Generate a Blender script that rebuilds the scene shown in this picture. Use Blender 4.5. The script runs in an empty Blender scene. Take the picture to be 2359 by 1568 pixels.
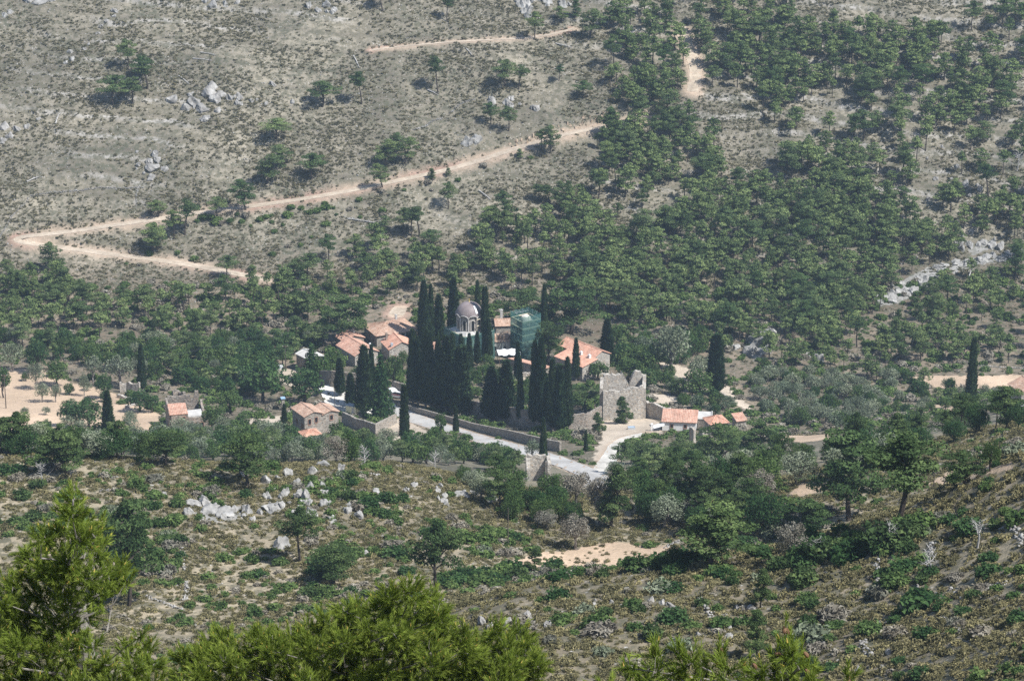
import bpy, math, random
import numpy as np
from mathutils import Vector, Matrix

random.seed(7)
RNG = np.random.default_rng(7)
SC = bpy.context.scene
COL = SC.collection

# ------------------------------------------------------------------ camera
PITCH = math.radians(20.0)
CAMZ = 300.0
HALF = math.radians(9.6)
cam_d = bpy.data.cameras.new("camera")
cam_d.sensor_width = 36.0
cam_d.lens = 18.0 / math.tan(HALF)
cam_d.clip_start = 0.5
cam_d.clip_end = 6000.0
cam = bpy.data.objects.new("camera", cam_d)
cam.location = (0, 0, CAMZ)
cam.rotation_euler = (math.radians(90) - PITCH, 0, 0)
COL.objects.link(cam)
SC.camera = cam

# ------------------------------------------------------------------ sky and sun
SUN_EL = math.radians(53)
SUN_AZ = math.atan2(0.86, -0.51)          # measured from +Y towards +X
SUN_DIR = Vector((math.sin(SUN_AZ) * math.cos(SUN_EL), math.cos(SUN_AZ) * math.cos(SUN_EL), math.sin(SUN_EL)))
wd = bpy.data.worlds.new("World")
SC.world = wd
wd.use_nodes = True
wn = wd.node_tree
wn.nodes.clear()
w_out = wn.nodes.new("ShaderNodeOutputWorld")
w_bg = wn.nodes.new("ShaderNodeBackground")
w_sky = wn.nodes.new("ShaderNodeTexSky")
w_sky.sky_type = 'NISHITA'
w_sky.sun_disc = False
w_sky.sun_elevation = SUN_EL
w_sky.sun_rotation = SUN_AZ
w_sky.altitude = 500
w_sky.air_density = 1.0
w_sky.dust_density = 1.0
w_bg.inputs['Strength'].default_value = 0.105
wn.links.new(w_sky.outputs[0], w_bg.inputs['Color'])
wn.links.new(w_bg.outputs[0], w_out.inputs['Surface'])
sun_d = bpy.data.lights.new("sun", 'SUN')
sun_d.energy = 5.0
sun_d.angle = math.radians(0.5)
sun_d.color = (1.0, 0.985, 0.955)
sun = bpy.data.objects.new("sun", sun_d)
sun.location = (200, 300, 600)
sun.rotation_euler = SUN_DIR.to_track_quat('Z', 'Y').to_euler()
COL.objects.link(sun)
SC.view_settings.view_transform = 'Standard'
SC.view_settings.look = 'None'
SC.view_settings.exposure = 0.5
SC.view_settings.gamma = 1.0
SC.cycles.max_bounces = 6
SC.cycles.diffuse_bounces = 3
SC.cycles.glossy_bounces = 2
SC.cycles.transparent_max_bounces = 12
SC.cycles.volume_bounces = 1
SC.cycles.use_denoising = False

# ------------------------------------------------------------------ pixel <-> world (photograph measured 2358 x 1568)
FPX = 1179.0 / math.tan(HALF)
CP, SP = math.cos(PITCH), math.sin(PITCH)


def ray(u, v):
    px = (np.asarray(u, float) - 1179.0) / FPX
    py = (784.0 - np.asarray(v, float)) / FPX
    return px, CP + py * SP, -SP + py * CP


def row_z(v, Y):
    _, dy, dz = ray(0, v)
    return CAMZ + Y / dy * dz


def proj(P):
    x, y, z = P[0], P[1], P[2] - CAMZ
    d = y * CP - z * SP
    up = y * SP + z * CP
    return 1179.0 + FPX * x / d, 784.0 - FPX * up / d


# ------------------------------------------------------------------ noise
def _hash(ix, iy, seed):
    h = (ix.astype(np.int64) * 374761393 + iy.astype(np.int64) * 668265263 + seed * 982451653) & 0x7fffffff
    h = ((h ^ (h >> 13)) * 1274126177) & 0x7fffffff
    return ((h ^ (h >> 16)) & 0xffff) / 65535.0


def vnoise(x, y, seed=0):
    ix, iy = np.floor(x), np.floor(y)
    fx, fy = x - ix, y - iy
    fx = fx * fx * (3 - 2 * fx)
    fy = fy * fy * (3 - 2 * fy)
    a = _hash(ix, iy, seed); b = _hash(ix + 1, iy, seed)
    c = _hash(ix, iy + 1, seed); d = _hash(ix + 1, iy + 1, seed)
    return (a + (b - a) * fx) * (1 - fy) + (c + (d - c) * fx) * fy


def fbm(x, y, seed=0, octv=4):
    s = 0; a = 0.5
    for i in range(octv):
        s = s + a * (vnoise(x, y, seed + i * 17) - 0.5)
        x = x * 2.03; y = y * 2.03; a *= 0.5
    return s * 2


def sstep(x, a, b):
    t = np.clip((x - a) / (b - a), 0, 1)
    return t * t * (3 - 2 * t)


# ------------------------------------------------------------------ mesh helpers
def mesh_from(name, V, F, mat=None, tint=None, smooth=False, col=None):
    """V (n,3); F (m,3) or (m,4) array or list of lists."""
    me = bpy.data.meshes.new(name)
    V = np.asarray(V, np.float32)
    if isinstance(F, np.ndarray):
        k = F.shape[1]
        me.vertices.add(len(V))
        me.vertices.foreach_set("co", V.ravel())
        me.loops.add(F.size)
        me.loops.foreach_set("vertex_index", F.astype(np.int32).ravel())
        me.polygons.add(len(F))
        me.polygons.foreach_set("loop_start", np.arange(0, F.size, k, dtype=np.int32))
        me.polygons.foreach_set("loop_total", np.full(len(F), k, np.int32))
        me.update(calc_edges=True)
    else:
        me.from_pydata([tuple(map(float, p)) for p in V], [], F)
        me.update()
    if smooth:
        me.polygons.foreach_set("use_smooth", np.ones(len(me.polygons), bool))
    if tint is not None:
        at = me.attributes.new("tint", 'FLOAT', 'POINT')
        at.data.foreach_set("value", np.asarray(tint, np.float32))
    if col is not None:
        at = me.attributes.new("ground_color", 'FLOAT_COLOR', 'POINT')
        c = np.ones((len(V), 4), np.float32); c[:, :col.shape[1]] = col
        at.data.foreach_set("color", c.ravel())
    if mat:
        me.materials.append(mat)
    return me


def link(name, me, parent=None, loc=None, rot=None, scl=None):
    o = bpy.data.objects.new(name, me)
    COL.objects.link(o)
    if parent is not None:
        o.parent = parent
    if loc is not None:
        o.location = loc
    if rot is not None:
        o.rotation_euler = rot
    if scl is not None:
        o.scale = scl
    return o


def tag(o, label=None, cat=None, group=None, kind=None):
    if label: o["label"] = label
    if cat: o["category"] = cat
    if group: o["group"] = group
    if kind: o["kind"] = kind
    return o


def thing(name, label, cat, loc=(0, 0, 0), rz=0.0, group=None):
    o = bpy.data.objects.new(name, None)
    o.empty_display_size = 0.5
    COL.objects.link(o)
    o.location = loc
    o.rotation_euler = (0, 0, rz)
    return tag(o, label, cat, group)


class MB:
    def __init__(self):
        self.v, self.f = [], []

    def add(self, vs, fs):
        n = len(self.v)
        self.v += [tuple(p) for p in vs]
        self.f += [[i + n for i in f] for f in fs]
        return self

    def box(self, x0, y0, z0, x1, y1, z1):
        vs = [(x0, y0, z0), (x1, y0, z0), (x1, y1, z0), (x0, y1, z0), (x0, y0, z1), (x1, y0, z1), (x1, y1, z1), (x0, y1, z1)]
        return self.add(vs, [[0, 3, 2, 1], [4, 5, 6, 7], [0, 1, 5, 4], [1, 2, 6, 5], [2, 3, 7, 6], [3, 0, 4, 7]])

    def hexa(self, lo, hi):
        """lo, hi: four points each, counter-clockwise seen from above."""
        return self.add(list(lo) + list(hi), [[0, 3, 2, 1], [4, 5, 6, 7], [0, 1, 5, 4], [1, 2, 6, 5], [2, 3, 7, 6], [3, 0, 4, 7]])

    def tube(self, pts, r, n=6, cap=True):
        pts = [Vector(p) for p in pts]
        rs = r if isinstance(r, (list, tuple)) else [r] * len(pts)
        rings = []
        for i, p in enumerate(pts):
            d = (pts[min(i + 1, len(pts) - 1)] - pts[max(i - 1, 0)]).normalized()
            a = d.orthogonal().normalized() if abs(d.z) < 0.95 else Vector((1, 0, 0)).cross(d).normalized()
            b = d.cross(a)
            rings.append([p + (a * math.cos(t) + b * math.sin(t)) * rs[i] for t in [2 * math.pi * k / n for k in range(n)]])
        base = len(self.v)
        for rg in rings:
            self.v += [tuple(q) for q in rg]
        for i in range(len(pts) - 1):
            for k in range(n):
                a0 = base + i * n + k; a1 = base + i * n + (k + 1) % n
                self.f.append([a0, a1, a1 + n, a0 + n])
        if cap:
            self.f.append([base + k for k in range(n)][::-1])
            self.f.append([base + (len(pts) - 1) * n + k for k in range(n)])
        return self

    def lathe(self, prof, n=24, cx=0, cy=0):
        base = len(self.v)
        for r, z in prof:
            for k in range(n):
                t = 2 * math.pi * k / n
                self.v.append((cx + r * math.cos(t), cy + r * math.sin(t), z))
        for i in range(len(prof) - 1):
            for k in range(n):
                a0 = base + i * n + k; a1 = base + i * n + (k + 1) % n
                self.f.append([a0, a1, a1 + n, a0 + n])
        self.f.append([base + k for k in range(n)][::-1])
        self.f.append([base + (len(prof) - 1) * n + k for k in range(n)])
        return self

    def build(self, name, mat, parent=None, loc=None, rot=None, smooth=False):
        me = mesh_from(name, np.array(self.v), self.f, mat, smooth=smooth)
        return link(name, me, parent, loc, rot)


# ------------------------------------------------------------------ materials
class NT:
    def __init__(self, name):
        self.m = bpy.data.materials.new(name)
        self.m.use_nodes = True
        self.t = self.m.node_tree
        self.t.nodes.clear()
        self.out = self.n("ShaderNodeOutputMaterial")

    def n(self, t, **kw):
        nd = self.t.nodes.new(t)
        for k, v in kw.items():
            if k.startswith("i_"):
                nd.inputs[k[2:].replace("_", " ")].default_value = v
            else:
                setattr(nd, k, v)
        return nd

    def l(self, a, b):
        self.t.links.new(a, b)

    def noise(self, scale, detail=3, rough=0.6, coord=None, typ='noise', **kw):
        nd = self.n("ShaderNodeTexNoise") if typ == 'noise' else self.n("ShaderNodeTexVoronoi")
        nd.inputs['Scale'].default_value = scale
        if typ == 'noise':
            nd.inputs['Detail'].default_value = detail
            nd.inputs['Roughness'].default_value = rough
        else:
            for k, v in kw.items(): setattr(nd, k, v)
        self.l(coord if coord is not None else self.coord(), nd.inputs['Vector'])
        return nd

    def coord(self):
        if not hasattr(self, "_c"):
            self._c = self.n("ShaderNodeTexCoord").outputs['Object']
        return self._c

    def geo_pos(self):
        if not hasattr(self, "_g"):
            self._g = self.n("ShaderNodeNewGeometry").outputs['Position']
        return self._g

    def ramp(self, fac, stops, interp='LINEAR'):
        r = self.n("ShaderNodeValToRGB")
        r.color_ramp.interpolation = interp
        e = r.color_ramp.elements
        while len(e) < len(stops): e.new(0.5)
        for i, (p, c) in enumerate(stops):
            e[i].position = p
            e[i].color = (c, c, c, 1) if not isinstance(c, (tuple, list)) else (*c, 1)
        self.l(fac, r.inputs['Fac'])
        return r.outputs['Color']

    def mix(self, fac, a, b, mode='MIX'):
        x = self.n("ShaderNodeMix", data_type='RGBA', blend_type=mode)
        for s, val in (('Factor', fac), ('A', a), ('B', b)):
            inp = [i for i in x.inputs if i.name == s and (i.type == 'RGBA' if s != 'Factor' else i.type == 'VALUE')][0]
            if isinstance(val, (int, float)): inp.default_value = val
            elif isinstance(val, (tuple, list)): inp.default_value = (*val, 1)
            else: self.l(val, inp)
        return [o for o in x.outputs if o.type == 'RGBA'][0]

    def math(self, op, a, b=None):
        x = self.n("ShaderNodeMath", operation=op)
        for i, val in enumerate((a, b)):
            if val is None: continue
            if isinstance(val, (int, float)): x.inputs[i].default_value = val
            else: self.l(val, x.inputs[i])
        return x.outputs[0]

    def finish(self, color, rough=0.9, bump=None, dist=0.05, spec=0.2, strength=0.6):
        b = self.n("ShaderNodeBsdfPrincipled")
        b.inputs['Roughness'].default_value = rough
        b.inputs['Specular IOR Level'].default_value = spec
        if isinstance(color, (tuple, list)): b.inputs['Base Color'].default_value = (*color, 1)
        else: self.l(color, b.inputs['Base Color'])
        if bump is not None:
            bp = self.n("ShaderNodeBump")
            bp.inputs['Distance'].default_value = dist
            bp.inputs['Strength'].default_value = strength
            self.l(bump, bp.inputs['Height'])
            self.l(bp.outputs[0], b.inputs['Normal'])
        self.l(b.outputs[0], self.out.inputs['Surface'])
        return self.m


def m_ground():
    t = NT("ground")
    p = t.geo_pos()
    at = t.n("ShaderNodeAttribute", attribute_name="ground_color")
    rough = at.outputs['Alpha']
    n1 = t.noise(0.55, 5, 0.65, p).outputs['Fac']
    n2 = t.noise(0.05, 4, 0.6, p).outputs['Fac']
    n3 = t.noise(2.3, 3, 0.7, p).outputs['Fac']
    v = t.noise(0.9, coord=p, typ='v')
    stone = t.ramp(v.outputs['Distance'], [(0.10, 1.0), (0.2, 0.0)])
    stn_sel = t.ramp(t.noise(0.12, 3, 0.6, p).outputs['Fac'], [(0.45, 0.0), (0.6, 1.0)])
    scrub = t.ramp(n1, [(0.44, 1.0), (0.56, 0.0)])
    base = at.outputs['Color']
    base = t.mix(1.0, base, t.ramp(n2, [(0.3, 0.78), (0.7, 1.22)]), 'MULTIPLY')
    base = t.mix(1.0, base, t.ramp(n3, [(0.3, 0.80), (0.7, 1.2)]), 'MULTIPLY')
    sc_c = t.mix(t.ramp(n2, [(0.35, 0.0), (0.65, 1.0)]), (0.075, 0.08, 0.052), (0.135, 0.122, 0.085))
    f1 = t.math('MULTIPLY', t.math('MULTIPLY', scrub, 0.8), rough)
    c = t.mix(f1, base, sc_c)
    f2 = t.math('MULTIPLY', t.math('MULTIPLY', stone, stn_sel), rough)
    c = t.mix(f2, c, (0.42, 0.40, 0.37))
    h = t.math('ADD', t.math('MULTIPLY', n1, -0.6), t.math('MULTIPLY', n3, 0.4))
    return t.finish(c, 0.95, h, 0.35, 0.1, 0.7)


def m_noise(name, c1, c2, scale=1.0, rough=0.9, bump=0.03, detail=4, lo=0.35, hi=0.65, big=None):
    t = NT(name)
    n = t.noise(scale, detail, 0.65).outputs['Fac']
    c = t.ramp(n, [(lo, c1), (hi, c2)])
    if big:
        n2 = t.noise(big, 3, 0.6).outputs['Fac']
        c = t.mix(1.0, c, t.ramp(n2, [(0.3, 0.75), (0.7, 1.2)]), 'MULTIPLY')
    return t.finish(c, rough, n, bump)


def m_stone_wall(name, cols, mortar=(0.33, 0.30, 0.26), scale=2.2):
    t = NT(name)
    p = t.coord()
    w = t.n("ShaderNodeMapping"); w.inputs['Scale'].default_value = (1, 1, 1.5)
    t.l(p, w.inputs['Vector'])
    vo = t.noise(scale, coord=w.outputs[0], typ='v')
    ed = t.noise(scale, coord=w.outputs[0], typ='v', feature='DISTANCE_TO_EDGE')
    sep = t.n("ShaderNodeSeparateColor")
    t.l(vo.outputs['Color'], sep.inputs[0])
    c = t.ramp(sep.outputs[0], [(0.0, cols[0]), (0.35, cols[1]), (0.7, cols[2]), (1.0, cols[3])])
    n2 = t.noise(0.35, 4, 0.65).outputs['Fac']
    c = t.mix(1.0, c, t.ramp(n2, [(0.3, 0.72), (0.7, 1.22)]), 'MULTIPLY')
    e = t.ramp(ed.outputs['Distance'], [(0.02, 0.0), (0.09, 1.0)])
    c = t.mix(e, mortar, c)
    return t.finish(c, 0.95, e, 0.06, 0.1, 0.8)


def m_tiles(name, c1, c2, c3):
    t = NT(name)
    p = t.coord()
    n = t.noise(3.2, coord=p, typ='v')
    sep = t.n("ShaderNodeSeparateColor"); t.l(n.outputs['Color'], sep.inputs[0])
    c = t.ramp(sep.outputs[0], [(0.0, c1), (0.5, c2), (1.0, c3)])
    n2 = t.noise(0.5, 5, 0.7).outputs['Fac']
    c = t.mix(1.0, c, t.ramp(n2, [(0.28, 0.66), (0.7, 1.18)]), 'MULTIPLY')
    n3 = t.noise(1.6, 4, 0.6).outputs['Fac']
    c = t.mix(t.ramp(n3, [(0.58, 0.0), (0.72, 0.55)]), c, (0.33, 0.27, 0.21))
    return t.finish(c, 0.85, n2, 0.05, 0.15)


def m_leaf(name, dark, mid, light, trans=0.25, var=0.22):
    t = NT(name)
    at = t.n("ShaderNodeAttribute", attribute_name="tint")
    oi = t.n("ShaderNodeObjectInfo")
    c = t.ramp(at.outputs['Fac'], [(0.0, dark), (0.5, mid), (1.0, light)])
    r = t.ramp(oi.outputs['Random'], [(0.0, (1 - var, 1 - var * .6, 1 - var)), (0.5, (1.0, 1.0, 0.95)), (1.0, (1 + var * 1.1, 1 + var, 1 + var * .4))])
    c = t.mix(1.0, c, r, 'MULTIPLY')
    d = t.n("ShaderNodeBsdfDiffuse"); t.l(c, d.inputs['Color'])
    tr = t.n("ShaderNodeBsdfTranslucent"); t.l(c, tr.inputs['Color'])
    ms = t.n("ShaderNodeMixShader"); ms.inputs[0].default_value = trans
    t.l(d.outputs[0], ms.inputs[1]); t.l(tr.outputs[0], ms.inputs[2])
    t.l(ms.outputs[0], t.out.inputs['Surface'])
    return t.m


def m_plain(name, c, rough=0.6, spec=0.3):
    t = NT(name)
    n = t.noise(1.3, 4, 0.6).outputs['Fac']
    cc = t.mix(1.0, c, t.ramp(n, [(0.3, 0.86), (0.7, 1.1)]), 'MULTIPLY')
    return t.finish(cc, rough, n, 0.01, spec)


def m_netting():
    t = NT("netting")
    n = t.noise(0.8, 4, 0.6).outputs['Fac']
    d = t.n("ShaderNodeBsdfDiffuse"); t.l(t.ramp(n, [(0.3, (0.065, 0.145, 0.14)), (0.7, (0.12, 0.235, 0.225))]), d.inputs['Color'])
    tl = t.n("ShaderNodeBsdfTranslucent"); tl.inputs['Color'].default_value = (0.06, 0.24, 0.20, 1)
    ad = t.n("ShaderNodeMixShader"); ad.inputs[0].default_value = 0.35
    t.l(d.outputs[0], ad.inputs[1]); t.l(tl.outputs[0], ad.inputs[2])
    tp = t.n("ShaderNodeBsdfTransparent"); tp.inputs['Color'].default_value = (0.80, 0.95, 0.92, 1)
    ms = t.n("ShaderNodeMixShader"); ms.inputs[0].default_value = 0.60
    t.l(tp.outputs[0], ms.inputs[1]); t.l(ad.outputs[0], ms.inputs[2])
    t.l(ms.outputs[0], t.out.inputs['Surface'])
    return t.m


M = {}
M['ground'] = m_ground()
M['dirt'] = m_noise("dirt_road", (0.37, 0.30, 0.225), (0.50, 0.42, 0.325), 0.9, big=0.15)
M['gravel'] = m_noise("gravel_road", (0.46, 0.43, 0.38), (0.58, 0.55, 0.49), 1.2, big=0.12)
M['paved'] = m_noise("paved_road", (0.40, 0.385, 0.36), (0.50, 0.48, 0.45), 0.9, big=0.1)
M['plaza'] = m_noise("plaza_concrete", (0.58, 0.55, 0.49), (0.70, 0.67, 0.61), 0.7, big=0.09)
M['stone'] = m_stone_wall("rubble_stone", [(0.18, 0.16, 0.135), (0.32, 0.29, 0.25), (0.43, 0.395, 0.34), (0.36, 0.275, 0.205)])
M['stone_pale'] = m_stone_wall("pale_rubble_stone", [(0.25, 0.225, 0.195), (0.40, 0.365, 0.32), (0.53, 0.495, 0.435), (0.44, 0.35, 0.265)], (0.45, 0.415, 0.36))
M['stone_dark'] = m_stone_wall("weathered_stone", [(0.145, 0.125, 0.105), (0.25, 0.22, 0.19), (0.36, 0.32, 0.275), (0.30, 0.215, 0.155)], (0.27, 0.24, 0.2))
M['tile'] = m_tiles("clay_tiles", (0.42, 0.22, 0.155), (0.50, 0.29, 0.21), (0.56, 0.38, 0.29))
M['tile_old'] = m_tiles("old_clay_tiles", (0.36, 0.215, 0.15), (0.44, 0.29, 0.21), (0.51, 0.38, 0.295))
M['tile_new'] = m_tiles("new_clay_tiles", (0.50, 0.25, 0.17), (0.56, 0.31, 0.22), (0.60, 0.38, 0.28))
M['plaster'] = m_noise("white_plaster", (0.66, 0.65, 0.62), (0.80, 0.79, 0.76), 0.8, bump=0.01)
M['plaster_warm'] = m_noise("aged_plaster", (0.50, 0.445, 0.385), (0.68, 0.62, 0.55), 0.7, bump=0.02)
M['drum_stone'] = m_noise("drum_masonry", (0.33, 0.285, 0.25), (0.50, 0.45, 0.40), 0.9, bump=0.02)
M['concrete'] = m_noise("concrete", (0.40, 0.385, 0.36), (0.54, 0.52, 0.49), 0.7, bump=0.02)
M['pane'] = m_plain("dark_opening", (0.018, 0.02, 0.024), 0.25, 0.5)
M['frame'] = m_plain("brick_window_surround", (0.36, 0.22, 0.16), 0.85)
M['frame_pale'] = m_plain("pale_window_surround", (0.50, 0.47, 0.42), 0.85)
M['wood'] = m_plain("weathered_wood", (0.17, 0.12, 0.085), 0.85)
M['plank'] = m_plain("scaffold_plank", (0.62, 0.54, 0.40), 0.8)
M['pole'] = m_plain("pole_wood", (0.085, 0.07, 0.058), 0.9)
M['metal'] = m_plain("grey_metal", (0.42, 0.45, 0.48), 0.45, 0.5)
M['cream'] = m_plain("cream_paint", (0.66, 0.62, 0.40), 0.6)
M['dome'] = m_noise("dome_sheet", (0.19, 0.155, 0.15), (0.27, 0.225, 0.22), 0.45, rough=0.5, bump=0.02)
M['white'] = m_plain("white_paint", (0.80, 0.80, 0.79), 0.5)
M['red'] = m_plain("red_paint", (0.50, 0.045, 0.05), 0.5)
M['blue'] = m_plain("pale_blue_paint", (0.30, 0.45, 0.60), 0.6)
M['gold'] = m_plain("gilt", (0.60, 0.42, 0.12), 0.35, 0.6)
M['rubber'] = m_plain("rubber", (0.02, 0.02, 0.02), 0.8)
M['net'] = m_netting()
M['rock'] = m_noise("limestone", (0.17, 0.16, 0.145), (0.40, 0.385, 0.36), 0.9, bump=0.15, detail=8, big=0.2)
M['rock_white'] = m_noise("white_limestone", (0.18, 0.175, 0.16), (0.44, 0.425, 0.40), 0.8, bump=0.15, detail=8, big=0.2)
M['rock_tan'] = m_noise("tan_rock", (0.24, 0.18, 0.125), (0.42, 0.335, 0.25), 0.9, bump=0.1, detail=6)
M['cable'] = m_plain("cable_sheath", (0.09, 0.09, 0.09), 0.6)
M['bark'] = m_noise("bark", (0.035, 0.028, 0.023), (0.10, 0.082, 0.068), 2.5)
M['bark_pale'] = m_noise("pale_bark", (0.13, 0.115, 0.10), (0.30, 0.275, 0.25), 2.5)
M['dead'] = m_noise("dead_wood", (0.30, 0.285, 0.265), (0.50, 0.48, 0.45), 2.0)
M['pine'] = m_leaf("pine_needles", (0.034, 0.056, 0.027), (0.100, 0.143, 0.064), (0.195, 0.245, 0.112), 0.25, 0.36)
M['pine_near'] = m_leaf("near_pine_needles", (0.026, 0.046, 0.020), (0.066, 0.105, 0.042), (0.135, 0.185, 0.075), 0.25, 0.22)
M['pine_fore'] = m_leaf("young_pine_needles", (0.050, 0.085, 0.016), (0.170, 0.230, 0.040), (0.34, 0.385, 0.095), 0.35, 0.1)
M['cypress'] = m_leaf("cypress_scales", (0.014, 0.027, 0.015), (0.036, 0.062, 0.030), (0.095, 0.135, 0.060), 0.08, 0.3)
M['broad'] = m_leaf("broad_leaves", (0.032, 0.058, 0.022), (0.078, 0.126, 0.044), (0.145, 0.20, 0.075), 0.25, 0.25)
M['oak'] = m_leaf("evergreen_leaves", (0.019, 0.043, 0.019), (0.045, 0.088, 0.035), (0.096, 0.157, 0.061))
M['olive'] = m_leaf("olive_leaves", (0.075, 0.090, 0.060), (0.156, 0.181, 0.125), (0.275, 0.306, 0.231), 0.15)
M['shrub_grey'] = m_leaf("grey_twigs", (0.094, 0.083, 0.069), (0.188, 0.170, 0.144), (0.300, 0.281, 0.250), 0.1)
M['scrub'] = m_leaf("scrub_twigs", (0.062, 0.062, 0.040), (0.135, 0.126, 0.082), (0.25, 0.22, 0.14), 0.1)
M['scrub_near'] = m_leaf("dry_scrub_twigs", (0.082, 0.078, 0.042), (0.185, 0.165, 0.092), (0.33, 0.285, 0.150), 0.12)

# ------------------------------------------------------------------ terrain
FAR = [(-420, 1150), (-250, 1075), (-100, 1027), (0, 1005), (100, 983), (200, 962), (300, 942), (400, 922), (500, 902), (600, 880),
       (700, 856), (750, 838), (800, 822), (850, 802), (900, 780), (950, 752), (1000, 718)]
KU = [-500, -150, 0, 300, 600, 900, 1200, 1500, 1800, 2100, 2358, 2520, 2860]
VB = [1040, 1045, 1050, 1060, 1070, 1065, 1100, 1115, 1070, 1010, 960, 935, 900]
VA = [1760, 1690, 1650, 1600, 1520, 1450, 1350, 1315, 1280, 1190, 1060, 1000, 940]
YS = np.concatenate([np.arange(2, 200, 5.0), np.arange(200, 460, 0.75), np.arange(460, 690, 2.2), np.arange(690, 1040, 0.8),
                     np.arange(1040, 1120, 2.0), np.arange(1120, 1700, 12.0)])
SS = np.concatenate([np.linspace(-0.42, -0.192, 70, endpoint=False), np.linspace(-0.192, 0.192, 520, endpoint=False), np.linspace(0.192, 0.42, 71)])


def column_profile(u, vb, va):
    pts = []                                        # (Y, z)
    pts += [(2, 298.2), (20, 290), (60, 268), (110, 238), (165, 207)]
    bot = 1720.0
    if va < bot:
        for k in (bot - va, (bot - va) * 0.5, 30, 0):
            Y = 272 - k * 0.14
            pts.append((Y, row_z(va + k, Y)))
        pts = [p for p in pts if p[0] < 200 or p[0] > 200]
        Yb = 430 - (va + 8 - vb) * 0.19
        if Yb > 320:
            pts.append((300, row_z(va + 14, 300)))
    else:
        Yb = 430 - (va + 8 - vb) * 0.19
    k0 = va + 8
    n = 5
    for i in range(n + 1):
        v = k0 + (vb - k0) * i / n
        Y = 430 - (v - vb) * 0.19
        if Y > pts[-1][0] + 12:
            pts.append((Y, row_z(v, Y)))
    pts.append((520, row_z(vb + 5, 520)))
    pts.append((600, row_z(vb + 11, 600)))
    far = [(v, Y) for v, Y in FAR if v < vb - 25]
    for v, Y in reversed(far):
        pts.append((Y, row_z(v, Y)))
    pts.append((1700, pts[-1][1] + 60))
    a = np.array(sorted(pts))
    return np.interp(YS, a[:, 0], a[:, 1])


cols = np.array([column_profile(u, b, a) for u, b, a in zip(KU, VB, VA)])
ks = (np.array(KU) - 1179.0) / FPX / CP
Z = np.empty((len(SS), len(YS)))
for j in range(len(YS)):
    Z[:, j] = np.interp(SS, ks, cols[:, j])
# smooth the knots away, along both directions (in metres along Y, in columns across)
fine = np.arange(2, 1700, 1.0)
ker = np.exp(-0.5 * (np.arange(-24, 25) / 7.0) ** 2); ker /= ker.sum()
Zf = np.array([np.interp(fine, YS, Z[i]) for i in range(len(SS))])
Zp = np.pad(Zf, ((0, 0), (24, 24)), mode='edge')
Zf2 = sum(ker[k] * Zp[:, k:k + len(fine)] for k in range(49))
w = sstep(fine, 30, 120)
Zf = Zf * (1 - w) + Zf2 * w
ker = np.exp(-0.5 * (np.arange(-30, 31) / 11.0) ** 2); ker /= ker.sum()
Zp = np.pad(Zf, ((30, 30), (0, 0)), mode='edge')
Zf = sum(ker[k] * Zp[k:k + len(SS)] for k in range(61))
Z = np.array([np.interp(YS, fine, Zf[i]) for i in range(len(SS))])
GX = SS[:, None] * YS[None, :]
GY = np.broadcast_to(YS[None, :], Z.shape)
hill = sstep(GY, 850, 910)
near = 1 - sstep(GY, 440, 520)
amp = 0.25 + 0.9 * hill + 0.55 * near * sstep(GY, 120, 220)
Z += amp * (3.0 * fbm(GX / 46, GY / 46, 3, 3) + 1.0 * fbm(GX / 12, GY / 12, 9, 3) + 0.35 * fbm(GX / 3.2, GY / 3.2, 31, 3))
# stepped rock ledges running across the far hillside
led = (Z + 0.06 * GX + 2.5 * fbm(GX / 30, GY / 30, 77, 3)) / 4.2
Z += hill * 1.25 * (sstep(led - np.floor(led), 0.75, 1.0) - (led - np.floor(led))) * sstep(fbm(GX / 60, GY / 60, 5, 2), -0.25, 0.2)


def gz(x, y):
    x = np.asarray(x, float); y = np.asarray(y, float)
    s = x / np.maximum(y, 1e-3)
    i = np.clip(np.searchsorted(SS, s) - 1, 0, len(SS) - 2)
    j = np.clip(np.searchsorted(YS, y) - 1, 0, len(YS) - 2)
    a = np.clip((s - SS[i]) / (SS[i + 1] - SS[i]), 0, 1)
    b = np.clip((y - YS[j]) / (YS[j + 1] - YS[j]), 0, 1)
    return (Z[i, j] * (1 - a) * (1 - b) + Z[i + 1, j] * a * (1 - b) + Z[i, j + 1] * (1 - a) * b + Z[i + 1, j + 1] * a * b)


MARCH = np.arange(150, 1500, 1.25)


def gp(u, v, ymin=150):
    """ground point under a pixel of the photograph (vectorised); nan where the ray meets none"""
    u = np.atleast_1d(np.asarray(u, float)); v = np.atleast_1d(np.asarray(v, float))
    px, dy, dz = ray(u, v)
    out = np.full((len(u), 3), np.nan)
    for c in range(0, len(u), 400):
        sl = slice(c, c + 400)
        s = (px[sl] / dy[sl])[:, None]; k = (dz[sl] / dy[sl])[:, None]
        yy = MARCH[None, :]
        d = CAMZ + yy * k - gz(s * yy, np.broadcast_to(yy, (len(s), len(MARCH))))
        d[:, MARCH < ymin] = 1
        hit = d < 0
        idx = np.argmax(hit, axis=1)
        ok = hit.any(axis=1) & (idx > 0)
        i0 = np.clip(idx - 1, 0, None); r = np.arange(len(idx))
        d0, d1 = d[r, i0], d[r, idx]
        t = d0 / np.where(d0 - d1 == 0, 1, d0 - d1)
        y = MARCH[i0] + (MARCH[idx] - MARCH[i0]) * np.clip(t, 0, 1)
        x = s[:, 0] * y
        res = np.stack([x, y, gz(x, y)], 1)
        res[~ok] = np.nan
        out[sl] = res
    return out


def G(u, v, ymin=150):
    return Vector(gp(u, v, ymin)[0])


def top_h(u, v, P):
    """height above P at which a point over P shows at row v"""
    return float(row_z(v, P[1]) - P[2])


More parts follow.
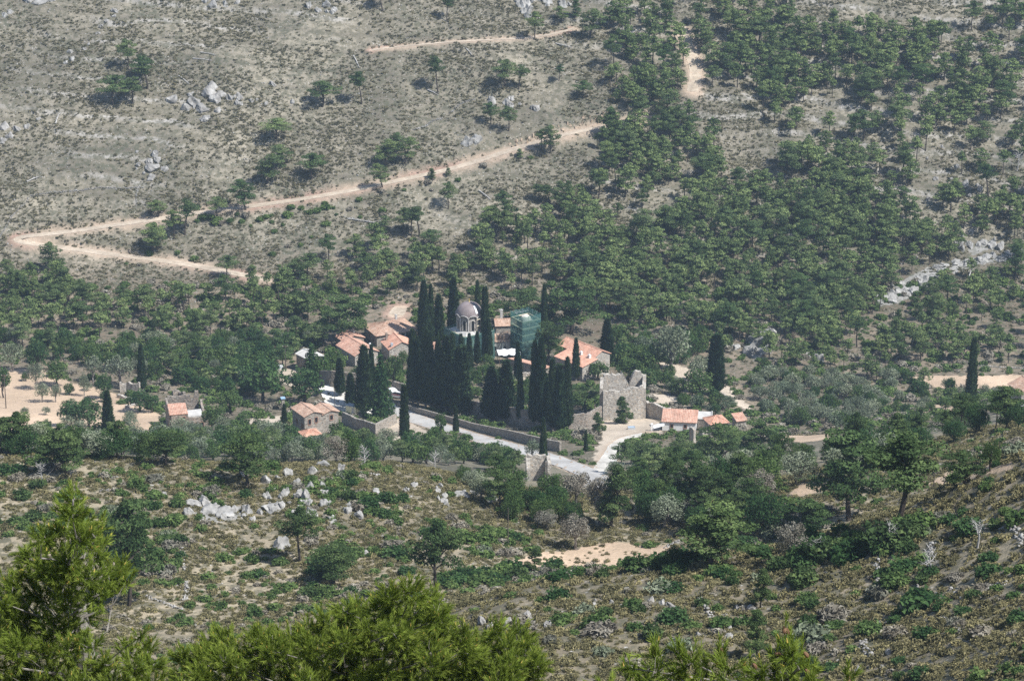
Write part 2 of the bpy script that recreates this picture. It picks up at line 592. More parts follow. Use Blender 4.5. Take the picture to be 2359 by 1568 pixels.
def in_poly(x, y, poly):
    n = len(poly); inside = np.zeros(np.shape(x), bool)
    j = n - 1
    for i in range(n):
        xi, yi = poly[i]; xj, yj = poly[j]
        c = ((yi > y) != (yj > y)) & (x < (xj - xi) * (y - yi) / (yj - yi + 1e-12) + xi)
        inside ^= c
        j = i
    return inside


def resample(P, step=1.0, sm=0):
    P = np.asarray(P, float)
    d = np.r_[0, np.cumsum(np.linalg.norm(np.diff(P[:, :2], axis=0), axis=1))]
    t = np.arange(0, d[-1], step)
    Q = np.stack([np.interp(t, d, P[:, k]) for k in range(P.shape[1])], 1)
    if sm and len(Q) > 5:
        k = np.ones(2 * sm + 1) / (2 * sm + 1)
        pad = np.pad(Q, ((sm, sm), (0, 0)), mode='edge')
        Q = np.stack([np.convolve(pad[:, c], k, mode='valid') for c in range(Q.shape[1])], 1)
    return Q


# road centre lines, read off the photograph and set on the ground
ROADS = {
    'dirt_road': dict(w=3.4, mat='dirt', px=[(640, 649), (580, 637), (520, 626), (460, 614), (400, 604), (320, 594), (250, 585), (180, 575), (100, 566), (50, 558), (24, 556), (8, 553), (14, 548), (40, 546), (100, 541), (180, 531), (270, 518), (350, 507), (450, 491), (550, 479), (640, 467), (720, 455),
                      (800, 441), (880, 424), (960, 407), (1040, 390), (1100, 371), (1150, 355), (1200, 338), (1260, 322), (1310, 307), (1370, 296),
                      (1430, 284), (1490, 271), (1515, 266)]),
    'upper_dirt_road': dict(w=4.0, mat='dirt', px=[(1590, 222), (1602, 192), (1604, 165), (1598, 138), (1584, 112), (1576, 92), (1568, 70), (1562, 48)]),
    'paved_road': dict(w=5.6, mat='paved', px=[(880, 938), (905, 941), (960, 966), (1020, 986), (1100, 1009), (1180, 1030), (1260, 1053), (1320, 1074), (1368, 1096), (1385, 1110), (1380, 1122), (1368, 1140), (1350, 1158)]),
    'gravel_track': dict(w=4.2, mat='gravel', px=[(1378, 1092), (1396, 1068), (1408, 1048), (1422, 1026), (1445, 1010), (1490, 1000), (1520, 998)]),
    'dirt_path': dict(w=4.4, mat='dirt', px=[(926, 702), (919, 714), (914, 726), (900, 738)]),
    'upper_track': dict(w=1.8, mat='dirt', px=[(840, 118), (900, 110), (960, 104), (1010, 99), (1060, 96), (1120, 92), (1180, 91), (1230, 87), (1290, 76), (1340, 60)]),
}
cutmask = np.zeros(Z.shape, np.float32)
roadmask = np.zeros(Z.shape, np.float32)
for nm, rd in ROADS.items():
    uv = resample(np.array(rd['px'], float), 6.0)
    P = gp(uv[:, 0], uv[:, 1], 500)
    P = P[~np.isnan(P[:, 0])]
    Q = resample(P, 1.0, 6)
    Q = resample(Q, 1.0, 3)
    rd['pts'] = Q
rz_done = []
for nm, rd in ROADS.items():
    Q = rd['pts']
    hw = rd['w'] / 2
    R = hw + (3.6 if rd['mat'] == 'dirt' and hw > 1 else 2.2)
    x0, x1, y0, y1 = Q[:, 0].min() - R, Q[:, 0].max() + R, Q[:, 1].min() - R, Q[:, 1].max() + R
    jj = np.where((YS > y0) & (YS < y1))[0]
    for j in jj:
        X = GX[:, j]
        ii = np.where((X > x0) & (X < x1))[0]
        near_q = np.abs(Q[:, 1] - YS[j]) < R
        if not near_q.any() or not len(ii): continue
        q = Q[near_q]
        d = np.hypot(X[ii, None] - q[None, :, 0], YS[j] - q[None, :, 1])
        k = d.argmin(1); dm = d[np.arange(len(ii)), k]
        wgt = 1 - sstep(dm, hw + 0.5, R)
        dz = q[k, 2] - Z[ii, j]
        Z[ii, j] += dz * wgt
        roadmask[ii, j] = np.maximum(roadmask[ii, j], 1 - sstep(dm, hw, hw + 0.5))
        strength = 1.0 if rd['mat'] == 'dirt' else 0.55
        cutmask[ii, j] = np.maximum(cutmask[ii, j], strength * (1 - sstep(dm, hw + 0.6, R - 0.4)))

# car park in front of the monastery gate: levelled
PLAZA_PX = [(735, 908), (760, 900), (800, 896), (850, 897), (885, 912), (912, 930), (908, 944), (862, 950), (828, 956), (790, 950), (752, 934)]
plz = gp([p[0] for p in PLAZA_PX], [p[1] for p in PLAZA_PX], 500)
plz_z = float(np.nanmean(plz[:, 2]))
cx_, cy_ = plz[:, 0].mean(), plz[:, 1].mean()
jj = np.where((YS > plz[:, 1].min() - 5) & (YS < plz[:, 1].max() + 5))[0]
for j in jj:
    for sc_, wgt in ((1.12, 0.6), (1.04, 1.0)):
        poly = [(cx_ + (p[0] - cx_) * sc_, cy_ + (p[1] - cy_) * sc_) for p in plz]
        ins = in_poly(GX[:, j], np.full(len(SS), YS[j]), poly)
        Z[ins, j] += (plz_z - Z[ins, j]) * wgt

# ---- painted ground colours (what the soil itself is)
def wpoly(px, ymin=150):
    P = gp([p[0] for p in px], [p[1] for p in px], ymin)
    return [(a, b) for a, b, c in P if not np.isnan(a)]


C_HILL = np.array((0.212, 0.188, 0.143)); C_SOIL = np.array((0.38, 0.295, 0.22)); C_RED = np.array((0.33, 0.215, 0.165))
C_FIELD = np.array((0.50, 0.375, 0.265)); C_WOOD = np.array((0.20, 0.160, 0.118)); C_NEAR = np.array((0.270, 0.228, 0.160)); C_YARD = np.array((0.50, 0.42, 0.33))
gcol = np.empty(Z.shape + (4,), np.float32)
gcol[..., :3] = C_HILL
nb = sstep(GY, 500, 640)[..., None]
gcol[..., :3] = gcol[..., :3] * nb + C_NEAR * (1 - nb)
val = (sstep(GY, 640, 700) * (1 - sstep(GY, 850, 900)))[..., None]
gcol[..., :3] = gcol[..., :3] * (1 - val) + C_WOOD * val
pn = fbm(GX / 22, GY / 22, 61, 4)[..., None]
gcol[..., :3] *= 1 + 0.42 * pn + 0.30 * fbm(GX / 70, GY / 70, 62, 3)[..., None]
lf = led - np.floor(led)
stony = (sstep(lf, .72, .86) * (1 - sstep(lf, .93, 1.0)) * hill * sstep(fbm(GX / 40, GY / 40, 15, 3), -.12, .25) * (.4 + .9 * vnoise(GX / 2.2, GY / 2.2, 19)))[..., None].clip(0, 1)
gcol[..., :3] = gcol[..., :3] * (1 - stony) + np.array((0.32, 0.30, 0.27)) * stony
brush = (sstep(lf, .0, .10) * (1 - sstep(lf, .2, .35)) * hill * .55)[..., None]
gcol[..., :3] *= 1 - .45 * brush
gcol[..., 3] = 1.0


def paint(px, col, rough, soft=0.0, ymin=150):
    poly = wpoly(px, ymin)
    ys = [p[1] for p in poly]
    jn = fbm(GX / 5, GY / 5, 123, 3) * 1.6
    for j in np.where((YS > min(ys) - 3) & (YS < max(ys) + 3))[0]:
        ins = in_poly(GX[:, j] + jn[:, j], YS[j] + jn[::-1, j], poly)
        gcol[ins, j, :3] = col
        gcol[ins, j, 3] = rough


FIELDS = [
    [(-60, 850), (90, 850), (160, 880), (250, 900), (330, 935), (365, 955), (372, 985), (300, 1000), (255, 1005), (190, 1000), (110, 1010), (60, 1030), (-60, 1030)],
    [(360, 968), (400, 990), (480, 988), (520, 985), (520, 997), (370, 1000)],
    [(2090, 866), (2400, 862), (2400, 893), (2240, 895), (2150, 892)],
    [(2100, 935), (2190, 930), (2230, 945), (2200, 956), (2120, 953)],
    [(1780, 1001), (1910, 999), (1915, 1010), (1850, 1018), (1785, 1015)],
]
YARDS = [
    [(1385, 965), (1440, 975), (1470, 960), (1525, 972), (1530, 998), (1480, 1004), (1430, 1030), (1415, 1070), (1385, 1075), (1365, 1050), (1385, 1015), (1380, 985)],
    [(1565, 897), (1640, 905), (1700, 935), (1735, 945), (1690, 900), (1655, 870), (1600, 850), (1520, 830)],
    [(625, 850), (690, 850), (700, 890), (660, 890)],
    [(1178, 866), (1225, 866), (1225, 885), (1178, 885)],
    [(1500, 905), (1580, 915), (1575, 935), (1500, 925)],
    [(560, 965), (650, 955), (655, 980), (600, 985)],
    [(900, 975), (930, 1000), (1000, 1010), (1000, 1030), (900, 1030), (850, 1020)],
    [(870, 965), (915, 958), (970, 985), (1010, 1000), (940, 1015), (890, 1000)],
]
NEARFIELDS = [
    [(1180, 1290), (1300, 1268), (1400, 1250), (1480, 1252), (1560, 1255), (1580, 1290), (1540, 1308), (1400, 1306), (1250, 1310)],
    [(1800, 1142), (1880, 1105), (1910, 1092), (1915, 1125), (1840, 1145)],
    [(2140, 1110), (2200, 1080), (2300, 1060), (2340, 1075), (2250, 1100), (2180, 1118)],
]
ROCKY = [
    [(2015, 705), (2060, 655), (2130, 615), (2185, 612), (2175, 640), (2110, 680), (2060, 700)],
    [(2190, 610), (2260, 590), (2400, 578), (2400, 592), (2290, 602), (2200, 628)],
    [(2225, 575), (2280, 548), (2290, 560), (2240, 590)],
    [(1715, 815), (1725, 780), (1780, 765), (1775, 800), (1750, 830)],
    [(470, 1165), (560, 1165), (560, 1195), (490, 1205), (440, 1185)],
]
for p in ROCKY: paint(p, np.array((0.31, 0.30, 0.28)), 0.6)
for p in FIELDS: paint(p, C_FIELD, 0.10, ymin=560)
for p in YARDS: paint(p, C_YARD, 0.12, ymin=560)
for p in NEARFIELDS: paint(p, C_FIELD * 0.95, 0.15)
red = sstep(fbm(GX / 26, GY / 26, 201, 3), -0.05, 0.25)[..., None] * (GX < 20)[..., None]
cutc = C_SOIL * (1 - red) + C_RED * red
cm = (cutmask * (0.55 + 0.9 * vnoise(GX / 3, GY / 3, 8))).clip(0, 1)[..., None] * 0.95
gcol[..., :3] = gcol[..., :3] * (1 - cm) + cutc * cm
gcol[..., 3] = gcol[..., 3] * (1 - 0.75 * cm[..., 0])
rm = roadmask[..., None]
gcol[..., :3] = gcol[..., :3] * (1 - rm) + C_SOIL * 1.15 * rm
gcol[..., 3] *= (1 - roadmask)
BARE = np.maximum(roadmask, (gcol[..., 3] < 0.5).astype(np.float32))

nS, nY = Z.shape
V = np.stack([GX, GY, Z], -1).reshape(-1, 3)
ii, jj = np.meshgrid(np.arange(nS - 1), np.arange(nY - 1), indexing='ij')
a = (ii * nY + jj).ravel()
F = np.stack([a, a + nY, a + nY + 1, a + 1], 1)
me = mesh_from("hillside_ground", V, F, M['ground'], smooth=True, col=gcol.reshape(-1, 4))
tag(link("hillside_ground", me), kind='structure')


def grid_val(A, x, y):
    i = np.clip(np.searchsorted(SS, x / y), 0, nS - 1); j = np.clip(np.searchsorted(YS, y), 0, nY - 1)
    return A[i, j]


for nm, rd in ROADS.items():
    Q = rd['pts']; hw = rd['w'] / 2
    T = np.gradient(Q[:, :2], axis=0); T /= np.linalg.norm(T, axis=1)[:, None] + 1e-9
    N = np.stack([-T[:, 1], T[:, 0]], 1)
    wob = 1 + 0.16 * (vnoise(np.arange(len(Q)) / 5.0, np.zeros(len(Q)), 4) - 0.5)
    vs = []; m = 7
    for k in range(m):
        o = (k / (m - 1) * 2 - 1) * hw
        xy = Q[:, :2] + N * (o * wob)[:, None]
        rut = -0.05 if k in (1, 5) else 0.0
        vs.append(np.c_[xy, np.maximum(gz(xy[:, 0], xy[:, 1]) + 0.05, Q[:, 2] + 0.07) + rut + 0.03 * (abs(o) < hw * 0.5)])
    V = np.stack(vs, 1).reshape(-1, 3)
    ii, kk = np.meshgrid(np.arange(len(Q) - 1), np.arange(m - 1), indexing='ij')
    a = (ii * m + kk).ravel()
    F = np.stack([a, a + m, a + m + 1, a + 1], 1)[:, ::-1]
    tag(link(nm, mesh_from(nm, V, F, M[rd['mat']], smooth=True)), kind='structure')
tri = [list(range(len(plz)))]
pv = [(p[0], p[1], plz_z + 0.10) for p in plz]
ar = sum(pv[i][0] * pv[(i + 1) % len(pv)][1] - pv[(i + 1) % len(pv)][0] * pv[i][1] for i in range(len(pv)))
if ar < 0: tri = [tri[0][::-1]]
tag(link("car_park_pavement", mesh_from("car_park_pavement", pv, tri, M['plaza'])), kind='structure')

# ------------------------------------------------------------------ buildings
def window(parent, face, a, z, w, h, L, W, frame_mat='frame', name='window', sill=True):
    """face 'f': on y=0 at x=a;  'l': on x=0 at y=a;  frame proud, dark pane set inside it"""
    def P(s, d, zz):            # s along the face, d outwards
        return (s, -d, zz) if face == 'f' else (-d, s, zz)
    def bar(mb, s0, s1, d0, d1, z0, z1):
        p = [P(s0, d1, z0), P(s1, d1, z0), P(s1, d0, z0), P(s0, d0, z0)]
        q = [P(s0, d1, z1), P(s1, d1, z1), P(s1, d0, z1), P(s0, d0, z1)]
        if face == 'l': p, q = p[::-1], q[::-1]
        mb.hexa(p, q)
    b = 0.13
    mb = MB()
    bar(mb, a - w / 2 - b, a - w / 2, -0.02, 0.09, z - 0.1, z + h + b)
    bar(mb, a + w / 2, a + w / 2 + b, -0.02, 0.09, z - 0.1, z + h + b)
    bar(mb, a - w / 2, a + w / 2, -0.02, 0.085, z + h, z + h + b * 0.98)
    if sill: bar(mb, a - w / 2 - 0.01, a + w / 2 + 0.01, -0.02, 0.16, z - 0.13, z)
    o = mb.build(name, M[frame_mat], parent)
    mp = MB()
    bar(mp, a - w / 2 + 0.002, a + w / 2 - 0.002, -0.02, 0.015, z + 0.002, z + h - 0.002)
    mp.build('pane' if name == 'window' else 'door_leaf', M['pane'] if name == 'window' else M['wood'], o)
    return o


def roof_slab(mb, a, b, c, d, th=0.16, ribs=True, step=0.42):
    """tiled slope: a-b along the eave, d-c along the ridge; low rounded tile courses run up the slope"""
    a, b, c, d = map(Vector, (a, b, c, d))
    n = (b - a).cross(d - a).normalized()
    if n.z < 0: n = -n
    cnt = max(2, int((b - a).length / step)) if ribs else 1
    sub = 4
    pts_e, pts_r = [], []
    for i in range(cnt * sub + 1):
        t = i / (cnt * sub)
        hgt = 0.055 * abs(math.sin(math.pi * t * cnt)) if ribs else 0.0
        wob = (random.random() - 0.5) * 0.05
        pts_e.append(a.lerp(b, t) + n * (th + hgt) + Vector((0, 0, wob * 0.5)))
        pts_r.append(d.lerp(c, t) + n * (th + hgt) + Vector((0, 0, wob)))
    m = len(pts_e)
    low = [a, b, c, d]
    base = len(mb.v)
    mb.v += [tuple(p) for p in pts_e + pts_r + low]
    for i in range(m - 1):
        mb.f.append([base + i, base + i + 1, base + m + i + 1, base + m + i])
    k = base + 2 * m
    mb.f.append([k, k + 3, k + 2, k + 1])
    mb.f.append([k, k + 1] + [base + i for i in range(m - 1, -1, -1)])
    mb.f.append([k + 3] + [base + m + i for i in range(m)] + [k + 2])
    mb.f.append([k, base, base + m, k + 3])
    mb.f.append([k + 1, k + 2, base + 2 * m - 1, base + m - 1])


def ridge(mb, pts, r=0.16):
    mb.tube(pts, r, 6)


def stone_house(name, label, cat, corner, yaw, L, W, h, roof='gable_y', rise=1.6, wall='stone', tile='tile', over=0.3, windows=(), doors=(), chimneys=(),
                h_back=None, group=None, frame='frame', zoff=0.0):
    P = G(*corner, ymin=560)
    o = thing(name, label, cat, P + Vector((0, 0, zoff)), math.radians(yaw), group)
    w = MB()
    x0, x1, y0, y1 = 0, L, 0, W
    b = -5.0
    if roof == 'gable_y':       # ridge along y, gables on y=0 and y=W
        vs = [(0, 0, b), (L, 0, b), (L, 0, h), (L / 2, 0, h + rise), (0, 0, h), (0, W, b), (L, W, b), (L, W, h), (L / 2, W, h + rise), (0, W, h)]
        w.add(vs, [[0, 1, 2, 3, 4], [5, 9, 8, 7, 6], [0, 4, 9, 5], [1, 6, 7, 2], [0, 5, 6, 1]])
    elif roof == 'gable_x':
        vs = [(0, 0, b), (0, W, b), (0, W, h), (0, W / 2, h + rise), (0, 0, h), (L, 0, b), (L, W, b), (L, W, h), (L, W / 2, h + rise), (L, 0, h)]
        w.add(vs, [[0, 4, 3, 2, 1], [5, 6, 7, 8, 9], [0, 5, 9, 4], [1, 2, 7, 6], [0, 1, 6, 5]])
    elif roof == 'shed_y':      # rises towards y=W
        vs = [(0, 0, b), (L, 0, b), (L, W, b), (0, W, b), (0, 0, h), (L, 0, h), (L, W, h + rise), (0, W, h + rise)]
        w.add(vs, [[0, 1, 5, 4], [1, 2, 6, 5], [2, 3, 7, 6], [3, 0, 4, 7], [0, 3, 2, 1]])
    elif roof == 'shed_x':      # rises towards x=L
        vs = [(0, 0, b), (L, 0, b), (L, W, b), (0, W, b), (0, 0, h), (L, 0, h + rise), (L, W, h + rise), (0, W, h)]
        w.add(vs, [[0, 1, 5, 4], [1, 2, 6, 5], [2, 3, 7, 6], [3, 0, 4, 7], [0, 3, 2, 1]])
    else:
        w.box(0, 0, b, L, W, h)
    w.build('wall', M[wall], o)
    r = MB(); e = over
    if roof == 'gable_y':
        s = rise / (L / 2); ze = h - e * s
        roof_slab(r, (-e, W + e, ze), (-e, -e, ze), (L / 2, -e, h + rise), (L / 2, W + e, h + rise))
        roof_slab(r, (L + e, -e, ze), (L + e, W + e, ze), (L / 2, W + e, h + rise), (L / 2, -e, h + rise))
        ridge(r, [(L / 2, -e, h + rise + 0.18), (L / 2, W + e, h + rise + 0.18)])
    elif roof == 'gable_x':
        s = rise / (W / 2); ze = h - e * s
        roof_slab(r, (-e, -e, ze), (L + e, -e, ze), (L + e, W / 2, h + rise), (-e, W / 2, h + rise))
        roof_slab(r, (L + e, W + e, ze), (-e, W + e, ze), (-e, W / 2, h + rise), (L + e, W / 2, h + rise))
        ridge(r, [(-e, W / 2, h + rise + 0.18), (L + e, W / 2, h + rise + 0.18)])
    elif roof == 'shed_y':
        s = rise / W
        roof_slab(r, (-e, -e, h - e * s), (L + e, -e, h - e * s), (L + e, W + e, h + rise + e * s), (-e, W + e, h + rise + e * s))
    elif roof == 'shed_x':
        s = rise / L
        roof_slab(r, (-e, W + e, h - e * s), (-e, -e, h - e * s), (L + e, -e, h + rise + e * s), (L + e, W + e, h + rise + e * s))
    elif roof == 'hip':
        k = min(L, W) / 2
        if L >= W: r0, r1 = (k, W / 2, h + rise), (L - k, W / 2, h + rise)
        else: r0, r1 = (L / 2, k, h + rise), (L / 2, W - k, h + rise)
        A, B, C, D = (-e, -e, h - .1), (L + e, -e, h - .1), (L + e, W + e, h - .1), (-e, W + e, h - .1)
        if L >= W:
            roof_slab(r, A, B, r1, r0); roof_slab(r, C, D, r0, r1)
            roof_slab(r, B, C, r1, r1); roof_slab(r, D, A, r0, r0)
            ends = [(A, r0), (B, r1), (C, r1), (D, r0)]
        else:
            roof_slab(r, A, B, r0, r0); roof_slab(r, B, C, r1, r0)
            roof_slab(r, C, D, r1, r1); roof_slab(r, D, A, r0, r1)
            ends = [(A, r0), (B, r0), (C, r1), (D, r1)]
        for p, q in ends:
            ridge(r, [Vector(p) + Vector((0, 0, .2)), Vector(q) + Vector((0, 0, .2))], 0.14)
        ridge(r, [Vector(r0) + Vector((0, 0, .2)), Vector(r1) + Vector((0, 0, .2))], 0.16)
    elif roof == 'flat':
        r.box(-0.15, -0.15, h + 0.003, L + 0.15, W + 0.15, h + 0.22)
        r.box(-0.15, -0.15, h + 0.223, 0.12, W + 0.15, h + 0.45)
        r.box(L - 0.12, -0.15, h + 0.223, L + 0.15, W + 0.15, h + 0.45)
    ro = r.build('roof', M[tile], o)
    for fc, a, z, ww, hh in windows: window(o, fc, a, z, ww, hh, L, W, frame)
    for fc, a, z, ww, hh in doors: window(o, fc, a, z, ww, hh, L, W, frame, 'door', False)
    for (cx, cy, z0, z1, s, mt) in chimneys:
        c = MB().box(cx - s, cy - s, z0, cx + s, cy + s, z1)
        c.box(cx - s - .07, cy - s - .07, z1 + .002, cx + s + .07, cy + s + .07, z1 + .12)
        c.box(cx - s * .6, cy - s * .6, z1 + .122, cx + s * .6, cy + s * .6, z1 + .34)
        c.build('chimney', M[mt], ro)
    return o


RW = [0]


def ruin_wall(pts, th, hfun, mat, name=None, label=None, cat='ruin wall', parent=None, base=-2.5, jag=0.5, zmode='ground', seed=1, group=None, holes=()):
    """rubble wall along pts (world xyz), ragged top; hfun(t) height above the line. Built as a thick closed shell with a knobbly face."""
    Q = resample(np.array([tuple(p) for p in pts]), 0.45)
    if len(Q) < 2: Q = np.array([tuple(pts[0]), tuple(pts[-1])])
    n = len(Q)
    T = np.gradient(Q[:, :2], axis=0); T /= np.linalg.norm(T, axis=1)[:, None]
    N = np.stack([-T[:, 1], T[:, 0]], 1)
    o0 = Vector(Q[0])
    rows = 12
    V = []
    rg = np.random.default_rng(seed)
    tops = []
    for i in range(n):
        t = i / (n - 1)
        hh = hfun(t) + jag * 1.4 * float(fbm(np.array([i * 0.33 + seed * 9.1]), np.array([seed * 3.7]), seed, 3)[0]) + jag * 0.35 * (rg.random() - 0.5)
        tops.append(max(hh, 0.1))
    for i in range(n):
        zb = Q[i, 2] + base
        for side in (-1, 1):
            for k in range(rows + 1):
                f = k / rows
                z = zb + (tops[i] - base) * f
                bump = 0.07 * (rg.random() - 0.5)
                off = side * (th / 2 * (1.0 - 0.12 * f) + bump)
                V.append((Q[i, 0] + N[i, 0] * off, Q[i, 1] + N[i, 1] * off, z))
    V = np.array(V) - np.array(o0)
    st = 2 * (rows + 1); s1 = rows + 1
    F = []
    for i in range(n - 1):
        for k in range(rows):
            a = i * st + k; b = (i + 1) * st + k
            F.append([a, a + 1, b + 1, b][::-1])
            a += s1; b += s1
            F.append([a, a + 1, b + 1, b])
        a = i * st + rows; b = (i + 1) * st + rows
        F.append([a, b, b + s1, a + s1])
    for i, rev in ((0, False), (n - 1, True)):
        for k in range(rows):
            a = i * st + k
            q = [a, a + 1, a + 1 + s1, a + s1]
            F.append(q[::-1] if not rev else q)
    me = mesh_from(name or 'wall', V, F, M[mat])
    if parent is not None:
        return link(name or 'wall', me, parent, tuple(o0 - Vector(parent.location)) if parent.rotation_euler.z == 0 else None)
    o = link(name, me, None, tuple(o0))
    return tag(o, label, cat, group)


def ground_line(px, ymin=560):
    P = gp([p[0] for p in px], [p[1] for p in px], ymin)
    return [Vector(p) for p in P if not np.isnan(p[0])]


# --- katholikon with the big dome
P = G(1081, 822, 560)
yaw = math.radians(36)
ch = thing('church', 'monastery church with brown ribbed dome, its body wrapped in green scaffold netting', 'church', P, yaw)
H0 = 7.9
b = MB()
b.box(-4.3, -4.3, -4, 4.3, 4.3, H0)
b.build('wall', M['plaster_warm'], ch)
b = MB()
b.hexa([(-4.6, -4.6, H0 + .003), (4.6, -4.6, H0 + .003), (4.6, 4.6, H0 + .003), (-4.6, 4.6, H0 + .003)], [(-4.6, -4.6, H0 + .3), (4.6, -4.6, H0 + .3), (4.6, 4.6, H0 + .3), (-4.6, 4.6, H0 + .3)])
b.hexa([(-4.4, -4.4, H0 + .302), (4.4, -4.4, H0 + .302), (4.4, 4.4, H0 + .302), (-4.4, 4.4, H0 + .302)], [(-3.2, -3.2, H0 + 1.0), (3.2, -3.2, H0 + 1.0), (3.2, 3.2, H0 + 1.0), (-3.2, 3.2, H0 + 1.0)])
b.build('roof', M['concrete'], ch)
DB = H0 + 0.9
DT = DB + 4.1
RD = 3.5
b = MB(); b.lathe([(RD - .15, DB - .4), (RD - .15, DT + .3)], 48)
drum = b.build('drum', M['drum_stone'], ch)
NA = 9
for i in range(NA):
    t = 2 * math.pi * (i + 0.28) / NA
    ct, st_ = math.cos(t), math.sin(t)
    def R3(s, d, z): return ((RD + d) * ct - s * st_, (RD + d) * st_ + s * ct, z)
    # tall arched window: surround and dark pane
    wv, ww = MB(), MB()
    hw = 0.42; z0 = DB + 0.3; z1 = DT - 1.15
    arc = [(hw * math.cos(q), z1 + hw * math.sin(q)) for q in [math.pi * k / 8 for k in range(9)]]
    pl = [(hw, z0)] + arc + [(-hw, z0)]
    nn = len(pl)
    ww.add([R3(s, -0.08, z) for s, z in pl] + [R3(s, -0.16 - .3, z) for s, z in pl], [list(range(nn))])
    oh = hw + .22
    arc2 = [(oh * math.cos(q), z1 + oh * math.sin(q)) for q in [math.pi * k / 8 for k in range(9)]]
    pl2 = [(oh, z0)] + arc2 + [(-oh, z0)]
    vs = [R3(s, 0.04, z) for s, z in pl2] + [R3(s, 0.04, z) for s, z in pl] + [R3(s, -.3, z) for s, z in pl2] + [R3(s, -.3, z) for s, z in pl]
    fs = []
    for k in range(nn - 1):
        fs += [[k, k + 1, nn + k + 1, nn + k], [k, 2 * nn + k, 2 * nn + k + 1, k + 1], [nn + k, nn + k + 1, 3 * nn + k + 1, 3 * nn + k]]
    wv.add(vs, fs)
    win = wv.build('window', M['frame_pale'], drum)
    ww.build('pane', M['pane'], win)
    # white wavy eave over each bay
    eb = MB()
    ang = math.pi / NA
    ptsa = []
    for k in range(11):
        f = -1 + 2 * k / 10
        a2 = t + f * ang
        zz = DT - 0.25 + 0.95 * math.sqrt(max(0, 1 - f * f * 0.98))
        ptsa.append(((RD + .34) * math.cos(a2), (RD + .34) * math.sin(a2), zz))
    eb.tube(ptsa, 0.13, 6)
    eb.build('eave', M['concrete'], drum)
    # gable wall under the eave
    gb = MB()
    lo = []
    hi = []
    for k in range(11):
        f = -1 + 2 * k / 10
        a2 = t + f * ang
        zz = DT - 0.25 + 0.95 * math.sqrt(max(0, 1 - f * f * 0.98))
        lo.append(((RD + .02) * math.cos(a2), (RD + .02) * math.sin(a2), DB)); hi.append(((RD + .02) * math.cos(a2), (RD + .02) * math.sin(a2), zz))
    # pilaster between bays
    pb = MB()
    a3 = t + ang
    c3, s3 = math.cos(a3), math.sin(a3)
    pb.tube([((RD + .05) * c3, (RD + .05) * s3, DB - .1), ((RD + .05) * c3, (RD + .05) * s3, DT - .2)], 0.17, 8)
    pb.build('pilaster', M['concrete'], drum)
# dome skin with pumpkin-like ribs
NV, NH = 108, 22
Vd, Fd = [], []
for j in range(NH + 1):
    ph = j / NH * math.pi / 2
    for i in range(NV):
        t = 2 * math.pi * i / NV
        rib = 0.035 * (abs(math.sin(t * 18)) ** 4) * math.cos(ph)
        scal = 0.95 * math.sqrt(max(0, 1 - 0.98 * (((t / (2 * math.pi / NA) - 0.28 + 0.5) % 1.0) * 2 - 1) ** 2)) - 0.62
        r = (RD + 0.30 - 0.16 * j / NH + rib) * math.cos(ph) ** 0.92
        z = DT + 0.4 + (RD + .05) * 0.98 * math.sin(ph) + scal * max(0.0, 1 - j / 4)
        Vd.append((r * math.cos(t), r * math.sin(t), z))
for j in range(NH):
    for i in range(NV):
        a = j * NV + i; b2 = j * NV + (i + 1) % NV
        Fd.append([a, b2, b2 + NV, a + NV])
Fd.append([NH * NV + i for i in range(NV)])
dome = link('dome', mesh_from('dome', Vd, Fd, M['dome'], smooth=True), ch)
# pale unfinished strip of sheeting on the dome
sb = MB()
vs = []
for j in range(9):
    ph = (0.16 + 0.44 * j / 8) * math.pi / 2
    for dt in (-0.075, 0.075):
        t = math.radians(-90 - 36 + 36) + dt * (1 + .5 * math.sin(ph))
        r = (RD + 0.40) * math.cos(ph) ** 0.92; z = DT + 0.45 + (RD + .1) * 0.98 * math.sin(ph)
        vs.append((r * math.cos(t), r * math.sin(t), z))
sb.add(vs, [[2 * j, 2 * j + 1, 2 * j + 3, 2 * j + 2] for j in range(8)])
sb.build('sheet', M['white'], dome)
fb = MB(); zt = DT + .4 + (RD + .05) * .98
fb.tube([(0, 0, zt - .1), (0, 0, zt + .35)], [0.22, .08], 8)
fb.tube([(0, 0, zt + .3), (0, 0, zt + 1.0)], .05, 5); fb.box(-.28, -.045, zt + .68, .28, .045, zt + .76)
fb.build('cross', M['gold'], dome)
# netting and scaffold round the body
nb_ = MB()
nh0, nh1 = 3.0, H0 + 1.0
for (p, q) in (((-5.2, -5.2), (5.2, -5.2)), ((-5.2, 5.2), (-5.2, -5.2)), ((5.2, -5.2), (5.2, 5.2)), ((5.2, 5.2), (-5.2, 5.2))):
    n = 10
    vs = []
    for i in range(n + 1):
        f = i / n
        x, y = p[0] + (q[0] - p[0]) * f, p[1] + (q[1] - p[1]) * f
        s = 1 + 0.02 * math.sin(i * 2.1)
        vs += [(x * s, y * s, -1.0), (x * (1 + .012 * math.sin(i)), y, 4), (x, y * (1 + .01 * math.cos(i * 1.7)), nh1 - .25 * abs(math.sin(i * 1.3)))]
    nb_.add(vs, [f_ for i in range(n) for f_ in ([3 * i, 3 * i + 3, 3 * i + 4, 3 * i + 1], [3 * i + 1, 3 * i + 4, 3 * i + 5, 3 * i + 2])])
nb_.build('scaffold_netting', M['net'], ch)
pk = MB()
for z in (4.6, 8.3):
    for sgn in (-1,):
        pk.box(-5.1, -5.05, z, 5.1, -4.6, z + .12)
        pk.box(-5.05, -4.59, z + .003, -4.6, 5.1, z + .123)
for x in (-5, -2.5, 0, 2.5, 5):
    pk.tube([(x, -4.95, -3), (x, -4.95, nh1 + .3)], .05, 5)
    pk.tube([(-4.95, x + .02, -3), (-4.95, x + .02, nh1 + .3)], .05, 5)
